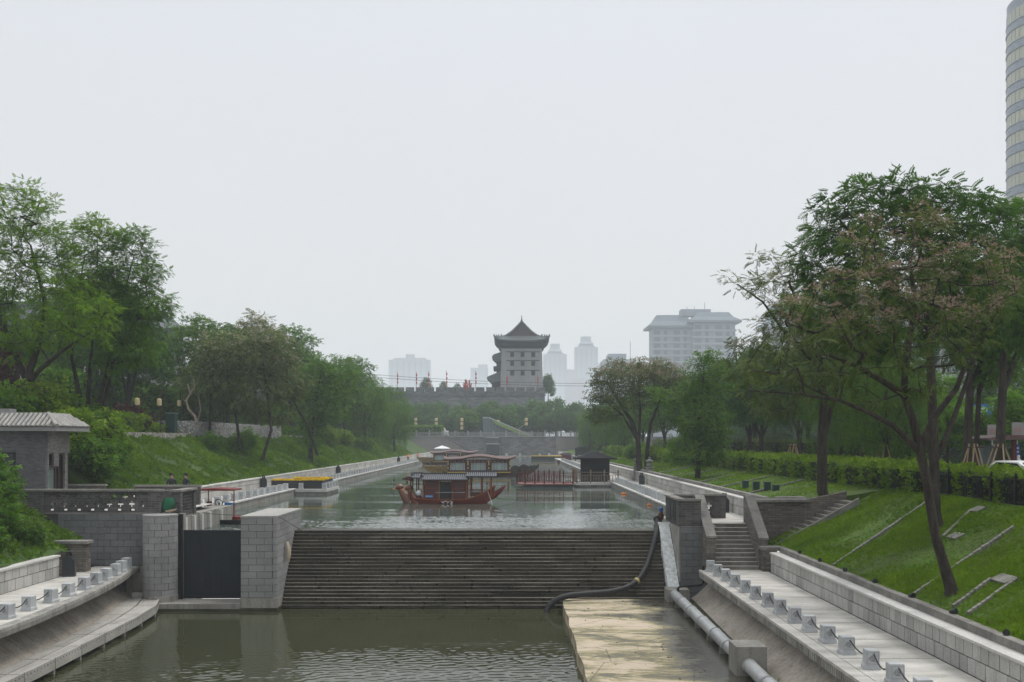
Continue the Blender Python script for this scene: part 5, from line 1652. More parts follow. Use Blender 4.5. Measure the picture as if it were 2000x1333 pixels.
m_lan = flat('lantern_cream', (0.52, 0.43, 0.24), 0.6)
for x, y, d_, dd, lab in ((268, 785, 82, 0, 'single cream lantern above the dark red shrubs on the left bank'), (311, 786, 84, 1, 'cream lantern on a pole beside the green cabinet'), (350, 788, 96, 2, 'small grey lantern on a pole before the pale twisted tree'),
                          (17, 768, 80, 3, 'upper cream lantern among the trees at the left edge'), (27, 787, 80, 4, 'lower cream lantern among the trees at the left edge')):
    p = P(x, y, d_)
    t = thing('lantern', lab, 'lantern', (p.x, p.y, LB + 0.1))
    add('pole', MB().tube([(p.x + 0.02, p.y + 0.25, LB), (p.x + 0.02, p.y + 0.25, p.z + 1.1)], 0.05, 6).tube([(p.x, p.y + 0.25, p.z + 0.55), (p.x, p.y, p.z + 0.45)], 0.025, 5), m_wood, t, world=True)
    add('lantern_body', MB().lathe([(0.10, -0.30), (0.18, -0.25), (0.20, 0), (0.18, 0.25), (0.10, 0.30)], p, 12), m_lan, t, world=True, smooth=True)
t = thing('lamp_post', 'brown post with arm and white dome camera at the left', 'camera post', (-33, 68, LB))
p = P(33, 735, 68)
add('post', MB().tube([(p.x, 68, LB), (p.x, 68, p.z + 1.1)], 0.09, 8), m_wood, t, world=True)
add('arm', MB().tube([(p.x - 0.4, 68, p.z + 0.35), (p.x + 0.5, 68, p.z + 0.35)], 0.045, 6), m_wood, t, world=True)
add('dome_camera', MB().lathe([(0.0, -0.32), (0.14, -0.26), (0.18, -0.12), (0.18, 0.14), (0.15, 0.26), (0.04, 0.32)], (p.x + 0.42, 68, p.z), 12), flat('camera_white', (0.6, 0.62, 0.63), 0.4), t, world=True, smooth=True)
p = P(335, 816, 88)
t = thing('cabinet', 'dark green metal cabinet with pale lid on the left bank', 'cabinet', (p.x, 88, LB))
add('case', MB().box(p.x - 0.38, p.x + 0.38, 87.6, 88.4, LB - 0.1, p.z + 0.35), flat('cabinet_green', (0.012, 0.035, 0.032), 0.5), t, world=True)
add('lid', MB().prism([(p.x - 0.42, p.z + 0.35), (p.x + 0.42, p.z + 0.30), (p.x + 0.42, p.z + 0.38), (p.x - 0.42, p.z + 0.46)], 'y', 87.55, 88.45), flat('cabinet_lid', (0.10, 0.14, 0.14), 0.5), t, world=True)
single('flower_bed', MB().box(-27.6 - 1.6, -27.6, 158, 163, 4.9, 5.35), flat('flower_bed_yellow', (0.5, 0.38, 0.02), 0.9), 'small yellow flower bed at the top of the left bank', 'flower bed')
# roof of the hall hidden behind the left trees
t = thing('hall', 'old hall with grey tiled roof glimpsed behind the left trees', 'building', (-75, 130, LB))
add('wall', MB().box(-92, -60, 122, 140, LB, 15.5), flat('hall_wall', (0.20, 0.19, 0.18), 0.8), t, world=True)
rf = add('roof', MB().loft([[(x, 118, 15.0), (x, 124, 17.3), (x, 131, 21.8), (x, 138, 17.3), (x, 144, 15.0)] for x in (-96, -56)], closed=True, caps=True), flat('hall_roof', (0.075, 0.085, 0.10), 0.7), t, world=True)
mb = MB()
for x in frange(-95.5, -56.5, 80):
    mb.tube([(x, 118, 15.1), (x, 124, 17.4), (x, 131, 21.9)], 0.12, 4)
add('tile_rows', mb, flat('hall_tiles', (0.11, 0.12, 0.135), 0.7), rf, world=True, kind='stuff')
add('ridge', MB().box(-97, -55, 130.6, 131.4, 21.6, 22.4), flat('hall_ridge', (0.06, 0.065, 0.075), 0.7), rf, world=True)
t = thing('gate_tower', 'grey hipped roof with ridge finials rising above the left trees', 'building', (-85, 262, LB))
add('wall', MB().box(-100, -86, 252, 268, LB, 33), flat('gate_tower_wall', (0.16, 0.165, 0.17), 0.8), t, world=True)
rf = add('roof', MB().loft([[(-103, 249, 32), (-82, 249, 32), (-82, 271, 32), (-103, 271, 32)], [(-98, 254, 34.6), (-86.2, 254, 34.6), (-86.2, 266, 34.6), (-98, 266, 34.6)], [(-97, 259.5, 37.5), (-88.6, 259.5, 37.5), (-88.6, 260.5, 37.5), (-97, 260.5, 37.5)]], closed=True, caps=True), flat('gate_tower_roof', (0.085, 0.095, 0.105), 0.7), t, world=True)
for x, z in ((-88.8, 37.3), (-86.4, 35.4)):
    add('finial', MB().lathe([(0.22, 0), (0.18, 1.0), (0.28, 1.2), (0.05, 2.0)], (x, 260, z), 6), flat('finial_grey', (0.06, 0.065, 0.07), 0.7), rf, world=True)

# ================================================================== FAR END: bridge wall, balustrade, city wall, tower
m_dam = stone('dam_masonry', (0.13, 0.135, 0.14), (0.19, 0.19, 0.195), scale=0.25, brick=(1.6, 0.5, 0.03, (0.75, 0.75, 0.75)), streak=0.25, bump=0.3)
m_wing = stone('wing_concrete', (0.17, 0.165, 0.155), (0.23, 0.22, 0.21), scale=0.2, streak=0.2)
BY = 287.0
t = thing('bridge_wall', 'grey masonry bridge wall closing the far end of the canal', 'bridge', (0, BY, 0))
add('wall', MB().box(-60, 60, BY, BY + 9, -0.5, 5.7), m_dam, t, world=True)
add('left_wing', MB().prism([(-34, -0.3), (-34, 5.4), (-19.2, 5.4), (-11.5, 0.9), (-9, -0.3)], 'y', BY - 1.6, BY - 0.02), m_wing, t, world=True)
add('right_wing', MB().prism([(12.3, -0.3), (12.3, 5.4), (30, 5.4), (30, -0.3)], 'y', BY - 0.9, BY - 0.02), m_wing, t, world=True)
add('handrail', MB().tube([(-19.0, BY - 1.7, 5.5), (-11.2, BY - 1.8, 2.2), (-4.5, BY - 1.8, 0.9)], 0.08, 6), m_dam, t, world=True)
sl = add('sluice', MB().box(-7.2, -3.6, BY - 0.4, BY - 0.02, 0.2, 3.55), flat('sluice_steel', (0.045, 0.055, 0.065), 0.5), t, world=True)
add('sluice_lintel', MB().box(-7.3, -3.5, BY - 0.5, BY - 0.03, 3.55, 3.75), m_ledge, sl, world=True)
add('sluice_upper', MB().box(-7.2, -3.6, BY - 0.2, BY - 0.02, 3.75, 5.3), m_block, sl, world=True)
add('sluice_sill', MB().box(-7.3, -3.5, BY - 0.45, BY - 0.03, 5.3, 5.45), m_ledge, sl, world=True)
for x in (-7.35, -3.55):
    add('sluice_jamb', MB().box(x, x + 0.14, BY - 0.45, BY - 0.01, 0.0, 5.4), m_dam, sl, world=True)
add('boat_house_sign', MB().prism([(-6.9, 0.2), (-6.9, 0.9), (-5.4, 1.5), (-3.9, 0.9), (-3.9, 0.2)], 'y', BY - 0.8, BY - 0.45), m_scale, t, world=True)
t = thing('balustrade', 'pale stone balustrade with lattice panels along the far bridge', 'balustrade', (0, BY, 5.7))
m_bal = stone('balustrade_stone', (0.24, 0.235, 0.225), (0.33, 0.325, 0.31), scale=0.5)
post_me = MB().box(-0.22, 0.22, -0.22, 0.22, 0, 1.35).lathe([(0.12, 1.35), (0.2, 1.45), (0.2, 1.6), (0.05, 1.7)], (0, 0, 0), 8).mesh('baluster_post', m_bal)
x = -34.0
while x < 32:
    piece('baluster_post', post_me, t, (x, BY - 0.1, 5.65))
    x += 3.6
add('top_rail', MB().box(-34, 32, BY - 0.22, BY + 0.02, 6.68, 6.84), m_bal, t, world=True)
add('bottom_rail', MB().box(-34, 32, BY - 0.26, BY + 0.06, 5.55, 5.78), m_bal, t, world=True)
mb = MB()
x = -34.0
while x < 31.5:
    for q in frange(0.3, 3.3, 8):
        mb.obox((x + q, BY - 0.1, 6.23), (0.09, 0.08, 1.05), Quaternion((0, 1, 0), 0.45).to_matrix())
        mb.obox((x + q, BY - 0.09, 6.23), (0.09, 0.08, 1.05), Quaternion((0, 1, 0), -0.45).to_matrix())
    x += 3.6
add('lattice', mb, m_bal, t, world=True, kind='stuff')
# small boats' white floats and lamps at the foot of the wall
struct('far_quay', MB().box(-22, 12, 279, 286, -0.4, 0.35), m_fascia)
bl = MB().box(-0.3, 0.3, -0.3, 0.3, 0, 0.75).mesh('quay_block', m_bollard)
for i, x in enumerate((-1.5, 2.2, 7.6, 10.2, -12.5)):
    o = piece('quay_block', bl, None, (x, 281, 0.35), world=False)
    props(o, '%s pale block on the quay at the foot of the far bridge wall' % ordinal(i), 'block', 'blocks on the far quay')
# glass wedge canopy and lantern poles on the bridge
t = thing('glass_canopy', 'green glazed sloping entrance canopy on the far bridge', 'canopy', (0, 290, 5.7))
m_gcan = flat('canopy_glass', (0.10, 0.14, 0.15), 0.15, 0.5)
add('side_glass', MB().prism([(-8.3, 5.7), (-8.3, 11.0), (-6.5, 10.9), (4.6, 6.2), (4.6, 5.7)], 'y', 291.0, 291.2), m_gcan, t, world=True)
mb = MB()
for i, x in enumerate(frange(-8.2, 3.5, 14)):
    top = 10.9 - max(0, (x + 6.5)) * 0.425
    mb.box(x - 0.06, x + 0.06, 290.8, 291.0, 5.7, top)
add('mullion', mb, flat('canopy_steel', (0.17, 0.20, 0.21), 0.4), t, world=True)
add('roof_slope', MB().prism([(-6.0, 10.75), (5.2, 6.0), (5.2, 5.8), (2.5, 6.2), (-4.6, 9.2)], 'y', 289.6, 290.7), flat('canopy_green', (0.20, 0.30, 0.10), 0.4), t, world=True)
add('roof_edge', MB().tube([(-8.4, 289.6, 11.05), (-6.4, 289.6, 11.0), (5.4, 289.6, 6.0)], 0.12, 6).tube([(1.6, 289.6, 7.6), (3.6, 289.6, 9.2)], 0.08, 5), flat('canopy_edge', (0.30, 0.33, 0.33), 0.4), t, world=True)
for i, (x, n_) in enumerate(((812, 2), (852, 3), (902, 3), (973, 1), (1028, 2))):
    X = (x - 1000) * 0.1475
    t = thing('lantern_pole', '%s cream lantern pole from the left on the far bridge' % ordinal(i), 'lantern pole', (X, 295, 5.6), 0, 'lantern poles on the far bridge')
    add('pole', MB().tube([(X, 295.3, 5.5), (X, 295.3, 11.6)], 0.08, 6), m_wood, t, world=True)
    for k in range(n_):
        add('lantern', MB().lathe([(0.25, -0.48), (0.42, -0.4), (0.46, 0), (0.42, 0.4), (0.25, 0.48)], (X, 295, 10.6 - k * 1.2 - (0.6 if x == 973 else 0)), 10), m_lan, t, world=True, smooth=True)
for x, y, lab in ((841, 829, 'left white van roof behind the far balustrade'), (865, 831, 'right white van roof behind the far balustrade')):
    X = (x - 1000) * 0.148
    t = thing('van', lab, 'van', (X, 296, 5.6))
    add('body', MB().prism([(X - 1.6, 6.0), (X + 1.6, 6.0), (X + 1.6, 7.4), (X + 0.9, 7.5), (X + 0.5, 8.3), (X - 1.5, 8.4), (X - 1.6, 8.2)], 'y', 295.2, 296.9), m_white, t, world=True)
    add('window', MB().box(X - 1.2, X + 0.4, 295.18, 295.2, 7.5, 8.1), m_glassdark, t, world=True)
    for q in (-1.0, 1.0):
        add('wheel', MB().tube([(X + q, 295.15, 5.95), (X + q, 295.4, 5.95)], 0.34, 12), m_rubber, t, world=True)
t = thing('street_lamp', 'dark street lamp standing before the city wall', 'street lamp', P(913, 830, 310))
p = P(913, 765, 310)
add('pole', MB().tube([(p.x, 310, 5.4), (p.x, 310, p.z)], 0.28, 8), m_block, t, world=True)
add('arms', MB().box(p.x - 2.2, p.x + 1.6, 309.8, 310.2, p.z - 0.2, p.z + 0.15), m_block, t, world=True)

# city wall
m_city = stone('city_wall_brick', (0.115, 0.125, 0.135), (0.175, 0.182, 0.19), scale=0.12, brick=(1.4, 0.45, 0.03, (0.8, 0.8, 0.8)), streak=0.3, bump=0.2)
CY = 330.0
t = thing('city_wall', 'long grey brick city wall with battlements', 'city wall', (-60, CY, 5))
add('wall', MB().prism([(CY - 1.8, 4), (CY, 19.6), (CY + 16, 19.6), (CY + 16, 4)], 'x', -170, 10.6), m_city, t, world=True)
add('string_course', MB().box(-170, 10.9, CY - 0.35, CY, 18.95, 19.3), m_city, t, world=True)
add('parapet', MB().box(-170, 10.75, CY - 0.1, CY + 0.7, 19.6, 20.45), m_city, t, world=True)
mer = bevel_cube('merlon', m_city, 0.02)
x = 9.2
while x > -70:
    piece('merlon', mer, t, (x, CY + 0.3, 21.1), (2.72, 0.75, 1.3))
    x -= 3.24
y = CY + 3
while y < CY + 14:
    piece('merlon', mer, t, (10.4, y, 21.1), (0.7, 2.5, 1.3))
    y += 3.24

# corner tower
TC, TY = 3.2, 338.0
t = thing('corner_tower', 'grey brick corner tower with curved hipped gable roof on the city wall', 'tower', (TC, TY, 19.6))
m_tow = stone('hazed_tower_brick', (0.25, 0.26, 0.265), (0.34, 0.345, 0.345), scale=0.15, grain=4, streak=0.25, bump=0.1)  # brick lightened and cooled so its colour carries part of the haze
m_tro = stone('tower_tile', (0.075, 0.10, 0.105), (0.12, 0.145, 0.15), scale=0.4)
m_tdk = stone('tower_eaves', (0.028, 0.042, 0.046), (0.05, 0.065, 0.068), scale=1.0)
bw, tw, bd = 7.1, 6.65, 19.0
body = add('body', MB().loft([[(TC - bw, TY, 19.6), (TC + bw, TY, 19.6), (TC + bw, TY + bd, 19.6), (TC - bw, TY + bd, 19.6)], [(TC - tw, TY + 0.45, 35.0), (TC + tw, TY + 0.45, 35.0), (TC + tw, TY + bd - 0.45, 35.0), (TC - tw, TY + bd - 0.45, 35.0)]], closed=True, caps=True), m_tow, t, world=True)
for zr, yy in ((33.0, 693), (30.1, 709.5), (26.9, 728.5)):
    yf = TY + 0.45 * (zr - 19.6) / 15.4
    add('string_line', MB().box(TC - 5.0, TC + 5.9, yf - 0.12, yf + 0.1, zr + 0.75, zr + 1.0), m_tdk, body, world=True)
    for xo in (-3.15, 0.3, 3.8):
        w_ = add('window', MB().box(TC + xo - 0.65, TC + xo + 0.65, yf - 0.06, yf + 0.1, zr - 0.85, zr + 0.7), m_tdk, t, world=True)
        add('frame', MB().box(TC + xo - 0.72, TC + xo - 0.63, yf - 0.10, yf + 0.06, zr - 0.85, zr + 0.7).box(TC + xo + 0.63, TC + xo + 0.72, yf - 0.10, yf + 0.06, zr - 0.85, zr + 0.7).box(TC + xo - 0.72, TC + xo + 0.72, yf - 0.12, yf + 0.06, zr - 0.95, zr - 0.85), m_tow, w_, world=True)
# bracket zone
add('bracket_zone', MB().loft([[(TC - tw - 0.05 - o, TY + 0.4 - o, z), (TC + tw + 0.05 + o, TY + 0.4 - o, z), (TC + tw + 0.05 + o, TY + bd - 0.4 + o, z), (TC - tw - 0.05 - o, TY + bd - 0.4 + o, z)] for o, z in ((0.0, 35.0), (1.0, 35.9), (1.2, 36.6), (2.0, 37.3))], closed=True, caps=True), m_tdk, t, world=True)
# curved skirt roof with upturned corners, then the gable


def eave_ring(o, z, lift):
    x0, x1, y0, y1 = TC - tw - o, TC + tw + o, TY - o, TY + bd + o
    pts_ = []
    N = 10
    for a, b_ in (((x0, y0), (x1, y0)), ((x1, y0), (x1, y1)), ((x1, y1), (x0, y1)), ((x0, y1), (x0, y0))):
        for i in range(N):
            q = i / N
            s_ = abs(2 * q - 1) ** 4
            pts_.append((a[0] + (b_[0] - a[0]) * q, a[1] + (b_[1] - a[1]) * q, z + lift * s_))
    return pts_


roof = add('roof', MB().loft([eave_ring(2.0, 37.0, 0.8), eave_ring(2.4, 37.35, 1.1), eave_ring(1.4, 37.75, 0.7), eave_ring(0.0, 38.6, 0.2), eave_ring(-1.6, 39.5, 0.0)], closed=True, caps=True), m_tro, t, world=True)
gy0, gy1 = TY + 1.6, TY + bd - 1.6
gab_prof = [(-7.2, 38.75), (-5.2, 39.55), (-3.4, 40.75), (-1.7, 42.4), (0, 44.2), (1.7, 42.4), (3.4, 40.75), (5.2, 39.55), (7.2, 38.75)]
add('gable_roof', MB().prism([(TC + a, b_) for a, b_ in gab_prof] + [(TC + a, b_ - 0.55) for a, b_ in reversed(gab_prof)], 'y', gy0 - 0.7, gy1 + 0.7), m_tro, roof, world=True)
add('gable_wall', MB().prism([(TC - 5.0, 39.1), (TC - 3.2, 40.4), (TC - 1.6, 41.9), (TC, 43.6), (TC + 1.6, 41.9), (TC + 3.2, 40.4), (TC + 5.0, 39.1)], 'y', gy0 - 0.78, gy0 - 0.6), flat('gable_board', (0.06, 0.04, 0.048), 0.7), roof, world=True)
for s_ in (-1, 1):
    add('gable_edge', MB().tube([(TC + s_ * -a, gy0 - 0.85, b_ - 0.12) for a, b_ in gab_prof[:5]], 0.26, 6), stone('tower_gable_trim', (0.13, 0.16, 0.155), (0.18, 0.20, 0.19)), roof, world=True)
    add('corner_ridge', MB().tube([(TC + s_ * 6.3, gy0 - 0.6, 39.0), (TC + s_ * 7.6, TY - 0.8, 38.6), (TC + s_ * (tw + 2.45), TY - 2.45, 38.7)], [0.25, 0.25, 0.3], 6), m_tro, roof, world=True)
    for q, h in ((0.15, 0.9), (0.45, 0.7), (0.7, 0.6), (1.0, 0.8)):
        p = Vector((TC + s_ * 6.3, gy0 - 0.6, 39.0)).lerp(Vector((TC + s_ * (tw + 2.4), TY - 2.4, 38.75)), q)
        add('ridge_beast', MB().lathe([(0.22, 0), (0.28, h * 0.4), (0.16, h * 0.7), (0.2, h * 0.85), (0.04, h)], (p.x, p.y, p.z), 6), m_tro, roof, world=True)
add('finial', MB().lathe([(0.35, 0), (0.25, 0.5), (0.15, 0.9), (0.12, 1.8), (0.03, 2.1)], (TC, gy0 - 0.5, 44.0), 8), m_tro, roof, world=True)
add('main_ridge', MB().box(TC - 0.3, TC + 0.3, gy0 - 0.8, gy1 + 0.8, 43.9, 44.6), m_tro, roof, world=True)
mb = MB()
for x in frange(TC - 6.4, TC + 6.4, 44):
    mb.tube([(x, TY - 2.3, 37.50 + 1.0 * abs((x - TC) / 8.0) ** 4), (x, TY - 1.4, 37.85 + 0.6 * abs((x - TC) / 8.0) ** 4), (x, TY, 38.68), (x, TY + 1.4, 39.48)], 0.09, 4)
add('tile_rows', mb, stone('tower_tile_rows', (0.15, 0.17, 0.165), (0.20, 0.215, 0.205), scale=0.5), roof, world=True, kind='stuff')
# porch stack on the left flank
pr = add('porch', MB().box(TC - 10.0, TC - 6.9, TY + 4, TY + 15, 19.6, 24.5).box(TC - 8.4, TC - 6.6, TY + 5, TY + 14, 24.5, 32.6), flat('porch_timber', (0.06, 0.05, 0.052), 0.7), t, world=True)
for zl, xo, dz in ((25.0, -11.6, 2.6), (32.0, -9.9, 1.8)):
    add('porch_roof', MB().prism([(TC + xo, zl + 0.3), (TC + xo + 0.15, zl + 0.75), (TC - 9.2, zl + dz * 0.55 + 0.3), (TC - 6.6, zl + dz + 0.3), (TC - 6.6, zl - 0.9), (TC + xo + 1.6, zl - 1.2)], 'y', TY + 2.5, TY + 16.5), m_tro, pr, world=True)
add('porch_balcony', MB().box(TC - 9.4, TC - 6.7, TY + 4, TY + 15, 28.3, 29.4), m_tdk, pr, world=True)

# banners, lanterns and shrubs along the wall top
m_ban = flat('banner_red', (0.42, 0.05, 0.05), 0.7)
for i, (x, top, bot, wob) in enumerate(((776, 731, 752, 0), (813, 730, 753, 1), (837, 729, 756, 0), (872, 728, 752, 1), (929, 728, 752, 0), (990, 736, 752, 1), (1050, 736, 752, 0))):
    a, b_ = P(x, bot, 331.5), P(x, top, 331.5)
    t = thing('banner', '%s red banner pole from the left along the city wall' % ordinal(i), 'banner', (a.x, a.y, 20.4), 0, 'red banner poles on the city wall')
    add('pole', MB().tube([(a.x, a.y, 20.0), (a.x, a.y, b_.z + 0.6)], 0.09, 5), m_ban, t, world=True)
    for k, z in enumerate(frange(a.z + 0.8, b_.z - 0.5, 3)):
        add('pennant', MB().lathe([(0.08, -0.45), (0.24, -0.2), (0.24, 0.25), (0.08, 0.45)], (a.x + 0.1, a.y, z), 6), m_ban, t, world=True)
mb = MB()
for i in range(26):
    p = P(905 + rnd.random() * 18, 752, 331.5)
    mb.tube([(p.x, p.y, 20.2), (p.x + rnd.uniform(-1.2, 0.6), p.y, rnd.uniform(21.5, 24.6))], 0.12, 4)
single('flag_cluster', mb, m_ban, 'dense cluster of red flags on the city wall', 'flags')

# ================================================================== FAR BUILDINGS
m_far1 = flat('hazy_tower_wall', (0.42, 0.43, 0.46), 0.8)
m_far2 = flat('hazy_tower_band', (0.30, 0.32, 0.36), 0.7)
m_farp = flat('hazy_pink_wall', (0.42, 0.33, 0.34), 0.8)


def far_block(name, label, x0, x1, top, d_, steps, mat, base=5.0, bands=0, depth=40):
    """steps: list of (x0, x1, top) in photo pixels stacked on the block"""
    k = d_ / 2000.0
    t_ = thing(name, label, 'building', ((x0 + x1) / 2 * k - 1000 * k, d_, base))
    X0, X1, Z = (x0 - 1000) * k, (x1 - 1000) * k, CAM_Z + (860 - top) * k
    w_ = add('wall', MB().box(X0, X1, d_, d_ + depth, base, Z), mat, t_, world=True)
    zz = Z
    for i, (a, b_, tp, kind) in enumerate(steps):
        A, B, Zt = (a - 1000) * k, (b_ - 1000) * k, CAM_Z + (860 - tp) * k
        if kind == 'roof':
            in_ = (B - A) * 0.16
            add('roof', MB().loft([[(A, d_ - 1, zz), (B, d_ - 1, zz), (B, d_ + depth + 1, zz), (A, d_ + depth + 1, zz)], [(A + in_, d_ + depth * 0.2, Zt), (B - in_, d_ + depth * 0.2, Zt), (B - in_, d_ + depth * 0.8, Zt), (A + in_, d_ + depth * 0.8, Zt)]], closed=True, caps=True), m_far2, t_, world=True)
        else:
            add('storey', MB().box(A, B, d_ + depth * 0.2, d_ + depth * 0.8, zz - 0.5, Zt), mat, t_, world=True)
        zz = Zt
    if bands:
        for q in frange(X0 + (X1 - X0) * 0.08, X1 - (X1 - X0) * 0.08, bands):
            add('window_strip', MB().box(q - (X1 - X0) * 0.018, q + (X1 - X0) * 0.018, d_ - 0.4, d_ - 0.05, base + 20, Z - 6), m_far2, t_, world=True)
    return t_


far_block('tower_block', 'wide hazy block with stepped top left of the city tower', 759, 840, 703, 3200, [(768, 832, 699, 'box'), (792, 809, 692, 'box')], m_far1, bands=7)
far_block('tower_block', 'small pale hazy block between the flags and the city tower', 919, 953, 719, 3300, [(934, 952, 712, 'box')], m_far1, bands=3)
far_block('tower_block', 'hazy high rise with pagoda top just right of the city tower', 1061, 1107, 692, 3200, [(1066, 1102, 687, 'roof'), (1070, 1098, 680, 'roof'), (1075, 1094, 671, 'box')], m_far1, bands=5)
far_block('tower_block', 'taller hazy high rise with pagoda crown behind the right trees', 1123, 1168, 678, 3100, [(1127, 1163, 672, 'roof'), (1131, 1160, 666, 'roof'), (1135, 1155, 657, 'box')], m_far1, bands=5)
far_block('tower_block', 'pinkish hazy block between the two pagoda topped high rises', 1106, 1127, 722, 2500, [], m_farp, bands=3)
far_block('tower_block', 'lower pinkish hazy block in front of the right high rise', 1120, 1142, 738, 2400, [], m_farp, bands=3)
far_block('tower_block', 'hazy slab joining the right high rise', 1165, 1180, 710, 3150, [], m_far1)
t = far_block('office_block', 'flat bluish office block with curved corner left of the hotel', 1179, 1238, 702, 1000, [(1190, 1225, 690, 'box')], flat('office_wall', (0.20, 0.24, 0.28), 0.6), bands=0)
for z in frange(40, 64, 5):
    add('floor_band', MB().box(89.0, 119.5, 999.5, 999.95, z * 1.25, z * 1.25 + 2.8), m_far2, t, world=True)
add('mast', MB().tube([P(1231, 702, 1010), P(1231, 667, 1010)], 0.35, 5), m_far2, t, world=True)

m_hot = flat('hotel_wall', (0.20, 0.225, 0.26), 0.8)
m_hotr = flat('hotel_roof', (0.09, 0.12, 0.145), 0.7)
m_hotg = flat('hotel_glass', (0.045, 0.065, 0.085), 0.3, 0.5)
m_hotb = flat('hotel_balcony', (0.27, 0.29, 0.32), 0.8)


def hotel(name, label, D, wings, pent):
    k = D / 2000.0
    t_ = thing(name, label, 'hotel', ((wings[0][0] - 1000) * k, D, RD))
    u = D / 600.0
    for x0, x1, eave, rtop, off in wings:
        X0, X1, Ze, Zr = (x0 - 1000) * k, (x1 - 1000) * k, CAM_Z + (860 - eave) * k, CAM_Z + (860 - rtop) * k
        Y0 = D - off
        add('wall', MB().box(X0, X1, Y0, D + 25, RD, Ze - 1.5 * u), m_hot, t_, world=True)
        o = 3.2 * u
        add('roof', MB().loft([[(X0 - o, Y0 - o, Ze - 1.2 * u), (X1 + o, Y0 - o, Ze - 1.2 * u), (X1 + o, D + 28, Ze - 1.2 * u), (X0 - o, D + 28, Ze - 1.2 * u)], [(X0 - o, Y0 - o, Ze), (X1 + o, Y0 - o, Ze), (X1 + o, D + 28, Ze), (X0 - o, D + 28, Ze)], [(X0 + 1.0, Y0 + 2, Ze + (Zr - Ze) * 0.45), (X1 - 1.0, Y0 + 2, Ze + (Zr - Ze) * 0.45), (X1 - 1, D + 22, Ze + (Zr - Ze) * 0.45), (X0 + 1, D + 22, Ze + (Zr - Ze) * 0.45)], [(X0 + 4.5, Y0 + 6, Zr), (X1 - 4.5, Y0 + 6, Zr), (X1 - 4.5, D + 18, Zr), (X0 + 4.5, D + 18, Zr)]], closed=True, caps=True), m_hotr, t_, world=True)
        z = Ze - 5.0 * u
        fl = 0
        while z > Ze - 46 * u:
            add('floor_ledge', MB().box(X0 - 0.7 * u, X1 + 0.7 * u, Y0 - 1.2, Y0 - 0.02, z - 1.35 * u, z - 0.25 * u), m_hotb, t_, world=True)
            nb = 4
            w = (X1 - X0) / nb
            for i in range(nb):
                a = X0 + w * i
                ww = 0.62 if i % 2 == 0 else 0.34
                gl = add('window', MB().box(a + w * 0.12, a + w * (0.12 + ww), Y0 - 0.35, Y0 - 0.03, z - 0.2 * u, z + 2.2 * u), m_hotg, t_, world=True)
            z -= 3.85 * u
            fl += 1
        add('side_window', MB().box(X0 - 0.3, X0 - 0.02, Y0 + 4, Y0 + 7, Ze - 40, Ze - 4), m_hotg, t_, world=True)
    if pent:
        x0, x1, y0, y1 = pent
        add('penthouse', MB().box((x0 - 1000) * k, (x1 - 1000) * k, D + 4, D + 16, CAM_Z + (860 - y1) * k, CAM_Z + (860 - y0) * k), m_hot, t_, world=True)
        for q in (0.2, 0.45, 0.8):
            X = (x0 + (x1 - x0) * q - 1000) * k
            Z = CAM_Z + (860 - y0) * k
            add('antenna', MB().tube([(X, D + 5, Z), (X, D + 5, Z + (6 if q == 0.8 else 2.4))], 0.25, 5), m_hotr, t_, world=True)
    return t_


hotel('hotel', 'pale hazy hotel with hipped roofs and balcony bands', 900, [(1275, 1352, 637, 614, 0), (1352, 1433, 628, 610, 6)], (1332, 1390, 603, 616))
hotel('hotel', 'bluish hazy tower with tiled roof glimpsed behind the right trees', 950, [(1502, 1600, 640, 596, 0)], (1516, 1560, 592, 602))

# round tower at the right edge
RC, RDp, RR = 117.9, 220.0, 10.6
m_glz = stone('tower_cream_glass', (0.42, 0.42, 0.34), (0.50, 0.50, 0.40), rough=0.25, scale=0.6, spec=0.5, bump=0)
m_span = flat('tower_spandrel', (0.30, 0.33, 0.38), 0.4)
t = thing('round_tower', 'round office tower banded in grey and cream at the right edge', 'tower', (RC, RDp, RD))
z = 99.0
add('crown', MB().lathe([(RR - 0.1, z - 8), (RR - 0.1, z), (RR - 0.6, z + 0.1)], (RC, RDp, 0), 64), m_span, t, world=True, smooth=True)
z -= 4.6
sp_me = MB().lathe([(RR, 0), (RR + 0.12, 0.05), (RR + 0.12, 0.18), (RR, 0.22), (RR, 1.75), (RR + 0.1, 1.8), (RR + 0.1, 1.92), (RR, 1.95)], (0, 0, 0), 64).mesh('spandrel_band', m_span, True)
gl_me = MB().lathe([(RR - 0.06, 0), (RR - 0.06, 2.47)], (0, 0, 0), 64).mesh('glass_band', m_glz, True)
mb = MB()
for i in range(48):
    a = 2 * math.pi * i / 48
    mb.obox((math.cos(a) * (RR - 0.05), math.sin(a) * (RR - 0.05), 1.23), (0.06, 0.09, 2.4), Quaternion((0, 0, 1), a).to_matrix())
mul_me = mb.mesh('mullions', m_span)
while z > 2:
    g_ = piece('glass_band', gl_me, t, (RC, RDp, z))
    piece('mullions', mul_me, g_, (RC, RDp, z))
    piece('spandrel_band', sp_me, t, (RC, RDp, z - 1.95))
    z -= 4.42
add('core', MB().lathe([(RR - 0.4, RD), (RR - 0.4, 98)], (RC, RDp, 0), 48), m_span, t, world=True)

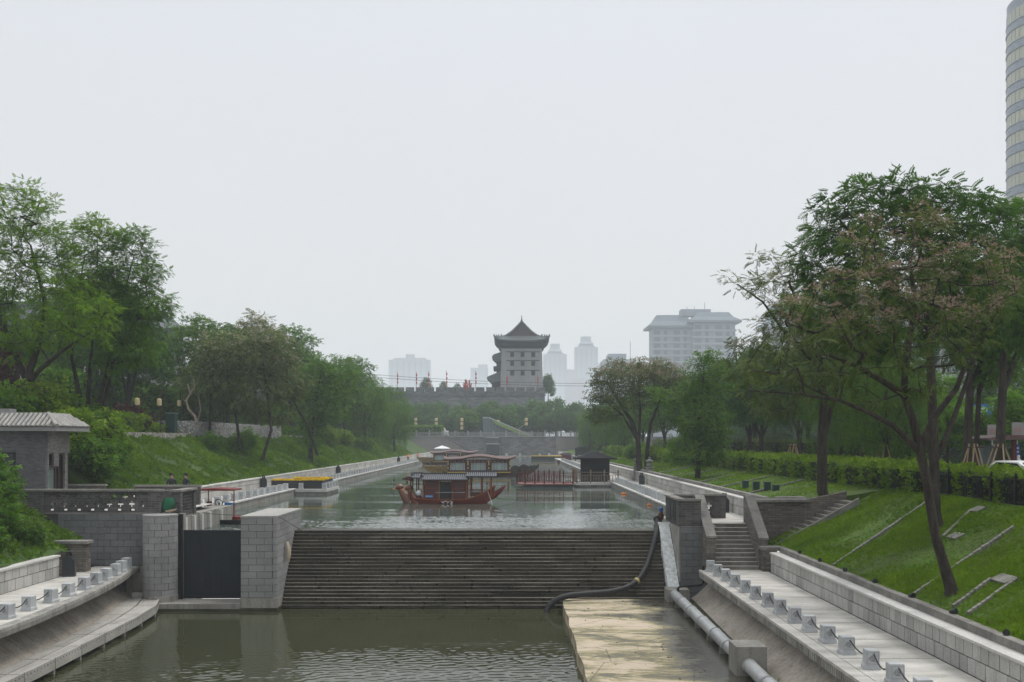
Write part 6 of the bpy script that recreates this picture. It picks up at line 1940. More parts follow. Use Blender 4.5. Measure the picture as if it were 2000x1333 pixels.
# grey office building behind the street trees
t = thing('office_building', 'pale grey office building with columns behind the street trees', 'building', (62, 132, RD))
m_off = flat('office_panel', (0.36, 0.37, 0.38), 0.5)
m_offg = flat('office_glass', (0.10, 0.12, 0.14), 0.15, 0.5)
add('wall', MB().box(44, 95, 134, 160, RD, 24), m_offg, t, world=True)
for z in (RD, 8.6, 13.4, 18.2, 23.0):
    add('floor_band', MB().box(43.8, 95, 133.2, 134.1, z - 0.6, z + 0.9), m_off if z != 13.4 else m_span, t, world=True)
for x in frange(44, 94, 22):
    add('column', MB().box(x - 0.35, x + 0.35, 132.9, 133.9, RD, 23.8), m_off, t, world=True)
    add('pier_panel', MB().box(x + 0.5, x + 1.05, 133.4, 134.05, RD, 23.5), m_off, t, world=True)

# ================================================================== STREET ON THE RIGHT
t = thing('bus_shelter', 'bus shelter with flat roof and dark red post at the right edge', 'bus shelter', (28, 58, RD))
p = P(1982, 868, 58)
add('roof', MB().prism([(26.6, 4.72), (31, 4.72), (31, 4.95), (27.5, 4.98), (26.5, 4.80)], 'y', 57, 60), flat('shelter_roof', (0.12, 0.07, 0.065), 0.6), t, world=True)
for x, y in ((28.25, 57.6), (28.25, 59.4)):
    add('post', MB().box(x - 0.1, x + 0.1, y - 0.1, y + 0.1, RD, 4.72), flat('shelter_red', (0.10, 0.015, 0.016), 0.5), t, world=True)
add('panel', MB().box(26.9, 28.1, 59.3, 59.4, RD + 0.3, 4.4), flat('shelter_glass', (0.13, 0.17, 0.17), 0.2, 0.5), t, world=True)
t = thing('bus_sign', 'small blue bus stop sign beside the red shelter post', 'sign', (28.6, 58, RD))
add('plate', MB().box(28.42, 28.72, 57.9, 57.93, 3.85, 4.45), m_blue, t, world=True)
add('mark', MB().box(28.5, 28.64, 57.885, 57.898, 4.2, 4.3).box(28.5, 28.64, 57.885, 57.898, 4.0, 4.08), m_white, t, world=True)
add('pole', MB().tube([(28.57, 57.98, RD), (28.57, 57.98, 4.5)], 0.03, 6), m_steel, t, world=True)
t = thing('road_sign', 'blue road sign with white arrow among the right street trees', 'sign', (41, 90, RD))
p = P(1920, 803, 90)
add('plate', MB().box(p.x - 0.75, p.x + 0.75, 90, 90.06, p.z - 0.6, p.z + 0.6), m_blue, t, world=True)
add('arrow', MB().box(p.x - 0.05, p.x + 0.05, 89.97, 89.995, p.z - 0.4, p.z + 0.25).prism([(p.x - 0.2, p.z + 0.2), (p.x + 0.2, p.z + 0.2), (p.x, p.z + 0.48)], 'y', 89.97, 89.994).box(p.x - 0.35, p.x + 0.35, 89.971, 89.996, p.z - 0.12, p.z - 0.02).box(p.x - 0.35, p.x - 0.27, 89.972, 89.997, p.z - 0.02, p.z + 0.2).box(p.x + 0.27, p.x + 0.35, 89.972, 89.997, p.z - 0.02, p.z + 0.2), m_white, t, world=True)
add('pole', MB().tube([(p.x + 0.9, 90.1, RD), (p.x + 0.9, 90.1, p.z + 0.8)], 0.08, 8).tube([(p.x - 0.8, 90.1, p.z + 0.3), (p.x + 0.9, 90.1, p.z + 0.3)], 0.05, 6), m_steel, t, world=True)
for x, y, w, h, lab in ((1950, 845, 0.7, 1.0, 'pale advertising board left of the bus shelter post'), (1998, 842, 0.7, 1.1, 'pale red lettered board at the right edge behind the shelter')):
    p = P(x, y, 66)
    t = thing('notice_board', lab, 'board', (p.x, 66, RD))
    add('board', MB().box(p.x - w, p.x + w * 0.2, 66, 66.08, p.z - h * 0.5, p.z + h * 0.5), flat('board_pale', (0.28, 0.265, 0.25), 0.6), t, world=True)
    mb = MB()
    for k in range(2):
        for q in (-0.45, -0.2):
            mb.box(p.x + q - 0.09, p.x + q + 0.09, 65.98, 65.997, p.z + 0.1 - 0.4 * k, p.z + 0.14 - 0.4 * k).box(p.x + q - 0.015, p.x + q + 0.015, 65.979, 65.996, p.z - 0.05 - 0.4 * k, p.z + 0.25 - 0.4 * k).box(p.x + q - 0.08, p.x + q + 0.08, 65.98, 65.997, p.z - 0.02 - 0.4 * k, p.z + 0.02 - 0.4 * k)
    add('lettering', mb, flat('board_red', (0.45, 0.16, 0.15), 0.6), t, world=True, kind='stuff')
    for q in (-0.5 * w,):
        add('leg', MB().box(p.x + q - 0.04, p.x + q + 0.04, 66.08, 66.14, RD, p.z + h * 0.4), m_steel, t, world=True)


def car(label, loc, rz, paint):
    t_ = thing('parked_car', label, 'car', loc, rz)
    prof_ = [(-2.2, 0.35), (-2.25, 0.75), (-2.0, 0.95), (-1.3, 1.0), (-0.7, 1.42), (0.7, 1.47), (1.45, 1.05), (2.1, 0.92), (2.25, 0.6), (2.2, 0.3)]
    add('body', MB().prism([(a, b_) for a, b_ in prof_], 'x', -0.85, 0.85), paint, t_)
    add('windscreen', MB().quad((-0.72, -1.27, 1.035), (0.72, -1.27, 1.035), (0.66, -0.76, 1.40), (-0.66, -0.76, 1.40)), m_glassdark, t_)
    for s_ in (-1, 1):
        add('side_window', MB().prism([(-1.05, 1.02), (-0.62, 1.36), (0.65, 1.40), (1.15, 1.06)], 'x', s_ * 0.851 - 0.005, s_ * 0.851 + 0.005), m_glassdark, t_)
        add('headlight', MB().box(s_ * 0.62 - 0.16, s_ * 0.62 + 0.16, -2.25, -2.14, 0.68, 0.82), m_steel, t_)
        for y in (-1.4, 1.35):
            w_ = add('wheel', MB().tube([(s_ * 0.72, y, 0.32), (s_ * 0.90, y, 0.32)], 0.32, 16), m_rubber, t_)
            add('rim', MB().tube([(s_ * 0.89, y, 0.32), (s_ * 0.91, y, 0.32)], 0.2, 12), m_steel, w_)
    return t_


car('white car beside the bus shelter at the right edge', (25.3, 51.0, RD), 0.35, m_white)
car('white car seen between distant trunks behind the right hedge', (31.5, 96, RD), 1.5, m_white)
car('pale parked car far behind the right hedge', (30.5, 118, RD), 1.45, flat('car_silver', (0.55, 0.56, 0.57), 0.4))
t = thing('road_barrier', 'low grey blue road barrier behind the hedge', 'barrier', (27, 80, RD))
for y in frange(60, 100, 11):
    add('post', MB().box(27.0, 27.1, y - 0.05, y + 0.05, RD, RD + 0.95), m_span, t, world=True)
for z in (0.3, 0.85):
    add('rail', MB().box(27.02, 27.08, 60, 100, RD + z, RD + z + 0.08), m_span, t, world=True)
add('infill', MB().box(27.04, 27.06, 60, 100, RD + 0.38, RD + 0.84), flat('barrier_panel', (0.09, 0.11, 0.12), 0.6), t, world=True)

m_bam = flat('bamboo', (0.34, 0.25, 0.15), 0.7)


def tree_props(label, x, y, z, h=1.9, r=0.85, n_=5):
    t_ = thing('tree_prop', label, 'tree prop', (x, y, z), 0, 'bamboo props round street trees')
    for i in range(n_):
        a = 2 * math.pi * i / n_ + 0.4
        add('pole', MB().tube([(r * math.cos(a), r * math.sin(a), 0), (0.22 * math.cos(a + 0.5), 0.22 * math.sin(a + 0.5), h)], 0.04, 6), m_bam, t_)
    add('cross_bar', MB().tube([(-0.5, -0.24, h * 0.92), (0.5, -0.24, h * 0.92)], 0.035, 6), m_wood, t_)
    return t_


tree_props('bamboo props round the trunk left of the near tree', 23.2, 64, RD, 2.2)
tree_props('bamboo props round the middle street tree trunk', 25.2, 56, RD, 2.3)
tree_props('bamboo props round the right street tree trunk by the shelter', 25.7, 54, RD, 2.3, 1.0, 6)
tree_props('distant bamboo props behind the hedge left of the single trunk', 22.5, 82, RD, 2.2)

# --- gnarled pale dead tree and wires
t = thing('power_lines', 'thin overhead wires strung before the city wall', 'wires', (0, 300, 28))
for y0, y1 in ((733, 748), (738, 753)):
    a, b_ = P(720, y0 - 2, 300), P(1230, y1 + 1, 300)
    pts = []
    for q in frange(0, 1, 13):
        p = a.lerp(b_, q); p.z -= 0.9 * 4 * q * (1 - q)
        pts.append(p)
    add('wire', MB().tube(pts, 0.05, 4), m_rope, t, world=True)


# ================================================================== PEOPLE
def person_mat(name, stops):
    m, n, l, b, out = nodes_of(name)
    tc = n.new('ShaderNodeTexCoord').outputs['Object']
    s_ = n.new('ShaderNodeSeparateXYZ'); l.new(tc, s_.inputs[0])
    v_ = rng(n, l, s_.outputs['Z'], 0, 1.75, 0, 1)
    x = n.new('ShaderNodeValToRGB'); x.color_ramp.interpolation = 'CONSTANT'
    els = x.color_ramp.elements
    while len(els) < len(stops): els.new(0.5)
    for e_, (p_, c) in zip(els, stops):
        e_.position = p_; e_.color = (*c, 1)
    l.new(v_, x.inputs[0])
    l.new(x.outputs['Color'], b.inputs['Base Color'])
    b.inputs['Roughness'].default_value = 0.8
    return m


def person(label, loc, rz, mat, hair, stride=0.12, arm=0.1, cap=None):
    """one continuous skinned figure"""
    J = {'pelvis': (0, 0, 0.92, 0.15), 'waist': (0, 0, 1.08, 0.135), 'chest': (0, -0.01, 1.30, 0.165), 'neck': (0, 0, 1.47, 0.06), 'jaw': (0, -0.02, 1.55, 0.075), 'head': (0, -0.015, 1.63, 0.10), 'crown': (0, 0, 1.70, 0.07),
         'hipL': (-0.10, 0, 0.86, 0.095), 'kneeL': (-0.11, -stride, 0.48, 0.065), 'ankL': (-0.11, -stride * 0.9, 0.08, 0.045), 'toeL': (-0.12, -stride * 0.9 - 0.15, 0.04, 0.04),
         'hipR': (0.10, 0, 0.86, 0.095), 'kneeR': (0.11, stride * 0.5, 0.48, 0.065), 'ankR': (0.11, stride * 1.3, 0.08, 0.045), 'toeR': (0.12, stride * 1.3 - 0.15, 0.04, 0.04),
         'shL': (-0.19, 0, 1.40, 0.065), 'elL': (-0.25, arm * 0.4, 1.13, 0.048), 'wrL': (-0.26, -arm, 0.89, 0.034), 'haL': (-0.26, -arm * 1.2, 0.80, 0.035),
         'shR': (0.19, 0, 1.40, 0.065), 'elR': (0.25, arm * 0.4, 1.13, 0.048), 'wrR': (0.26, -arm * 1.8, 0.92, 0.034), 'haR': (0.26, -arm * 2.2, 0.84, 0.035)}
    E = [('pelvis', 'waist'), ('waist', 'chest'), ('chest', 'neck'), ('neck', 'jaw'), ('jaw', 'head'), ('head', 'crown'), ('pelvis', 'hipL'), ('hipL', 'kneeL'), ('kneeL', 'ankL'), ('ankL', 'toeL'), ('pelvis', 'hipR'), ('hipR', 'kneeR'), ('kneeR', 'ankR'), ('ankR', 'toeR'),
         ('chest', 'shL'), ('shL', 'elL'), ('elL', 'wrL'), ('wrL', 'haL'), ('chest', 'shR'), ('shR', 'elR'), ('elR', 'wrR'), ('wrR', 'haR')]
    bm_ = bmesh.new()
    sk = bm_.verts.layers.skin.verify()
    vs_ = {}
    for k_, (x, y, z, r_) in J.items():
        v_ = bm_.verts.new((x, y, z)); v_[sk].radius = (r_, r_ * (0.8 if k_ in ('chest', 'waist', 'pelvis') else 1.0))
        if k_ == 'pelvis': v_[sk].use_root = True
        vs_[k_] = v_
    for a, b_ in E: bm_.edges.new((vs_[a], vs_[b_]))
    me = bpy.data.meshes.new('body'); bm_.to_mesh(me); bm_.free()
    me.materials.append(mat)
    t_ = thing('person', label, 'person', loc, rz)
    o = add('body', me, None, t_)
    o.modifiers.new('skin', 'SKIN').use_smooth_shade = True
    sb = o.modifiers.new('sub', 'SUBSURF'); sb.levels = 1; sb.render_levels = 1
    hm = MB().lathe([(0.108, 1.62), (0.118, 1.68), (0.105, 1.74), (0.06, 1.785), (0.01, 1.79)], (0, 0.02, 0), 12)
    add('hair' if cap is None else 'cap', hm, hair if cap is None else cap, t_, smooth=True)
    return t_


m_hair = flat('black_hair', (0.012, 0.011, 0.01), 0.6)
skin = (0.35, 0.20, 0.14)
pm_dark = person_mat('dark_clothes', [(0.0, (0.02, 0.02, 0.025)), (0.5, (0.03, 0.03, 0.035)), (0.84, skin)])
pm_grey = person_mat('navy_clothes', [(0.0, (0.02, 0.02, 0.03)), (0.5, (0.03, 0.035, 0.05)), (0.84, skin)])
pm_vest = person_mat('orange_vest', [(0.0, (0.03, 0.035, 0.05)), (0.52, (0.75, 0.20, 0.04)), (0.62, (0.7, 0.7, 0.6)), (0.66, (0.75, 0.20, 0.04)), (0.84, skin)])
pm_pink = person_mat('pink_vest', [(0.0, (0.25, 0.26, 0.28)), (0.52, (0.70, 0.22, 0.22)), (0.84, skin)])
pm_white = person_mat('white_shirt', [(0.0, (0.03, 0.03, 0.04)), (0.52, (0.65, 0.67, 0.72)), (0.84, skin)])
person('person in dark clothes standing left behind the rear lock parapet', (P(335, 940, 57.8).x, 57.8, LOCK), 0.4, pm_dark, m_hair, 0.03)
person('person in navy behind the rear lock parapet, hand raised, right of the pair', (P(363, 940, 57.9).x, 57.9, LOCK), -0.5, pm_grey, m_hair, 0.03, 0.2)
person('worker in orange vest walking on the far left promenade', (-20.2, 199, PU), 0.3, pm_vest, m_hair, 0.18)
person('worker in pink vest standing on the prow side of the farther boat', (-19.6, 213, PU), 0.1, pm_pink, m_hair, 0.05)
person('person in white shirt and orange cap beyond the bus shelter', (P(1988, 885, 72).x, 72, RD + 0.05), 0.6, pm_white, m_hair, 0.1, cap=flat('cap_orange', (0.6, 0.25, 0.06), 0.6))

# ================================================================== VEGETATION
def leaf_quad(base, dirv, side, L, W, bend=0.0):
    """rhombus leaflet"""
    base, dirv, side = np.array(base, float), np.array(dirv, float), np.array(side, float)
    up = np.array((0, 0, 1.0))
    return [base, base + dirv * L * 0.45 + side * W + up * bend * 0.3, base + dirv * L + up * bend, base + dirv * L * 0.45 - side * W + up * bend * 0.3]


def tpl_pinnate(pairs=5, L=0.30, W=0.055, arch=0.35):
    v = []
    for i in range(pairs):
        x = 0.22 + 0.78 * i / (pairs - 0.5)
        z = -arch * x * x
        for s in (-1, 1):
            d_ = np.array((0.45, s * 0.9, -0.25)); d_ /= np.linalg.norm(d_)
            v += leaf_quad((x, 0, z), d_, (0.89, -s * 0.45, 0), L * (1 - 0.25 * abs(i / pairs - 0.4)), W, -0.06)
    v += leaf_quad((1.0, 0, -arch), (0.95, 0, -0.3), (0, 1, 0), L, W)
    return np.array(v)


def tpl_sprig(n=6, L=0.42, W=0.15, seed=0):
    r_ = np.random.RandomState(seed)
    v = []
    for i in range(n):
        a = i * 2.4
        x = 0.1 + 0.75 * i / n
        d_ = np.array((0.5, math.cos(a), math.sin(a) * 0.5 - 0.15)); d_ /= np.linalg.norm(d_)
        s = np.cross(d_, (0, 0.2, 1)); s /= np.linalg.norm(s)
        v += leaf_quad((x, 0, -0.15 * x), d_, s, L * r_.uniform(0.8, 1.15), W, -0.05)
    return np.array(v)


TPL = {'pinnate': tpl_pinnate(5, 0.34, 0.085), 'fern': tpl_pinnate(6, 0.36, 0.075, 0.45), 'sprig': tpl_sprig(), 'small': tpl_sprig(5, 0.40, 0.13, 3),
       'willow': tpl_pinnate(6, 0.24, 0.035, 0.9), 'blob': tpl_sprig(4, 0.6, 0.26, 5)}


def scatter(name, tpl, pos, dirs, ups, size, mat, tint, jit=0.0):
    """instance a template of quads at N places, one mesh"""
    T = TPL[tpl]
    x = dirs / (np.linalg.norm(dirs, axis=1, keepdims=True) + 1e-9)
    y = np.cross(ups, x); y /= (np.linalg.norm(y, axis=1, keepdims=True) + 1e-9)
    z = np.cross(x, y)
    N, K = len(pos), len(T)
    V = pos[:, None, :] + size[:, None, None] * (T[None, :, 0:1] * x[:, None, :] + T[None, :, 1:2] * y[:, None, :] + T[None, :, 2:3] * z[:, None, :])
    F = np.arange(N * K, dtype=np.int32).reshape(-1, 4)
    tt = np.repeat(tint, K)
    return np_mesh(name, V.reshape(-1, 3), F, mat, tt)


class Skel:
    def __init__(s):
        s.p, s.par, s.tip = [], [], []

    def add(s, p, par):
        s.p.append(np.array(p, float)); s.par.append(par)
        return len(s.p) - 1


def build_tree(seed, stems, clumps, n_cl, mind=0.6, shell=0.35, curve=0.25):
    """stems: list of polylines (x, y, z, r); clumps: ellipsoids (cx, cy, cz, rx, ry, rz, weight).
    Returns the branch mesh builder and the cluster centres with their branch directions"""
    rs = np.random.RandomState(seed)
    sk = Skel()
    rad_min = []
    chains = []
    for st in stems:
        prev = -1
        ch = []
        for (a, b_) in zip(st, st[1:]):
            L_ = math.dist(a[:3], b_[:3])
            n_ = max(2, int(L_ / 0.7))
            for i in range(n_):
                q = i / n_
                prev = sk.add([a[k] + (b_[k] - a[k]) * q for k in range(3)], prev)
                rad_min.append(a[3] + (b_[3] - a[3]) * q)
                ch.append(prev)
        prev = sk.add(st[-1][:3], prev); rad_min.append(st[-1][3]); ch.append(prev)
        chains.append(ch)
    n_stem = len(sk.p)
    low = [min(p[2] for p in st) + 0.35 * (max(p[2] for p in st) - min(p[2] for p in st)) for st in stems]
    zlow = min(low)
    w = np.array([c[6] * c[3] * c[4] * c[5] if len(c) > 6 else c[3] * c[4] * c[5] for c in clumps]); w /= w.sum()
    pts = []
    tries = 0
    while len(pts) < n_cl and tries < n_cl * 30:
        tries += 1
        c = clumps[rs.choice(len(clumps), p=w)]
        d_ = rs.normal(size=3); d_ /= np.linalg.norm(d_)
        r_ = (shell + (1 - shell) * rs.random_sample()) ** 0.6
        q = np.array((c[0] + d_[0] * c[3] * r_, c[1] + d_[1] * c[4] * r_, c[2] + d_[2] * c[5] * r_))
        if pts and np.min(np.sum((np.array(pts) - q) ** 2, axis=1)) < mind * mind * (0.5 + rs.random_sample()): continue
        pts.append(q)
    pts = np.array(pts)
    stem_p = np.array(sk.p)
    dist0 = np.array([np.min(np.linalg.norm(stem_p - q, axis=1)) for q in pts])
    order = np.argsort(dist0)
    centres, dirs = [], []
    branches = []
    for oi in order:
        q = pts[oi]
        A = np.array(sk.p)
        dv = q[None, :] - A
        dist = np.linalg.norm(dv, axis=1)
        pen = dist + np.where(dv[:, 2] < -0.2, 1.2 * (-dv[:, 2]), 0) + np.where(dist < 0.25, 1.0, 0)
        pen[:n_stem] += np.where(A[:n_stem, 2] < zlow, 4.0, 0)
        j = int(np.argmin(pen))
        a = A[j]
        L_ = np.linalg.norm(q - a)
        nseg = max(2, int(L_ / 0.55))
        mid = np.array((0, 0, -curve * L_ * 0.3)) + rs.normal(size=3) * 0.07 * L_
        prev = j
        ch = [j]
        for i in range(1, nseg + 1):
            t_ = i / nseg
            p = a + (q - a) * t_ + mid * 4 * t_ * (1 - t_) * 0.5
            prev = sk.add(p, prev)
            ch.append(prev)
        chains.append(ch)
        centres.append(q); dirs.append(q - np.array(sk.p[sk.par[prev]]))
    n = len(sk.p)
    cnt = np.zeros(n)
    for ch in chains: cnt[ch[-1]] += 1
    for i in range(n - 1, -1, -1):
        if sk.par[i] >= 0: cnt[sk.par[i]] += cnt[i]
    rad = 0.012 * np.power(np.maximum(cnt, 1), 0.52)
    for i in range(n_stem):
        rad[i] = rad_min[i]
    mb_ = MB()
    for ci, ch in enumerate(chains):
        if ci < len(stems):
            mb_.tube([sk.p[i] for i in ch], [rad[i] for i in ch], 9, caps=True)
        else:
            rr_ = [min(rad[i], rad[ch[0]] * 0.85) for i in ch]
            rr_[0] = rr_[1]
            mb_.tube([sk.p[i] for i in ch], rr_, 5 if max(rr_) < 0.05 else 6, caps=False)
    return mb_, np.array(centres), np.array(dirs)


def leaves_for(seed, centres, dirs, per, tpl, size, spread, mat, name, flat_=0.6, droop=0.25, out_from=None, top_only=None):
    rs = np.random.RandomState(seed)
    C = np.repeat(centres, per, axis=0)
    N = len(C)
    off = np.clip(rs.normal(size=(N, 3)), -1.7, 1.7) * np.array((spread, spread, spread * flat_)) * 0.62
    pos = C + off * 0.8
    if out_from is not None:
        o = pos - out_from
        o /= (np.linalg.norm(o, axis=1, keepdims=True) + 1e-9)
    else:
        o = 0
    ang = rs.uniform(0, 2 * np.pi, N)
    d_ = np.stack([np.cos(ang), np.sin(ang), -droop + 0.35 * rs.normal(size=N)], axis=1) + off / (spread + 1e-6) * 1.1 + (o * 0.5 if out_from is not None else 0)
    up = np.stack([0.45 * rs.normal(size=N), 0.45 * rs.normal(size=N), np.ones(N)], axis=1)
    sz = size * rs.uniform(0.5, 1.3, N)
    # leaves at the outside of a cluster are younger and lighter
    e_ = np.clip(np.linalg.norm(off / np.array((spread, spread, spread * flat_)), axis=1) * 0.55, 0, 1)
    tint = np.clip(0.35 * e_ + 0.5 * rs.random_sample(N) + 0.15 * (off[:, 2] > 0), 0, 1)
    return scatter(name, tpl, pos, d_, up, sz, mat, tint)


LM = {
    'ash': leaf_mat('leaf_dark_green', (0.012, 0.056, 0.008), (0.098, 0.208, 0.026), 0.32),
    'spring': leaf_mat('leaf_spring_green', (0.040, 0.115, 0.003), (0.215, 0.370, 0.018), 0.45),
    'mid': leaf_mat('leaf_mid_green', (0.026, 0.090, 0.006), (0.148, 0.285, 0.028), 0.40),
    'deep': leaf_mat('leaf_deep_green', (0.013, 0.066, 0.010), (0.086, 0.182, 0.024), 0.34),
    'olive': leaf_mat('leaf_olive', (0.042, 0.076, 0.016), (0.180, 0.225, 0.082), 0.36),
    'brown': leaf_mat('leaf_brown_green', (0.030, 0.062, 0.010), (0.135, 0.180, 0.045), 0.38),
    'flower': leaf_mat('dull_pink_blossom', (0.17, 0.115, 0.09), (0.46, 0.34, 0.285), 0.3, 0.8),
    'seed': leaf_mat('pale_grey_seed', (0.22, 0.195, 0.135), (0.52, 0.47, 0.36), 0.3, 0.8),
    'plum': leaf_mat('leaf_plum', (0.022, 0.006, 0.010), (0.080, 0.022, 0.030), 0.2),
    'hedge': leaf_mat('leaf_hedge', (0.044, 0.110, 0.004), (0.240, 0.370, 0.020), 0.36),
    'fresh': leaf_mat('leaf_fresh', (0.055, 0.140, 0.006), (0.190, 0.38, 0.030), 0.42),
    'far': leaf_mat('leaf_far', (0.024, 0.092, 0.020), (0.135, 0.238, 0.055), 0.34, far=0.35),
    'grass': leaf_mat('grass_blade', (0.048, 0.120, 0.004), (0.205, 0.330, 0.014), 0.34),
    'herb': leaf_mat('ground_herb', (0.034, 0.098, 0.005), (0.175, 0.300, 0.020), 0.36),
    'litter': leaf_mat('fallen_leaf', (0.06, 0.04, 0.018), (0.22, 0.15, 0.06), 0.1, 0.8),
}


def tree(name, label, base, stems, clumps, n_cl, per, tpl, size, spread, leaf, seed, bark=None, group=None, cat='tree', blossom=None, mind=0.55, droop=0.25, flat_=0.6, shell=0.35, curve=0.25):
    """stems and clumps in world coordinates"""
    t_ = thing(name, label, cat, base, 0, group)
    br, cen, dr = build_tree(seed, stems, clumps, n_cl, mind, shell, curve)
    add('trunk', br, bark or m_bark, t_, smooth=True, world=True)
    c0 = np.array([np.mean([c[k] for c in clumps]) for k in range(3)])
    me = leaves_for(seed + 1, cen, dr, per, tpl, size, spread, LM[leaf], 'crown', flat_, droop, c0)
    cr = add('crown', me, None, t_, world=True)
    if blossom:
        lf, frac, bper, bsize = blossom
        hi = cen[cen[:, 2] > np.quantile(cen[:, 2], 1 - frac)]
        hi = hi + np.array((0, 0, spread * 0.45))
        me = leaves_for(seed + 2, hi, None, bper, 'small', bsize, spread * 0.8, LM[lf], 'blossom', 0.5, -0.6)
        add('blossom', me, None, cr, world=True)
    return t_


# ---- right bank, near trees
def PX(x, y, d_):
    p = P(x, y, d_)
    return (p.x, p.y, p.z)


def cl(x, y, d_, rpx, rpy, rd, w=1.0):
    """clump given in photo pixels: centre, half sizes, depth radius"""
    p = P(x, y, d_)
    k = d_ / 2000.0
    return (p.x, p.y, p.z, rpx * k, rd, rpy * k, w)


def st(*pts):
    return [(*PX(x, y, d_), r_) for x, y, d_, r_ in pts]


T1 = 31.5
tree('flowering_tree', 'near tree with leaning dark trunk and dull pink blossom on the right lawn', on_slope(13.5, 31.5),
     [st((1862, 1176, T1, 0.30), (1858, 1150, T1, 0.20), (1846, 1110, T1, 0.165), (1828, 1050, T1, 0.15), (1808, 930, T1, 0.14), (1797, 880, T1, 0.145), (1783, 820, T1, 0.12), (1765, 770, T1 + 0.2, 0.11), (1772, 690, T1 + 0.2, 0.095), (1788, 600, T1 + 0.3, 0.085), (1778, 520, T1 + 0.4, 0.05)),
      st((1796, 882, T1, 0.11), (1745, 832, T1 - 0.3, 0.08), (1700, 808, T1 - 0.5, 0.068), (1640, 782, T1 - 0.7, 0.05), (1570, 772, T1 - 0.9, 0.04)),
      st((1766, 772, T1 + 0.2, 0.11), (1720, 742, T1, 0.09), (1672, 715, T1 - 0.3, 0.07), (1620, 695, T1 - 0.5, 0.04)),
      st((1798, 878, T1, 0.14), (1825, 815, T1 + 0.3, 0.11), (1868, 760, T1 + 0.5, 0.085), (1895, 690, T1 + 0.7, 0.06), (1915, 610, T1 + 0.9, 0.03))],
     [cl(1770, 480, T1 + 0.4, 130, 70, 2.0, 1.2), cl(1650, 600, T1, 130, 70, 2.2), cl(1580, 690, T1 - 0.6, 120, 60, 1.8, 0.55), cl(1500, 735, T1 - 0.5, 70, 40, 1.2, 0.55), cl(1780, 650, T1, 150, 80, 2.4), cl(1900, 560, T1 + 0.8, 95, 90, 2.0), cl(1700, 750, T1 - 0.6, 130, 45, 1.8, 0.4), cl(1950, 540, T1 + 1, 45, 60, 1.3)],
     200, 14, 'pinnate', 0.25, 0.34, 'brown', 11, blossom=('flower', 0.65, 30, 0.115), mind=0.54, droop=0.3, shell=0.55)
T2 = 39.5
tree('ailanthus_tree', 'tall dark green fern leaved tree behind the near blossom tree', on_slope(16.4, T2),
     [st((1832, 1042, T2, 0.30), (1826, 1000, T2, 0.22), (1824, 880, T2, 0.19), (1820, 760, T2, 0.17), (1815, 640, T2, 0.13), (1800, 520, T2, 0.09), (1790, 420, T2, 0.05)),
      st((1826, 905, T2, 0.12), (1862, 820, T2 + 0.3, 0.10), (1890, 740, T2 + 0.5, 0.08), (1925, 640, T2 + 0.8, 0.05), (1940, 540, T2 + 1, 0.03)),
      st((1818, 650, T2, 0.10), (1740, 560, T2, 0.08), (1680, 480, T2, 0.05), (1640, 430, T2, 0.03))],
     [cl(1720, 400, T2, 110, 60, 2.2), cl(1830, 420, T2, 110, 60, 2.2), cl(1640, 500, T2, 105, 70, 2.2), cl(1760, 520, T2 + 0.5, 130, 80, 2.5), cl(1910, 450, T2 + 1, 70, 70, 2.0), cl(1620, 420, T2, 55, 35, 1.2), cl(1610, 590, T2 + 0.3, 70, 60, 1.6), cl(1720, 630, T2 + 0.8, 100, 70, 2.0), cl(1900, 580, T2 + 1.2, 80, 90, 2.2)],
     310, 26, 'fern', 0.36, 0.42, 'ash', 21, mind=0.62, droop=0.15)
T3 = 52.0
tree('flowering_tree', 'pale seeded open tree standing by the slope stairs on the right', on_slope(16.0, 50.6),
     [st((1625, 1005, T3, 0.30), (1606, 960, T3, 0.27), (1606, 860, T3, 0.25), (1609, 780, T3, 0.2), (1600, 700, T3, 0.15), (1570, 620, T3, 0.09), (1540, 550, T3, 0.05)),
      st((1608, 860, T3, 0.16), (1625, 790, T3 + 0.3, 0.13), (1650, 700, T3 + 0.5, 0.08), (1665, 620, T3 + 0.6, 0.04)),
      st((1604, 720, T3, 0.12), (1540, 660, T3 - 0.5, 0.08), (1490, 590, T3 - 0.8, 0.05), (1440, 555, T3 - 1, 0.03))],
     [cl(1520, 530, T3, 75, 38, 1.8), cl(1450, 555, T3 - 0.8, 48, 22, 1.0), cl(1580, 590, T3, 80, 60, 2.2), cl(1500, 650, T3, 60, 28, 1.4), cl(1560, 700, T3, 110, 60, 2.6), cl(1480, 700, T3 - 0.5, 70, 45, 1.8), cl(1640, 650, T3 + 1, 90, 80, 2.5), cl(1520, 780, T3, 60, 30, 1.5, 0.5)],
     220, 17, 'pinnate', 0.36, 0.46, 'olive', 31, blossom=('seed', 0.7, 14, 0.16), mind=0.62, droop=0.3)
T4 = 106.0
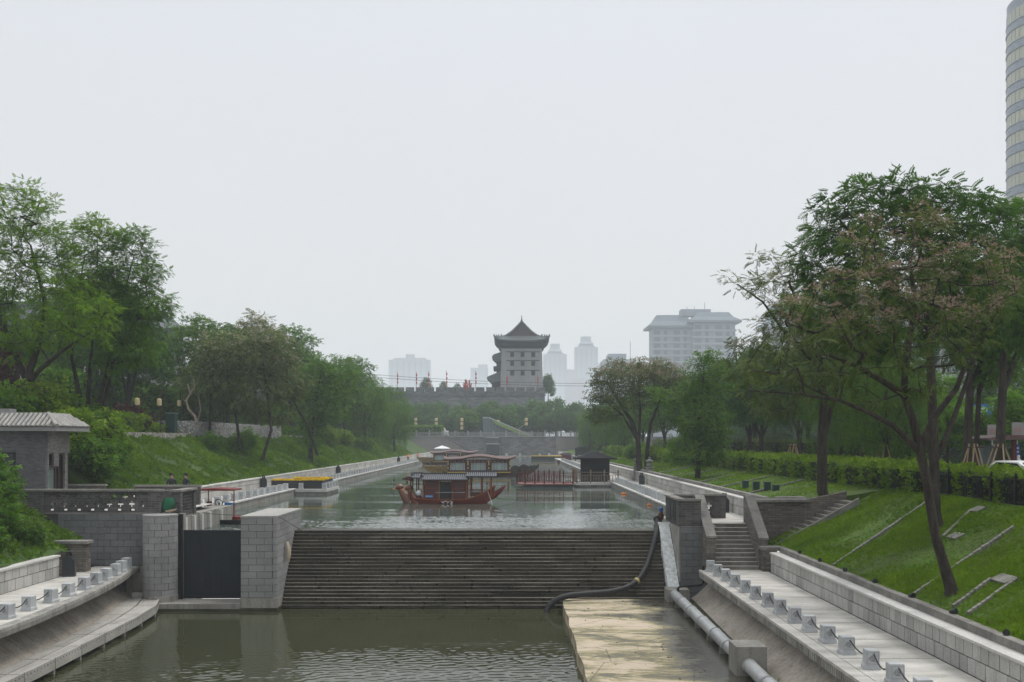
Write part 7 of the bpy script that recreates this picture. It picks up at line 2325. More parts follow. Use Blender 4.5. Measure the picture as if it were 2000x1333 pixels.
tree('umbrella_tree', 'broad umbrella shaped tree with pale brownish crown behind the lantern posts', (13.0, T4, 0.7),
     [st((1252, 950, T4, 0.34), (1248, 900, T4, 0.30), (1246, 860, T4, 0.26), (1232, 820, T4, 0.2), (1205, 780, T4, 0.12), (1185, 745, T4, 0.06)),
      st((1262, 935, T4 + 1, 0.28), (1264, 880, T4 + 1, 0.22), (1270, 830, T4 + 1, 0.18), (1290, 780, T4 + 1, 0.1), (1300, 730, T4 + 1, 0.05)),
      st((1248, 868, T4, 0.16), (1250, 800, T4, 0.13), (1248, 740, T4, 0.06)),
      st((1246, 862, T4, 0.14), (1215, 810, T4 - 1, 0.1), (1190, 790, T4 - 1, 0.05))],
     [cl(1235, 740, T4, 85, 36, 4.0), cl(1180, 790, T4 - 0.5, 38, 40, 2.5), cl(1290, 740, T4 + 1, 65, 34, 3.5), cl(1240, 770, T4, 80, 24, 3.5, 0.6), cl(1165, 765, T4, 22, 25, 1.6)],
     300, 16, 'small', 0.50, 0.62, 'olive', 41, blossom=('flower', 0.5, 10, 0.3), mind=0.55)
T5 = 82.0
tree('feathery_tree', 'feathery fresh green tree with low branches on the upper right lawn', on_slope(14.8, T5),
     [st((1362, 945, T5, 0.26), (1364, 900, T5, 0.19), (1366, 820, T5, 0.14), (1372, 760, T5, 0.08), (1375, 710, T5, 0.04))],
     [cl(1385, 730, T5, 42, 42, 1.6), cl(1368, 800, T5, 55, 60, 2.0), cl(1360, 875, T5, 58, 36, 2.0), cl(1310, 770, T5 - 0.5, 45, 16, 1.2), cl(1390, 850, T5, 40, 40, 1.6)],
     240, 16, 'small', 0.46, 0.5, 'mid', 51, mind=0.45, droop=0.35)
# street trees at the right edge
for i, (tx, td, topx, topy, lab, lf, ww) in enumerate(((1888, 57, 1885, 560, 'street tree trunk left of the bus shelter with dark crown', 'ash', 75), (1906, 58, 1935, 600, 'slim street tree between the two propped trunks', 'mid', 50), (1952, 54, 1985, 520, 'stout forked street tree in front of the bus shelter', 'ash', 80))):
    r_ = 0.24 if i != 1 else 0.15
    X = P(tx, 860, td).x
    tree('street_tree', lab, (X, td, RD), [st((tx, 945, td, r_ * 1.2), (tx + 2, 860, td, r_), (tx + 6, 770, td, r_ * 0.9), (tx + 8, 700, td, r_ * 0.7), ((tx + topx) / 2, 630, td, r_ * 0.45), (topx, topy, td, 0.04)), st((tx + 6, 770, td, r_ * 0.7), (tx + 30, 700, td + 0.5, r_ * 0.5), (tx + 50, 640, td + 0.5, 0.05))],
         [cl(topx, topy + 10, td, ww, 60, 2.2), cl(topx + 25, topy + 80, td + 0.5, ww, 60, 2.2), cl(topx - 20, topy + 110, td, ww * 0.8, 50, 2.0, 0.6)], 130, 15, 'fern' if lf == 'ash' else 'pinnate', 0.40, 0.5, lf, 61 + i, group='tall street trees on the right', mind=0.55)
tree('street_tree', 'tall street tree crown filling the right edge below the round tower', (P(2010, 860, 46).x, 46, RD), [st((2040, 940, 46, 0.3), (2030, 800, 46, 0.25), (2010, 650, 46, 0.15), (1990, 500, 46, 0.05))],
     [cl(1975, 450, 46, 80, 50, 2.2), cl(2010, 520, 46, 80, 70, 2.4), cl(1970, 560, 46, 60, 60, 2.0), cl(2020, 620, 46, 70, 70, 2.2)], 170, 24, 'fern', 0.34, 0.44, 'ash', 71, group='tall street trees on the right', mind=0.45)
for i, (tx, cy_, td, lab) in enumerate(((1850, 835, 72, 'young fresh green plane tree left of the blue road sign'), (1915, 850, 70, 'young fresh green plane tree right of the blue road sign'), (1975, 820, 68, 'young fresh green plane tree above the bus shelter roof'), (1835, 780, 80, 'young green plane tree behind the forked near trunk'))):
    X = P(tx, 860, td).x
    tree('young_plane_tree', lab, (X, td, RD), [st((tx, 935, td, 0.14), (tx + 2, cy_ + 30, td, 0.10), (tx, cy_ - 30, td, 0.04))], [cl(tx, cy_, td, 42, 36, 1.4), cl(tx - 12, cy_ - 32, td, 30, 26, 1.1), cl(tx + 18, cy_ - 20, td, 30, 28, 1.2)],
         95, 13, 'sprig', 0.36, 0.40, 'fresh', 81 + i, bark=m_barklight, group='young plane trees along the street', mind=0.35)

# prototype trees reused with their own placing
PROTO = {}


def proto(key, seed, h, stems, clumps, n_cl, per, tpl, size, spread, leaf, **kw):
    br, cen, dr = build_tree(seed, stems, clumps, n_cl, kw.get('mind', 0.6))
    c0 = np.array([np.mean([c[k] for c in clumps]) for k in range(3)])
    PROTO[key] = (br.mesh('trunk', kw.get('bark', m_bark), True), leaves_for(seed + 1, cen, dr, per, tpl, size, spread, LM[leaf], 'crown', kw.get('flat_', 0.65), kw.get('droop', 0.25), c0),
                  leaves_for(seed + 2, cen[cen[:, 2] > np.quantile(cen[:, 2], 0.45)] + np.array((0, 0, 0.3)), None, 8, 'small', 0.34, spread * 0.8, LM[kw['blossom']], 'blossom', 0.5, -0.5) if 'blossom' in kw else None)


def place(key, name, label, loc, s=1.0, sz=None, rz=None, group=None, seed=0):
    t_ = thing(name, label, 'tree', loc, rz if rz is not None else random.Random(seed).uniform(0, 6.28), group)
    t_.scale = (s, s, sz or s)
    tr, cr, bl = PROTO[key]
    piece('trunk', tr, t_, (0, 0, 0), world=False)
    c = piece('crown', cr, t_, (0, 0, 0), world=False)
    if bl: piece('blossom', bl, c, (0, 0, 0), world=False)
    return t_


S0 = [[(0, 0, -0.3, 0.26), (0.1, 0, 2.2, 0.2), (0, 0.1, 5, 0.15), (0.2, 0, 8, 0.07), (0.1, 0, 10, 0.03)], [(0.05, 0, 2.4, 0.13), (0.9, 0.4, 5, 0.09), (1.6, 0.6, 7.5, 0.04)], [(0.05, 0, 2.8, 0.12), (-0.9, -0.3, 5.2, 0.08), (-1.5, -0.6, 7.8, 0.04)]]
C0 = [(0, 0, 8.2, 2.6, 2.6, 2.4), (1.5, 0.8, 6.6, 2.0, 2.0, 1.8), (-1.4, -0.8, 6.8, 2.1, 2.0, 1.9), (0.4, -1.6, 5.6, 1.8, 1.6, 1.4), (-0.6, 1.6, 5.4, 1.8, 1.7, 1.4), (0.3, 0.2, 10, 1.5, 1.5, 1.1)]
proto('round', 101, 11, S0, C0, 230, 15, 'sprig', 0.42, 0.62, 'mid')
proto('dark', 111, 11, S0, C0, 230, 15, 'sprig', 0.42, 0.62, 'deep')
proto('pale', 121, 11, S0, C0, 230, 13, 'pinnate', 0.5, 0.62, 'olive', blossom='seed')
proto('bright', 131, 11, S0, C0, 210, 15, 'pinnate', 0.5, 0.6, 'spring')
CW = [(0, 0, 7.8, 3.0, 3.0, 2.2), (1.8, 0.6, 5.2, 1.6, 1.6, 2.6), (-1.8, -0.6, 5.0, 1.6, 1.6, 2.8), (0.3, -2.0, 5.0, 1.6, 1.4, 2.6), (0, 1.9, 5, 1.6, 1.4, 2.6)]
proto('willow', 141, 11, S0, CW, 240, 13, 'willow', 0.75, 0.55, 'mid', droop=1.1, flat_=1.2)
CF = [(0, 0, 7.2, 3.4, 3.4, 2.6), (2.2, 0.5, 5.6, 2.2, 2.2, 2.2), (-2.2, -0.5, 5.8, 2.2, 2.2, 2.2), (0, 0, 9.3, 1.9, 1.9, 1.3), (0.5, -2.2, 4.2, 2.2, 1.8, 2.0)]
proto('far', 151, 11, S0, CF, 150, 16, 'blob', 0.62, 0.85, 'far', mind=0.8)
proto('far_light', 161, 11, S0, CF, 150, 16, 'blob', 0.62, 0.85, 'mid', mind=0.8)
proto('shrub', 171, 2, [[(0, 0, -0.2, 0.05), (0.1, 0, 0.8, 0.03), (0.1, 0.1, 1.6, 0.015)], [(0, 0, 0, 0.04), (-0.4, 0.2, 0.9, 0.02)], [(0, 0, 0, 0.04), (0.4, -0.3, 0.8, 0.02)]], [(0, 0, 1.0, 1.0, 1.0, 0.9), (0.5, 0.3, 0.8, 0.7, 0.7, 0.7), (-0.5, -0.3, 0.9, 0.7, 0.7, 0.7)], 90, 14, 'sprig', 0.26, 0.26, 'mid', mind=0.22)
proto('shrub_fresh', 181, 2, [[(0, 0, -0.2, 0.05), (0.1, 0, 0.8, 0.03), (0.1, 0.1, 1.6, 0.015)], [(0, 0, 0, 0.04), (-0.4, 0.2, 0.9, 0.02)], [(0, 0, 0, 0.04), (0.4, -0.3, 0.8, 0.02)]], [(0, 0, 1.0, 1.0, 1.0, 0.9), (0.5, 0.3, 0.8, 0.7, 0.7, 0.7), (-0.5, -0.3, 0.9, 0.7, 0.7, 0.7)], 90, 14, 'sprig', 0.26, 0.26, 'hedge', mind=0.22)
proto('shrub_plum', 191, 2, [[(0, 0, -0.2, 0.05), (0.1, 0, 0.8, 0.03), (0.1, 0.1, 1.6, 0.015)], [(0, 0, 0, 0.04), (-0.4, 0.2, 0.9, 0.02)]], [(0, 0, 1.0, 1.0, 1.0, 0.9), (0.5, 0.3, 0.8, 0.7, 0.7, 0.7)], 80, 14, 'sprig', 0.26, 0.26, 'plum', mind=0.22)

# ---- left bank, large trees
TL = 64.0
tree('spring_tree', 'tall light green tree with spreading limbs at the left edge', (P(-20, 840, TL).x, TL, LB),
     [st((30, 860, TL, 0.3), (40, 780, TL, 0.25), (70, 690, TL, 0.2), (90, 600, TL, 0.13), (60, 480, TL, 0.06)), st((45, 760, TL, 0.2), (80, 720, TL - 1, 0.15), (130, 680, TL - 1.5, 0.09), (190, 640, TL - 1.5, 0.04)), st((50, 740, TL, 0.2), (0, 620, TL, 0.14), (-20, 480, TL, 0.06))],
     [cl(30, 410, TL, 80, 60, 3.0), cl(70, 470, TL, 75, 55, 3.0), cl(-20, 520, TL, 100, 90, 3.5), cl(110, 560, TL, 85, 60, 3.0), cl(150, 610, TL - 1, 90, 45, 2.6), cl(70, 650, TL - 0.5, 110, 45, 3.0), cl(180, 640, TL - 1, 55, 30, 2.0), cl(0, 680, TL, 80, 40, 2.6)],
     330, 26, 'pinnate', 0.33, 0.44, 'spring', 201, mind=0.66, droop=0.2)
TL2 = 68.0
tree('spring_tree', 'slender multi stemmed tree with light crown above the left hedge', (P(165, 835, TL2).x, TL2, LB),
     [st((160, 842, TL2, 0.2), (158, 780, TL2, 0.16), (140, 700, TL2, 0.11), (150, 600, TL2, 0.07), (165, 500, TL2, 0.03)), st((170, 842, TL2 + 0.3, 0.2), (172, 780, TL2, 0.15), (178, 690, TL2, 0.1), (190, 580, TL2, 0.05), (190, 470, TL2, 0.03))],
     [cl(185, 470, TL2, 52, 45, 2.2), cl(160, 540, TL2, 55, 50, 2.4), cl(205, 560, TL2, 40, 50, 2.0), cl(160, 620, TL2, 50, 40, 2.0, 0.6)],
     150, 26, 'pinnate', 0.33, 0.42, 'spring', 211, mind=0.6)
tree('locust_tree', 'green tree with airy tufted crown right of the slender left tree', (P(205, 840, TL2).x, TL2, LB - 0.6),
     [st((180, 846, TL2, 0.18), (192, 790, TL2, 0.15), (215, 700, TL2, 0.11), (235, 600, TL2, 0.07), (262, 500, TL2, 0.03)), st((200, 850, TL2, 0.2), (205, 790, TL2, 0.15), (222, 700, TL2, 0.10), (262, 630, TL2, 0.06), (300, 590, TL2, 0.03))],
     [cl(262, 475, TL2, 42, 34, 1.8), cl(255, 540, TL2, 60, 40, 2.2), cl(300, 530, TL2, 30, 25, 1.4), cl(285, 590, TL2, 52, 40, 2.0), cl(240, 620, TL2, 50, 50, 2.2), cl(265, 680, TL2, 50, 40, 2.0), cl(225, 690, TL2, 35, 50, 1.8, 0.6)],
     220, 26, 'pinnate', 0.33, 0.42, 'mid', 221, mind=0.6)
TL5 = 97.0
tree('pale_tree', 'broad pale olive tree on several thin trunks in front of the gabion wall', (-25, TL5, 3.0),
     [st((408, 890, TL5, 0.15), (410, 830, TL5, 0.13), (412, 760, TL5, 0.1), (420, 690, TL5, 0.04)), st((470, 880, TL5, 0.15), (462, 820, TL5, 0.13), (445, 740, TL5, 0.09), (440, 680, TL5, 0.04)), st((512, 900, TL5, 0.16), (530, 840, TL5, 0.14), (520, 760, TL5, 0.1), (510, 680, TL5, 0.05)),
      st((620, 888, TL5 + 12, 0.15), (600, 830, TL5 + 8, 0.12), (560, 760, TL5 + 4, 0.09), (560, 700, TL5 + 2, 0.04))],
     [cl(440, 690, TL5, 65, 45, 3.5), cl(510, 690, TL5, 70, 42, 3.5), cl(400, 750, TL5, 50, 45, 3.0), cl(560, 740, TL5 + 2, 45, 40, 3.0), cl(480, 760, TL5, 80, 50, 3.5, 0.7), cl(540, 800, TL5 + 2, 40, 30, 2.5, 0.5)],
     330, 15, 'pinnate', 0.55, 0.62, 'olive', 231, blossom=('seed', 0.55, 8, 0.3), mind=0.62)
TL7 = 121.0
tree('dark_tree', 'compact dark green tree with short trunk low on the left slope', (-23.8, TL7, 2.2),
     [st((608, 908, TL7, 0.32), (606, 870, TL7, 0.25), (612, 820, TL7, 0.18), (622, 760, TL7, 0.1), (630, 710, TL7, 0.04))],
     [cl(625, 730, TL7, 45, 40, 2.8), cl(612, 790, TL7, 42, 45, 2.8), cl(645, 780, TL7, 40, 50, 2.8), cl(608, 845, TL7, 32, 32, 2.2), cl(660, 740, TL7 + 2, 38, 32, 2.5)],
     230, 15, 'sprig', 0.52, 0.66, 'mid', 241, mind=0.6)
# leaning dark trunks farther on, dead pale tree
t = thing('pale_dead_tree', 'twisted bare pale tree at the corner of the gabion wall', 'tree', (P(383, 830, 94).x, 94, LB))
mb = MB()
for pts_, r0 in (([(388, 836), (380, 812), (368, 800), (364, 782), (372, 768), (366, 750)], 0.13), ([(372, 768), (380, 756), (378, 740)], 0.06), ([(384, 832), (392, 800), (388, 775)], 0.05), ([(366, 790), (358, 780)], 0.04)):
    mb.tube([P(x, y, 94) for x, y in pts_], [r0 * (1 - 0.6 * i / len(pts_)) for i in range(len(pts_))], 7)
add('trunk', mb, stone('pale_dead_bark', (0.20, 0.16, 0.12), (0.30, 0.25, 0.20), scale=3), t, smooth=True, world=True)

# background trees, left
rs = random.Random(5)
LT = [('dark', -37.5, 100, 1.35, 'dense deep green tree behind the left hedge'), ('round', -43, 108, 1.5, 'tall rounded green tree behind the dense left trees'), ('round', -36, 116, 1.25, 'rounded green tree behind the gabion wall, leftmost'),
      ('dark', -35, 126, 1.2, 'dark tree behind the gabion wall below the wispy crown'), ('pale', -33, 132, 1.42, 'tall wispy pale tree rising above the gabion wall trees'), ('round', -30.5, 142, 1.38, 'green tree right of the wispy tall one'),
      ('round', -28.5, 150, 1.15, 'green tree over the low rubble wall'), ('dark', -33, 155, 1.3, 'dark tree filling the gap above the low rubble wall'), ('round', -27.5, 168, 1.25, 'green tree near the top of the far left bank'),
      ('willow', -25.5, 178, 1.28, 'drooping willow like tree at the end of the left bank'), ('round', -29, 190, 1.35, 'tall green tree behind the drooping willow'), ('willow', -23.5, 205, 1.15, 'farthest drooping tree beside the left promenade'),
      ('round', -26, 222, 1.2, 'hazy tree past the farthest drooping willow'), ('dark', -50, 90, 1.6, 'deep green tree behind the light left edge trees'), ('dark', -44, 84, 1.2, 'dark tree low behind the camera post'),
      ('round', -52, 120, 1.75, 'tall green tree under the ridge finials'), ('dark', -40, 140, 1.5, 'deep green tree far behind the gabion wall'), ('bright', -47, 76, 1.0, 'yellowish green tree at the left edge behind the post')]
for i, (k_, X, Y, s_, lab) in enumerate(LT):
    place(k_, 'bank_tree', lab, (X, Y, z_left(X, Y) - 0.1), s_ * rs.uniform(0.95, 1.05), None, None, 'trees on the left bank', i)
proto('plum', 199, 8, S0, C0, 170, 14, 'sprig', 0.42, 0.62, 'plum')
place('plum', 'plum_tree', 'dark purple leaved tree at the left edge', (P(20, 800, 72).x - 1, 72, LB - 1.5), 0.85, group=None, seed=3)
place('plum', 'plum_tree', 'smaller dark purple tree left of the camera post', (P(-30, 800, 76).x, 76, LB - 2), 0.8, seed=5)

# background trees, right: street row and beyond
RT = [('dark', 24.0, 70, 0.95, 'dark street tree behind the pale seeded tree'), ('willow', 23.5, 64, 0.85, 'drooping green street tree behind the near blossom tree'), ('willow', 24.5, 76, 0.9, 'second drooping street tree behind the hedge'),
      ('dark', 23.5, 84, 0.95, 'dark street tree above the hedge, third along'), ('dark', 22.5, 92, 1.0, 'dark street tree above the hedge, fourth along'), ('dark', 23.5, 101, 1.0, 'dark street tree above the hedge, fifth along'),
      ('dark', 22, 110, 1.0, 'dark tree behind the feathery green tree'), ('round', 24.5, 118, 1.05, 'green tree behind the feathery tree, farther'), ('dark', 21.5, 126, 0.95, 'dark tree between the feathery and the umbrella tree'),
      ('round', 20.5, 138, 0.95, 'green tree behind the umbrella tree'), ('round', 19.5, 152, 0.95, 'green tree right behind the lantern posts'), ('willow', 18.5, 168, 0.9, 'drooping tree beyond the lantern posts'),
      ('round', 21, 180, 1.0, 'hazy green tree on the far right bank'), ('willow', 18.0, 196, 0.9, 'hazy drooping tree on the far right bank'), ('round', 19.0, 214, 1.0, 'hazy tree above the small kiosk'), ('willow', 18.0, 236, 0.95, 'hazy tree overhanging the right end of the bridge wall'),
      ('dark', 31, 88, 1.1, 'dark tree across the street behind the hedge'), ('dark', 30, 104, 1.15, 'second dark tree across the street'), ('dark', 29, 122, 1.2, 'third dark tree across the street'), ('round', 48, 100, 1.0, 'green tree in front of the grey office building'), ('round', 30, 146, 1.2, 'green tree across the street, far end')]
for i, (k_, X, Y, s_, lab) in enumerate(RT):
    place(k_, 'street_tree', lab, (X, Y, z_right(X, Y) - 0.1), s_, None, None, 'trees along the right street', 40 + i)

# wood in front of the city wall, each tree its own object
FW = []
for row, (Y, n_, z0) in enumerate(((302, 15, 5.4), (309, 14, 5.4), (317, 13, 5.4))):
    for i in range(n_):
        X = -42 + (84.0 / (n_ - 1)) * i + rs.uniform(-1.5, 1.5)
        FW.append((X, Y + rs.uniform(-2.5, 2.5), row, i))
for j, (X, Y, row, i) in enumerate(FW):
    s_ = (0.78 + 0.14 * row) * rs.uniform(0.88, 1.12)
    nm = ('front', 'middle', 'rear')[row]
    place('far_light' if rs.random() < 0.22 else 'far', 'wood_tree', '%s hazy tree from the left in the %s row before the city wall' % (ordinal(i), nm), (X, Y, 5.3), s_ * 1.12, s_ * 0.95, None, 'wood before the city wall', 90 + j)
for i, (x, lab) in enumerate(((832, 'left'), (866, 'middle'), (893, 'right'))):
    p = P(x, 758, 336)
    place('dark', 'wall_top_tree', '%s dark clipped tree on top of the city wall' % lab, (p.x, 336, 18.2), (0.75, 0.62, 0.55)[i] * 0.85, None, None, 'trees on the city wall', i)
p = P(1070, 760, 344)
place('far', 'pine_tree', 'green tree peeping out right of the city tower', (p.x + 0.3, 350, 18.0), 0.62, 0.85, 1.0, None, 3)

# ---- hedges
def hedge(label, x0, x1, y0, y1, z0, z1, n_, leaf, size, seed, tpl='sprig', zf=None):
    rs_ = np.random.RandomState(seed)
    t_ = thing('hedge', label, 'hedge', ((x0 + x1) / 2, (y0 + y1) / 2, z0))
    c0 = 0.16
    mb_ = MB()
    ny = max(3, int((y1 - y0) / 2))
    secs_ = []
    for i in range(ny + 1):
        y = y0 + c0 + (y1 - y0 - 2 * c0) * i / ny
        w = 0.10 * math.sin(y * 1.3) + 0.07 * math.sin(y * 3.1)
        secs_.append([(x0 + c0 - w * 0.5, y, z0), (x0 + c0 - w, y, z1 - c0 + w * 0.5), (x1 - c0, y, z1 - c0 + w * 0.5), (x1 - c0, y, z0)])
    add('stems', mb_.loft(secs_, closed=True, caps=True), flat('hedge_core', (0.010, 0.018, 0.006), 0.95), t_, world=True)  # added dark core block, stops the view through and stands in for inner shade
    A = [(y1 - y0) * (z1 - z0), (y1 - y0) * (x1 - x0), (x1 - x0) * (z1 - z0)]
    pr_ = np.array([A[0], A[1], A[2]]); pr_ = pr_ / pr_.sum()
    face = rs_.choice(3, n_, p=pr_)
    u, v, d_ = rs_.random_sample(n_), rs_.random_sample(n_), np.abs(rs_.normal(size=n_)) * 0.08
    pos = np.zeros((n_, 3)); dr = np.zeros((n_, 3))
    f0, f1, f2 = face == 0, face == 1, face == 2
    pos[f0] = np.stack([(x0 + d_[f0]) if x0 > 0 else (x1 - d_[f0]), y0 + u[f0] * (y1 - y0), z0 + v[f0] * (z1 - z0)], 1); dr[f0] = (-1 if x0 > 0 else 1, 0, 0.4)
    pos[f1] = np.stack([x0 + u[f1] * (x1 - x0), y0 + v[f1] * (y1 - y0), z1 - d_[f1]], 1); dr[f1] = (0, 0, 1)
    pos[f2] = np.stack([x0 + u[f2] * (x1 - x0), y0 + d_[f2], z0 + v[f2] * (z1 - z0)], 1); dr[f2] = (0, -1, 0.4)
    lump = 0.12 * np.sin(pos[:, 1] * 1.9) + 0.09 * np.sin(pos[:, 1] * 4.7 + pos[:, 0] * 3)
    pos[f1, 2] += lump[f1]; pos[f0, 0] -= lump[f0] * (1.3 if x0 > 0 else -1.3)
    dr = dr + 0.75 * rs_.normal(size=(n_, 3))
    up = rs_.normal(size=(n_, 3)) + np.array((0, 0, 0.8))
    add('foliage', scatter('foliage', tpl, pos, dr, up, size * rs_.uniform(0.6, 1.2, n_), LM[leaf], np.clip(rs_.random_sample(n_) * 0.75 + 0.25 * f1, 0, 1)), None, t_, world=True)
    return t_


hedge('long clipped hedge along the top of the right bank', 18.6, 21.2, 47.5, 100, RD - 0.4, 3.45, 8000, 'hedge', 0.26, 301)
hedge('far stretch of the clipped hedge on the right bank', 17.8, 20.6, 100.5, 200, RD - 0.3, 3.3, 5000, 'hedge', 0.36, 302, 'blob')
hedge('near hedge growing through the iron fence at the right', 19.3, 21.3, 26, 47.3, RD - 0.2, 3.4, 4200, 'hedge', 0.22, 303)
hedge('dense clipped hedge above the low rubble wall on the left bank', -33.5, -29.8, 70.5, 84.5, LB - 0.3, 6.65, 4200, 'hedge', 0.26, 304)
hedge('short clipped hedge before the green cabinet', -33.0, -29.8, 85.2, 90.5, LB - 0.3, 5.9, 1400, 'hedge', 0.26, 305)
hedge('clipped green hedge behind the far end of the gabion wall', -34, -30.2, 129, 150, LB, 6.3, 2200, 'fresh', 0.34, 306)
hedge('reddish brown hedge across the street', 26.0, 26.9, 64, 190, RD, 4.6, 5200, 'brown', 0.32, 307)
hedge('yellow green reed bed behind the left end of the far balustrade', -33, -20, 291, 294, 5.6, 8.6, 1200, 'spring', 0.5, 308, 'blob')

hedge('tall dense shrubbery behind the trees on the left bank', -46, -40, 62, 250, LB - 0.5, 10.5, 15000, 'mid', 0.7, 309, 'blob')
hedge('tall dark shrubbery across the street on the right', 46, 50, 60, 280, RD, 8.5, 9000, 'deep', 0.7, 310, 'blob')
hedge('shrubbery closing the view between the left bank and the far bridge', -40, -30, 225, 284, LB - 0.5, 11, 4000, 'mid', 0.8, 311, 'blob')
hedge('shrubbery closing the view between the right street and the far bridge', 19, 26, 225, 284, RD, 8, 1800, 'mid', 0.8, 312, 'blob')

# ---- shrubs
SH = [('shrub', -22.6, 44.5, 1.0, 'leafy shrub overhanging the near left wall'), ('shrub_fresh', -22.8, 41.0, 1.1, 'fresh green shrub at the left edge above the wall'), ('shrub', -23.6, 46.5, 1.2, 'shrub in front of the rough stonework'), ('shrub', -23.2, 38.5, 1.0, 'shrub at the left edge nearest the camera'), ('shrub_fresh', -24.2, 43.0, 1.35, 'taller fresh shrub at the left edge'), ('shrub', -25, 47.5, 1.3, 'shrub against the plain parapet at the left'), ('shrub', -22.0, 42.8, 0.7, 'low shrub spilling over the near left wall'), ('shrub', -21.9, 46.2, 0.6, 'low shrub by the brown brick pier'),
      ('shrub', -24.2, 59.6, 1.5, 'large shrub right behind the gate house'), ('shrub_fresh', -25.6, 61.5, 2.0, 'fresh shrub behind the gate house roof corner'), ('shrub', -25.4, 62.8, 1.5, 'dark shrub mass on the slope by the gate house'), ('shrub', -27.4, 64.5, 1.7, 'tall shrub above the gate house shrubs'), ('shrub_fresh', -27.4, 66.8, 1.5, 'fresh shrub at the left end of the rubble wall'), ('shrub_fresh', -28.9, 63.0, 2.0, 'fresh shrub above the gate house roof'), ('shrub_fresh', -31.5, 63.5, 1.9, 'fresh shrub behind the gate house roof box'), ('shrub', -29.8, 60.0, 1.7, 'dark shrub just behind the gate house roof'),
      ('shrub_plum', -31.8, 83.5, 1.5, 'dark red shrub behind the hedge under the lantern'), ('shrub_plum', -32.3, 87.5, 1.5, 'dark red shrub left of the green cabinet'), ('shrub_plum', -31.2, 86.0, 0.9, 'small dark red shrub at the hedge end'),
      ('shrub', -26.2, 98, 1.0, 'shrub at the foot of the pale olive tree'), ('shrub', -26.8, 103, 1.2, 'shrub under the gabion wall'), ('shrub', -27, 92, 0.9, 'shrub below the corner of the gabion wall'), ('shrub_fresh', -27.2, 151, 1.5, 'fresh shrub below the far rubble wall'), ('shrub_fresh', -26.6, 160, 1.6, 'fresh shrub near the yellow flower bed'), ('shrub', -24.6, 170, 1.5, 'shrub low on the far left bank'),
      ('shrub', 24.5, 62.0, 0.9, 'round dark shrub between the street trunks'), ('shrub_fresh', 17.6, 128, 1.2, 'fresh shrub on the bank beyond the lantern posts'), ('shrub', 17.8, 145, 1.4, 'shrub on the far right bank')]
for i, (k_, X, Y, s_, lab) in enumerate(SH):
    z = z_left(X, Y) if X < 0 else z_right(X, Y)
    t = place(k_, 'shrub', lab, (X, Y, z - 0.1), s_, None, None, None, 200 + i)
    t['category'] = 'shrub'

# ---- ground cover, nobody could count it
def ground_cover(name, label, xs, ys, zf, n_, tpl, size, leaf, seed, dens=None, upright=1.0):
    rs_ = np.random.RandomState(seed)
    x = rs_.uniform(xs[0], xs[1], n_)
    # more of it nearer the camera, where it is seen larger
    u = rs_.random_sample(n_)
    y = ys[0] * (ys[1] / ys[0]) ** u
    z = np.array([zf(a, b_) for a, b_ in zip(x, y)])
    pos = np.stack([x, y, z], 1)
    patch = np.sin(x * 1.1 + 2.0 * np.sin(y * 0.35)) * 0.5 + np.sin(y * 0.8 + np.sin(x * 0.9)) * 0.5
    if dens:
        keep = rs_.random_sample(n_) < np.clip(dens[0] + dens[1] * patch, 0.12, 1)
        pos, patch, y = pos[keep], patch[keep], y[keep]
        n_ = len(pos)
    dr = np.stack([0.6 * rs_.normal(size=n_), 0.6 * rs_.normal(size=n_), upright * np.ones(n_)], 1)
    up = rs_.normal(size=(n_, 3))
    sc_ = size * (y / ys[0]) ** 0.55 * rs_.uniform(0.5, 1.25, n_) * (1 + 0.45 * patch)
    tint = np.clip(0.35 + 0.28 * patch + 0.35 * rs_.random_sample(n_), 0, 1)
    o = add(name, scatter(name, tpl, pos, dr, up, sc_, LM[leaf], tint))
    return props(o, label, None, None, 'stuff')


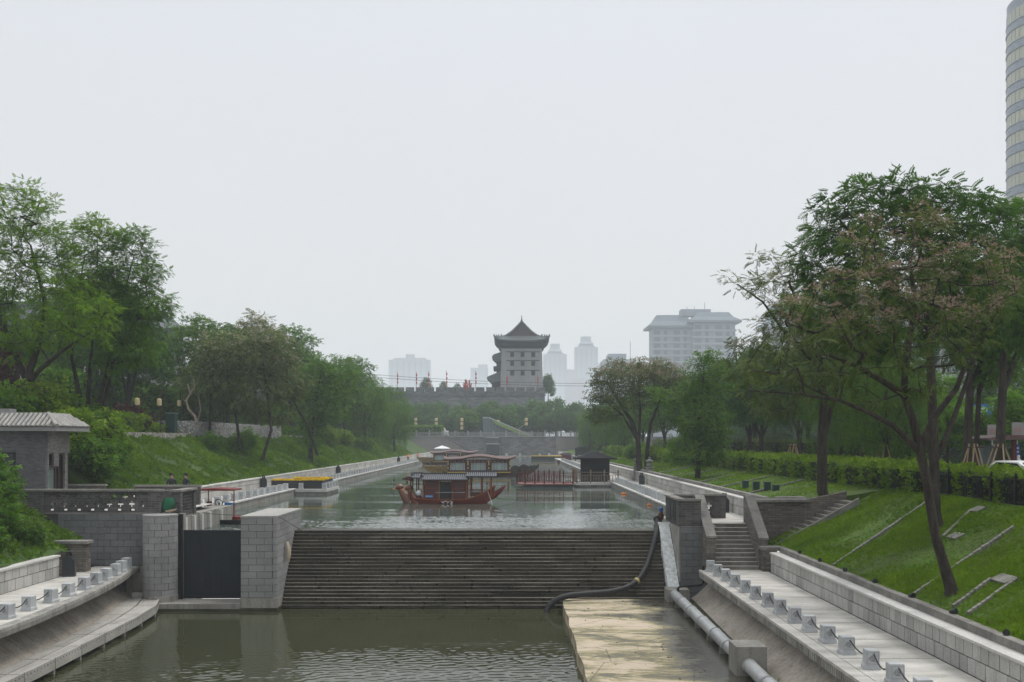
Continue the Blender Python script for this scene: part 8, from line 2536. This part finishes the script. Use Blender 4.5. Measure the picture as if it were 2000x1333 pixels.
TPL['blade'] = np.array(leaf_quad((0, 0, 0), (1, 0, 0), (0, 1, 0), 1.0, 0.09) + leaf_quad((0, 0.1, 0), (0.9, 0.4, 0), (-0.4, 0.9, 0), 0.8, 0.09) + leaf_quad((0, -0.1, 0), (0.9, -0.35, 0.2), (0.35, 0.9, 0), 0.9, 0.09))
ground_cover('left_bank_herbs', 'wild green herbs covering the left bank', (-28.9, -22.4), (59, 230), lambda a, b_: z_left(a, b_) + 0.22 * vnoise(a, b_) - 0.03, 30000, 'sprig', 0.27, 'herb', 401)
ground_cover('near_left_herbs', 'wild herbs on the near left bank', (-27.5, -20.95), (24, 50), lambda a, b_: z_left(a, 50) + 0.18 * vnoise(a, b_) - 0.02, 9000, 'sprig', 0.22, 'herb', 402)
ground_cover('lawn_grass', 'short mown grass on the near right bank', (12.75, 19.1), (22, 51), lambda a, b_: z_right(a, b_) + (0.05 * vnoise(a, b_, 1.4) if 13 < a < 18 else 0) - 0.01, 90000, 'blade', 0.10, 'grass', 403, dens=(0.75, 0.45), upright=0.9)
ground_cover('far_lawn_grass', 'mown grass on the upper right bank', (13.4, 18.4), (53, 200), lambda a, b_: z_right(a, 60) - 0.01, 26000, 'blade', 0.12, 'grass', 404, upright=0.9)
ground_cover('lawn_weeds', 'broad leaved weeds and longer tufts in the near lawn', (12.75, 19.1), (22, 51), lambda a, b_: z_right(a, b_), 1500, 'small', 0.11, 'herb', 406, dens=(0.3, 0.7))
ground_cover('fallen_leaves', 'dry fallen leaves on the near lawn', (12.75, 18.6), (24, 50), lambda a, b_: z_right(a, b_) + 0.05, 420, 'blob', 0.06, 'litter', 407, upright=0.1)
TPL['weed'] = tpl_sprig(7, 0.45, 0.05, 9)
ground_cover('wall_foot_weeds', 'weeds growing on the silted slab by the right apron', (8.0, 8.5), (30, 48), lambda a, b_: -2.99, 260, 'weed', 0.10, 'herb', 405)

# ================================================================== HAZE
m_haze = bpy.data.materials.new('haze_air')
m_haze.use_nodes = True
hn, hl = m_haze.node_tree.nodes, m_haze.node_tree.links
hn.clear()
h_out = hn.new('ShaderNodeOutputMaterial')
h_vol = hn.new('ShaderNodeVolumePrincipled')
h_vol.inputs['Color'].default_value = (0.88, 0.945, 1.0, 1)
h_vol.inputs['Density'].default_value = 0.0005
h_vol.inputs['Anisotropy'].default_value = 0.0
hl.new(h_vol.outputs[0], h_out.inputs['Volume'])
hz = add('haze', MB().box(-3100, 3100, -200, 3700, -5.5, 160), m_haze)
hz['kind'] = 'stuff'
hz['label'] = 'pale city haze lying over the canal and the far buildings'
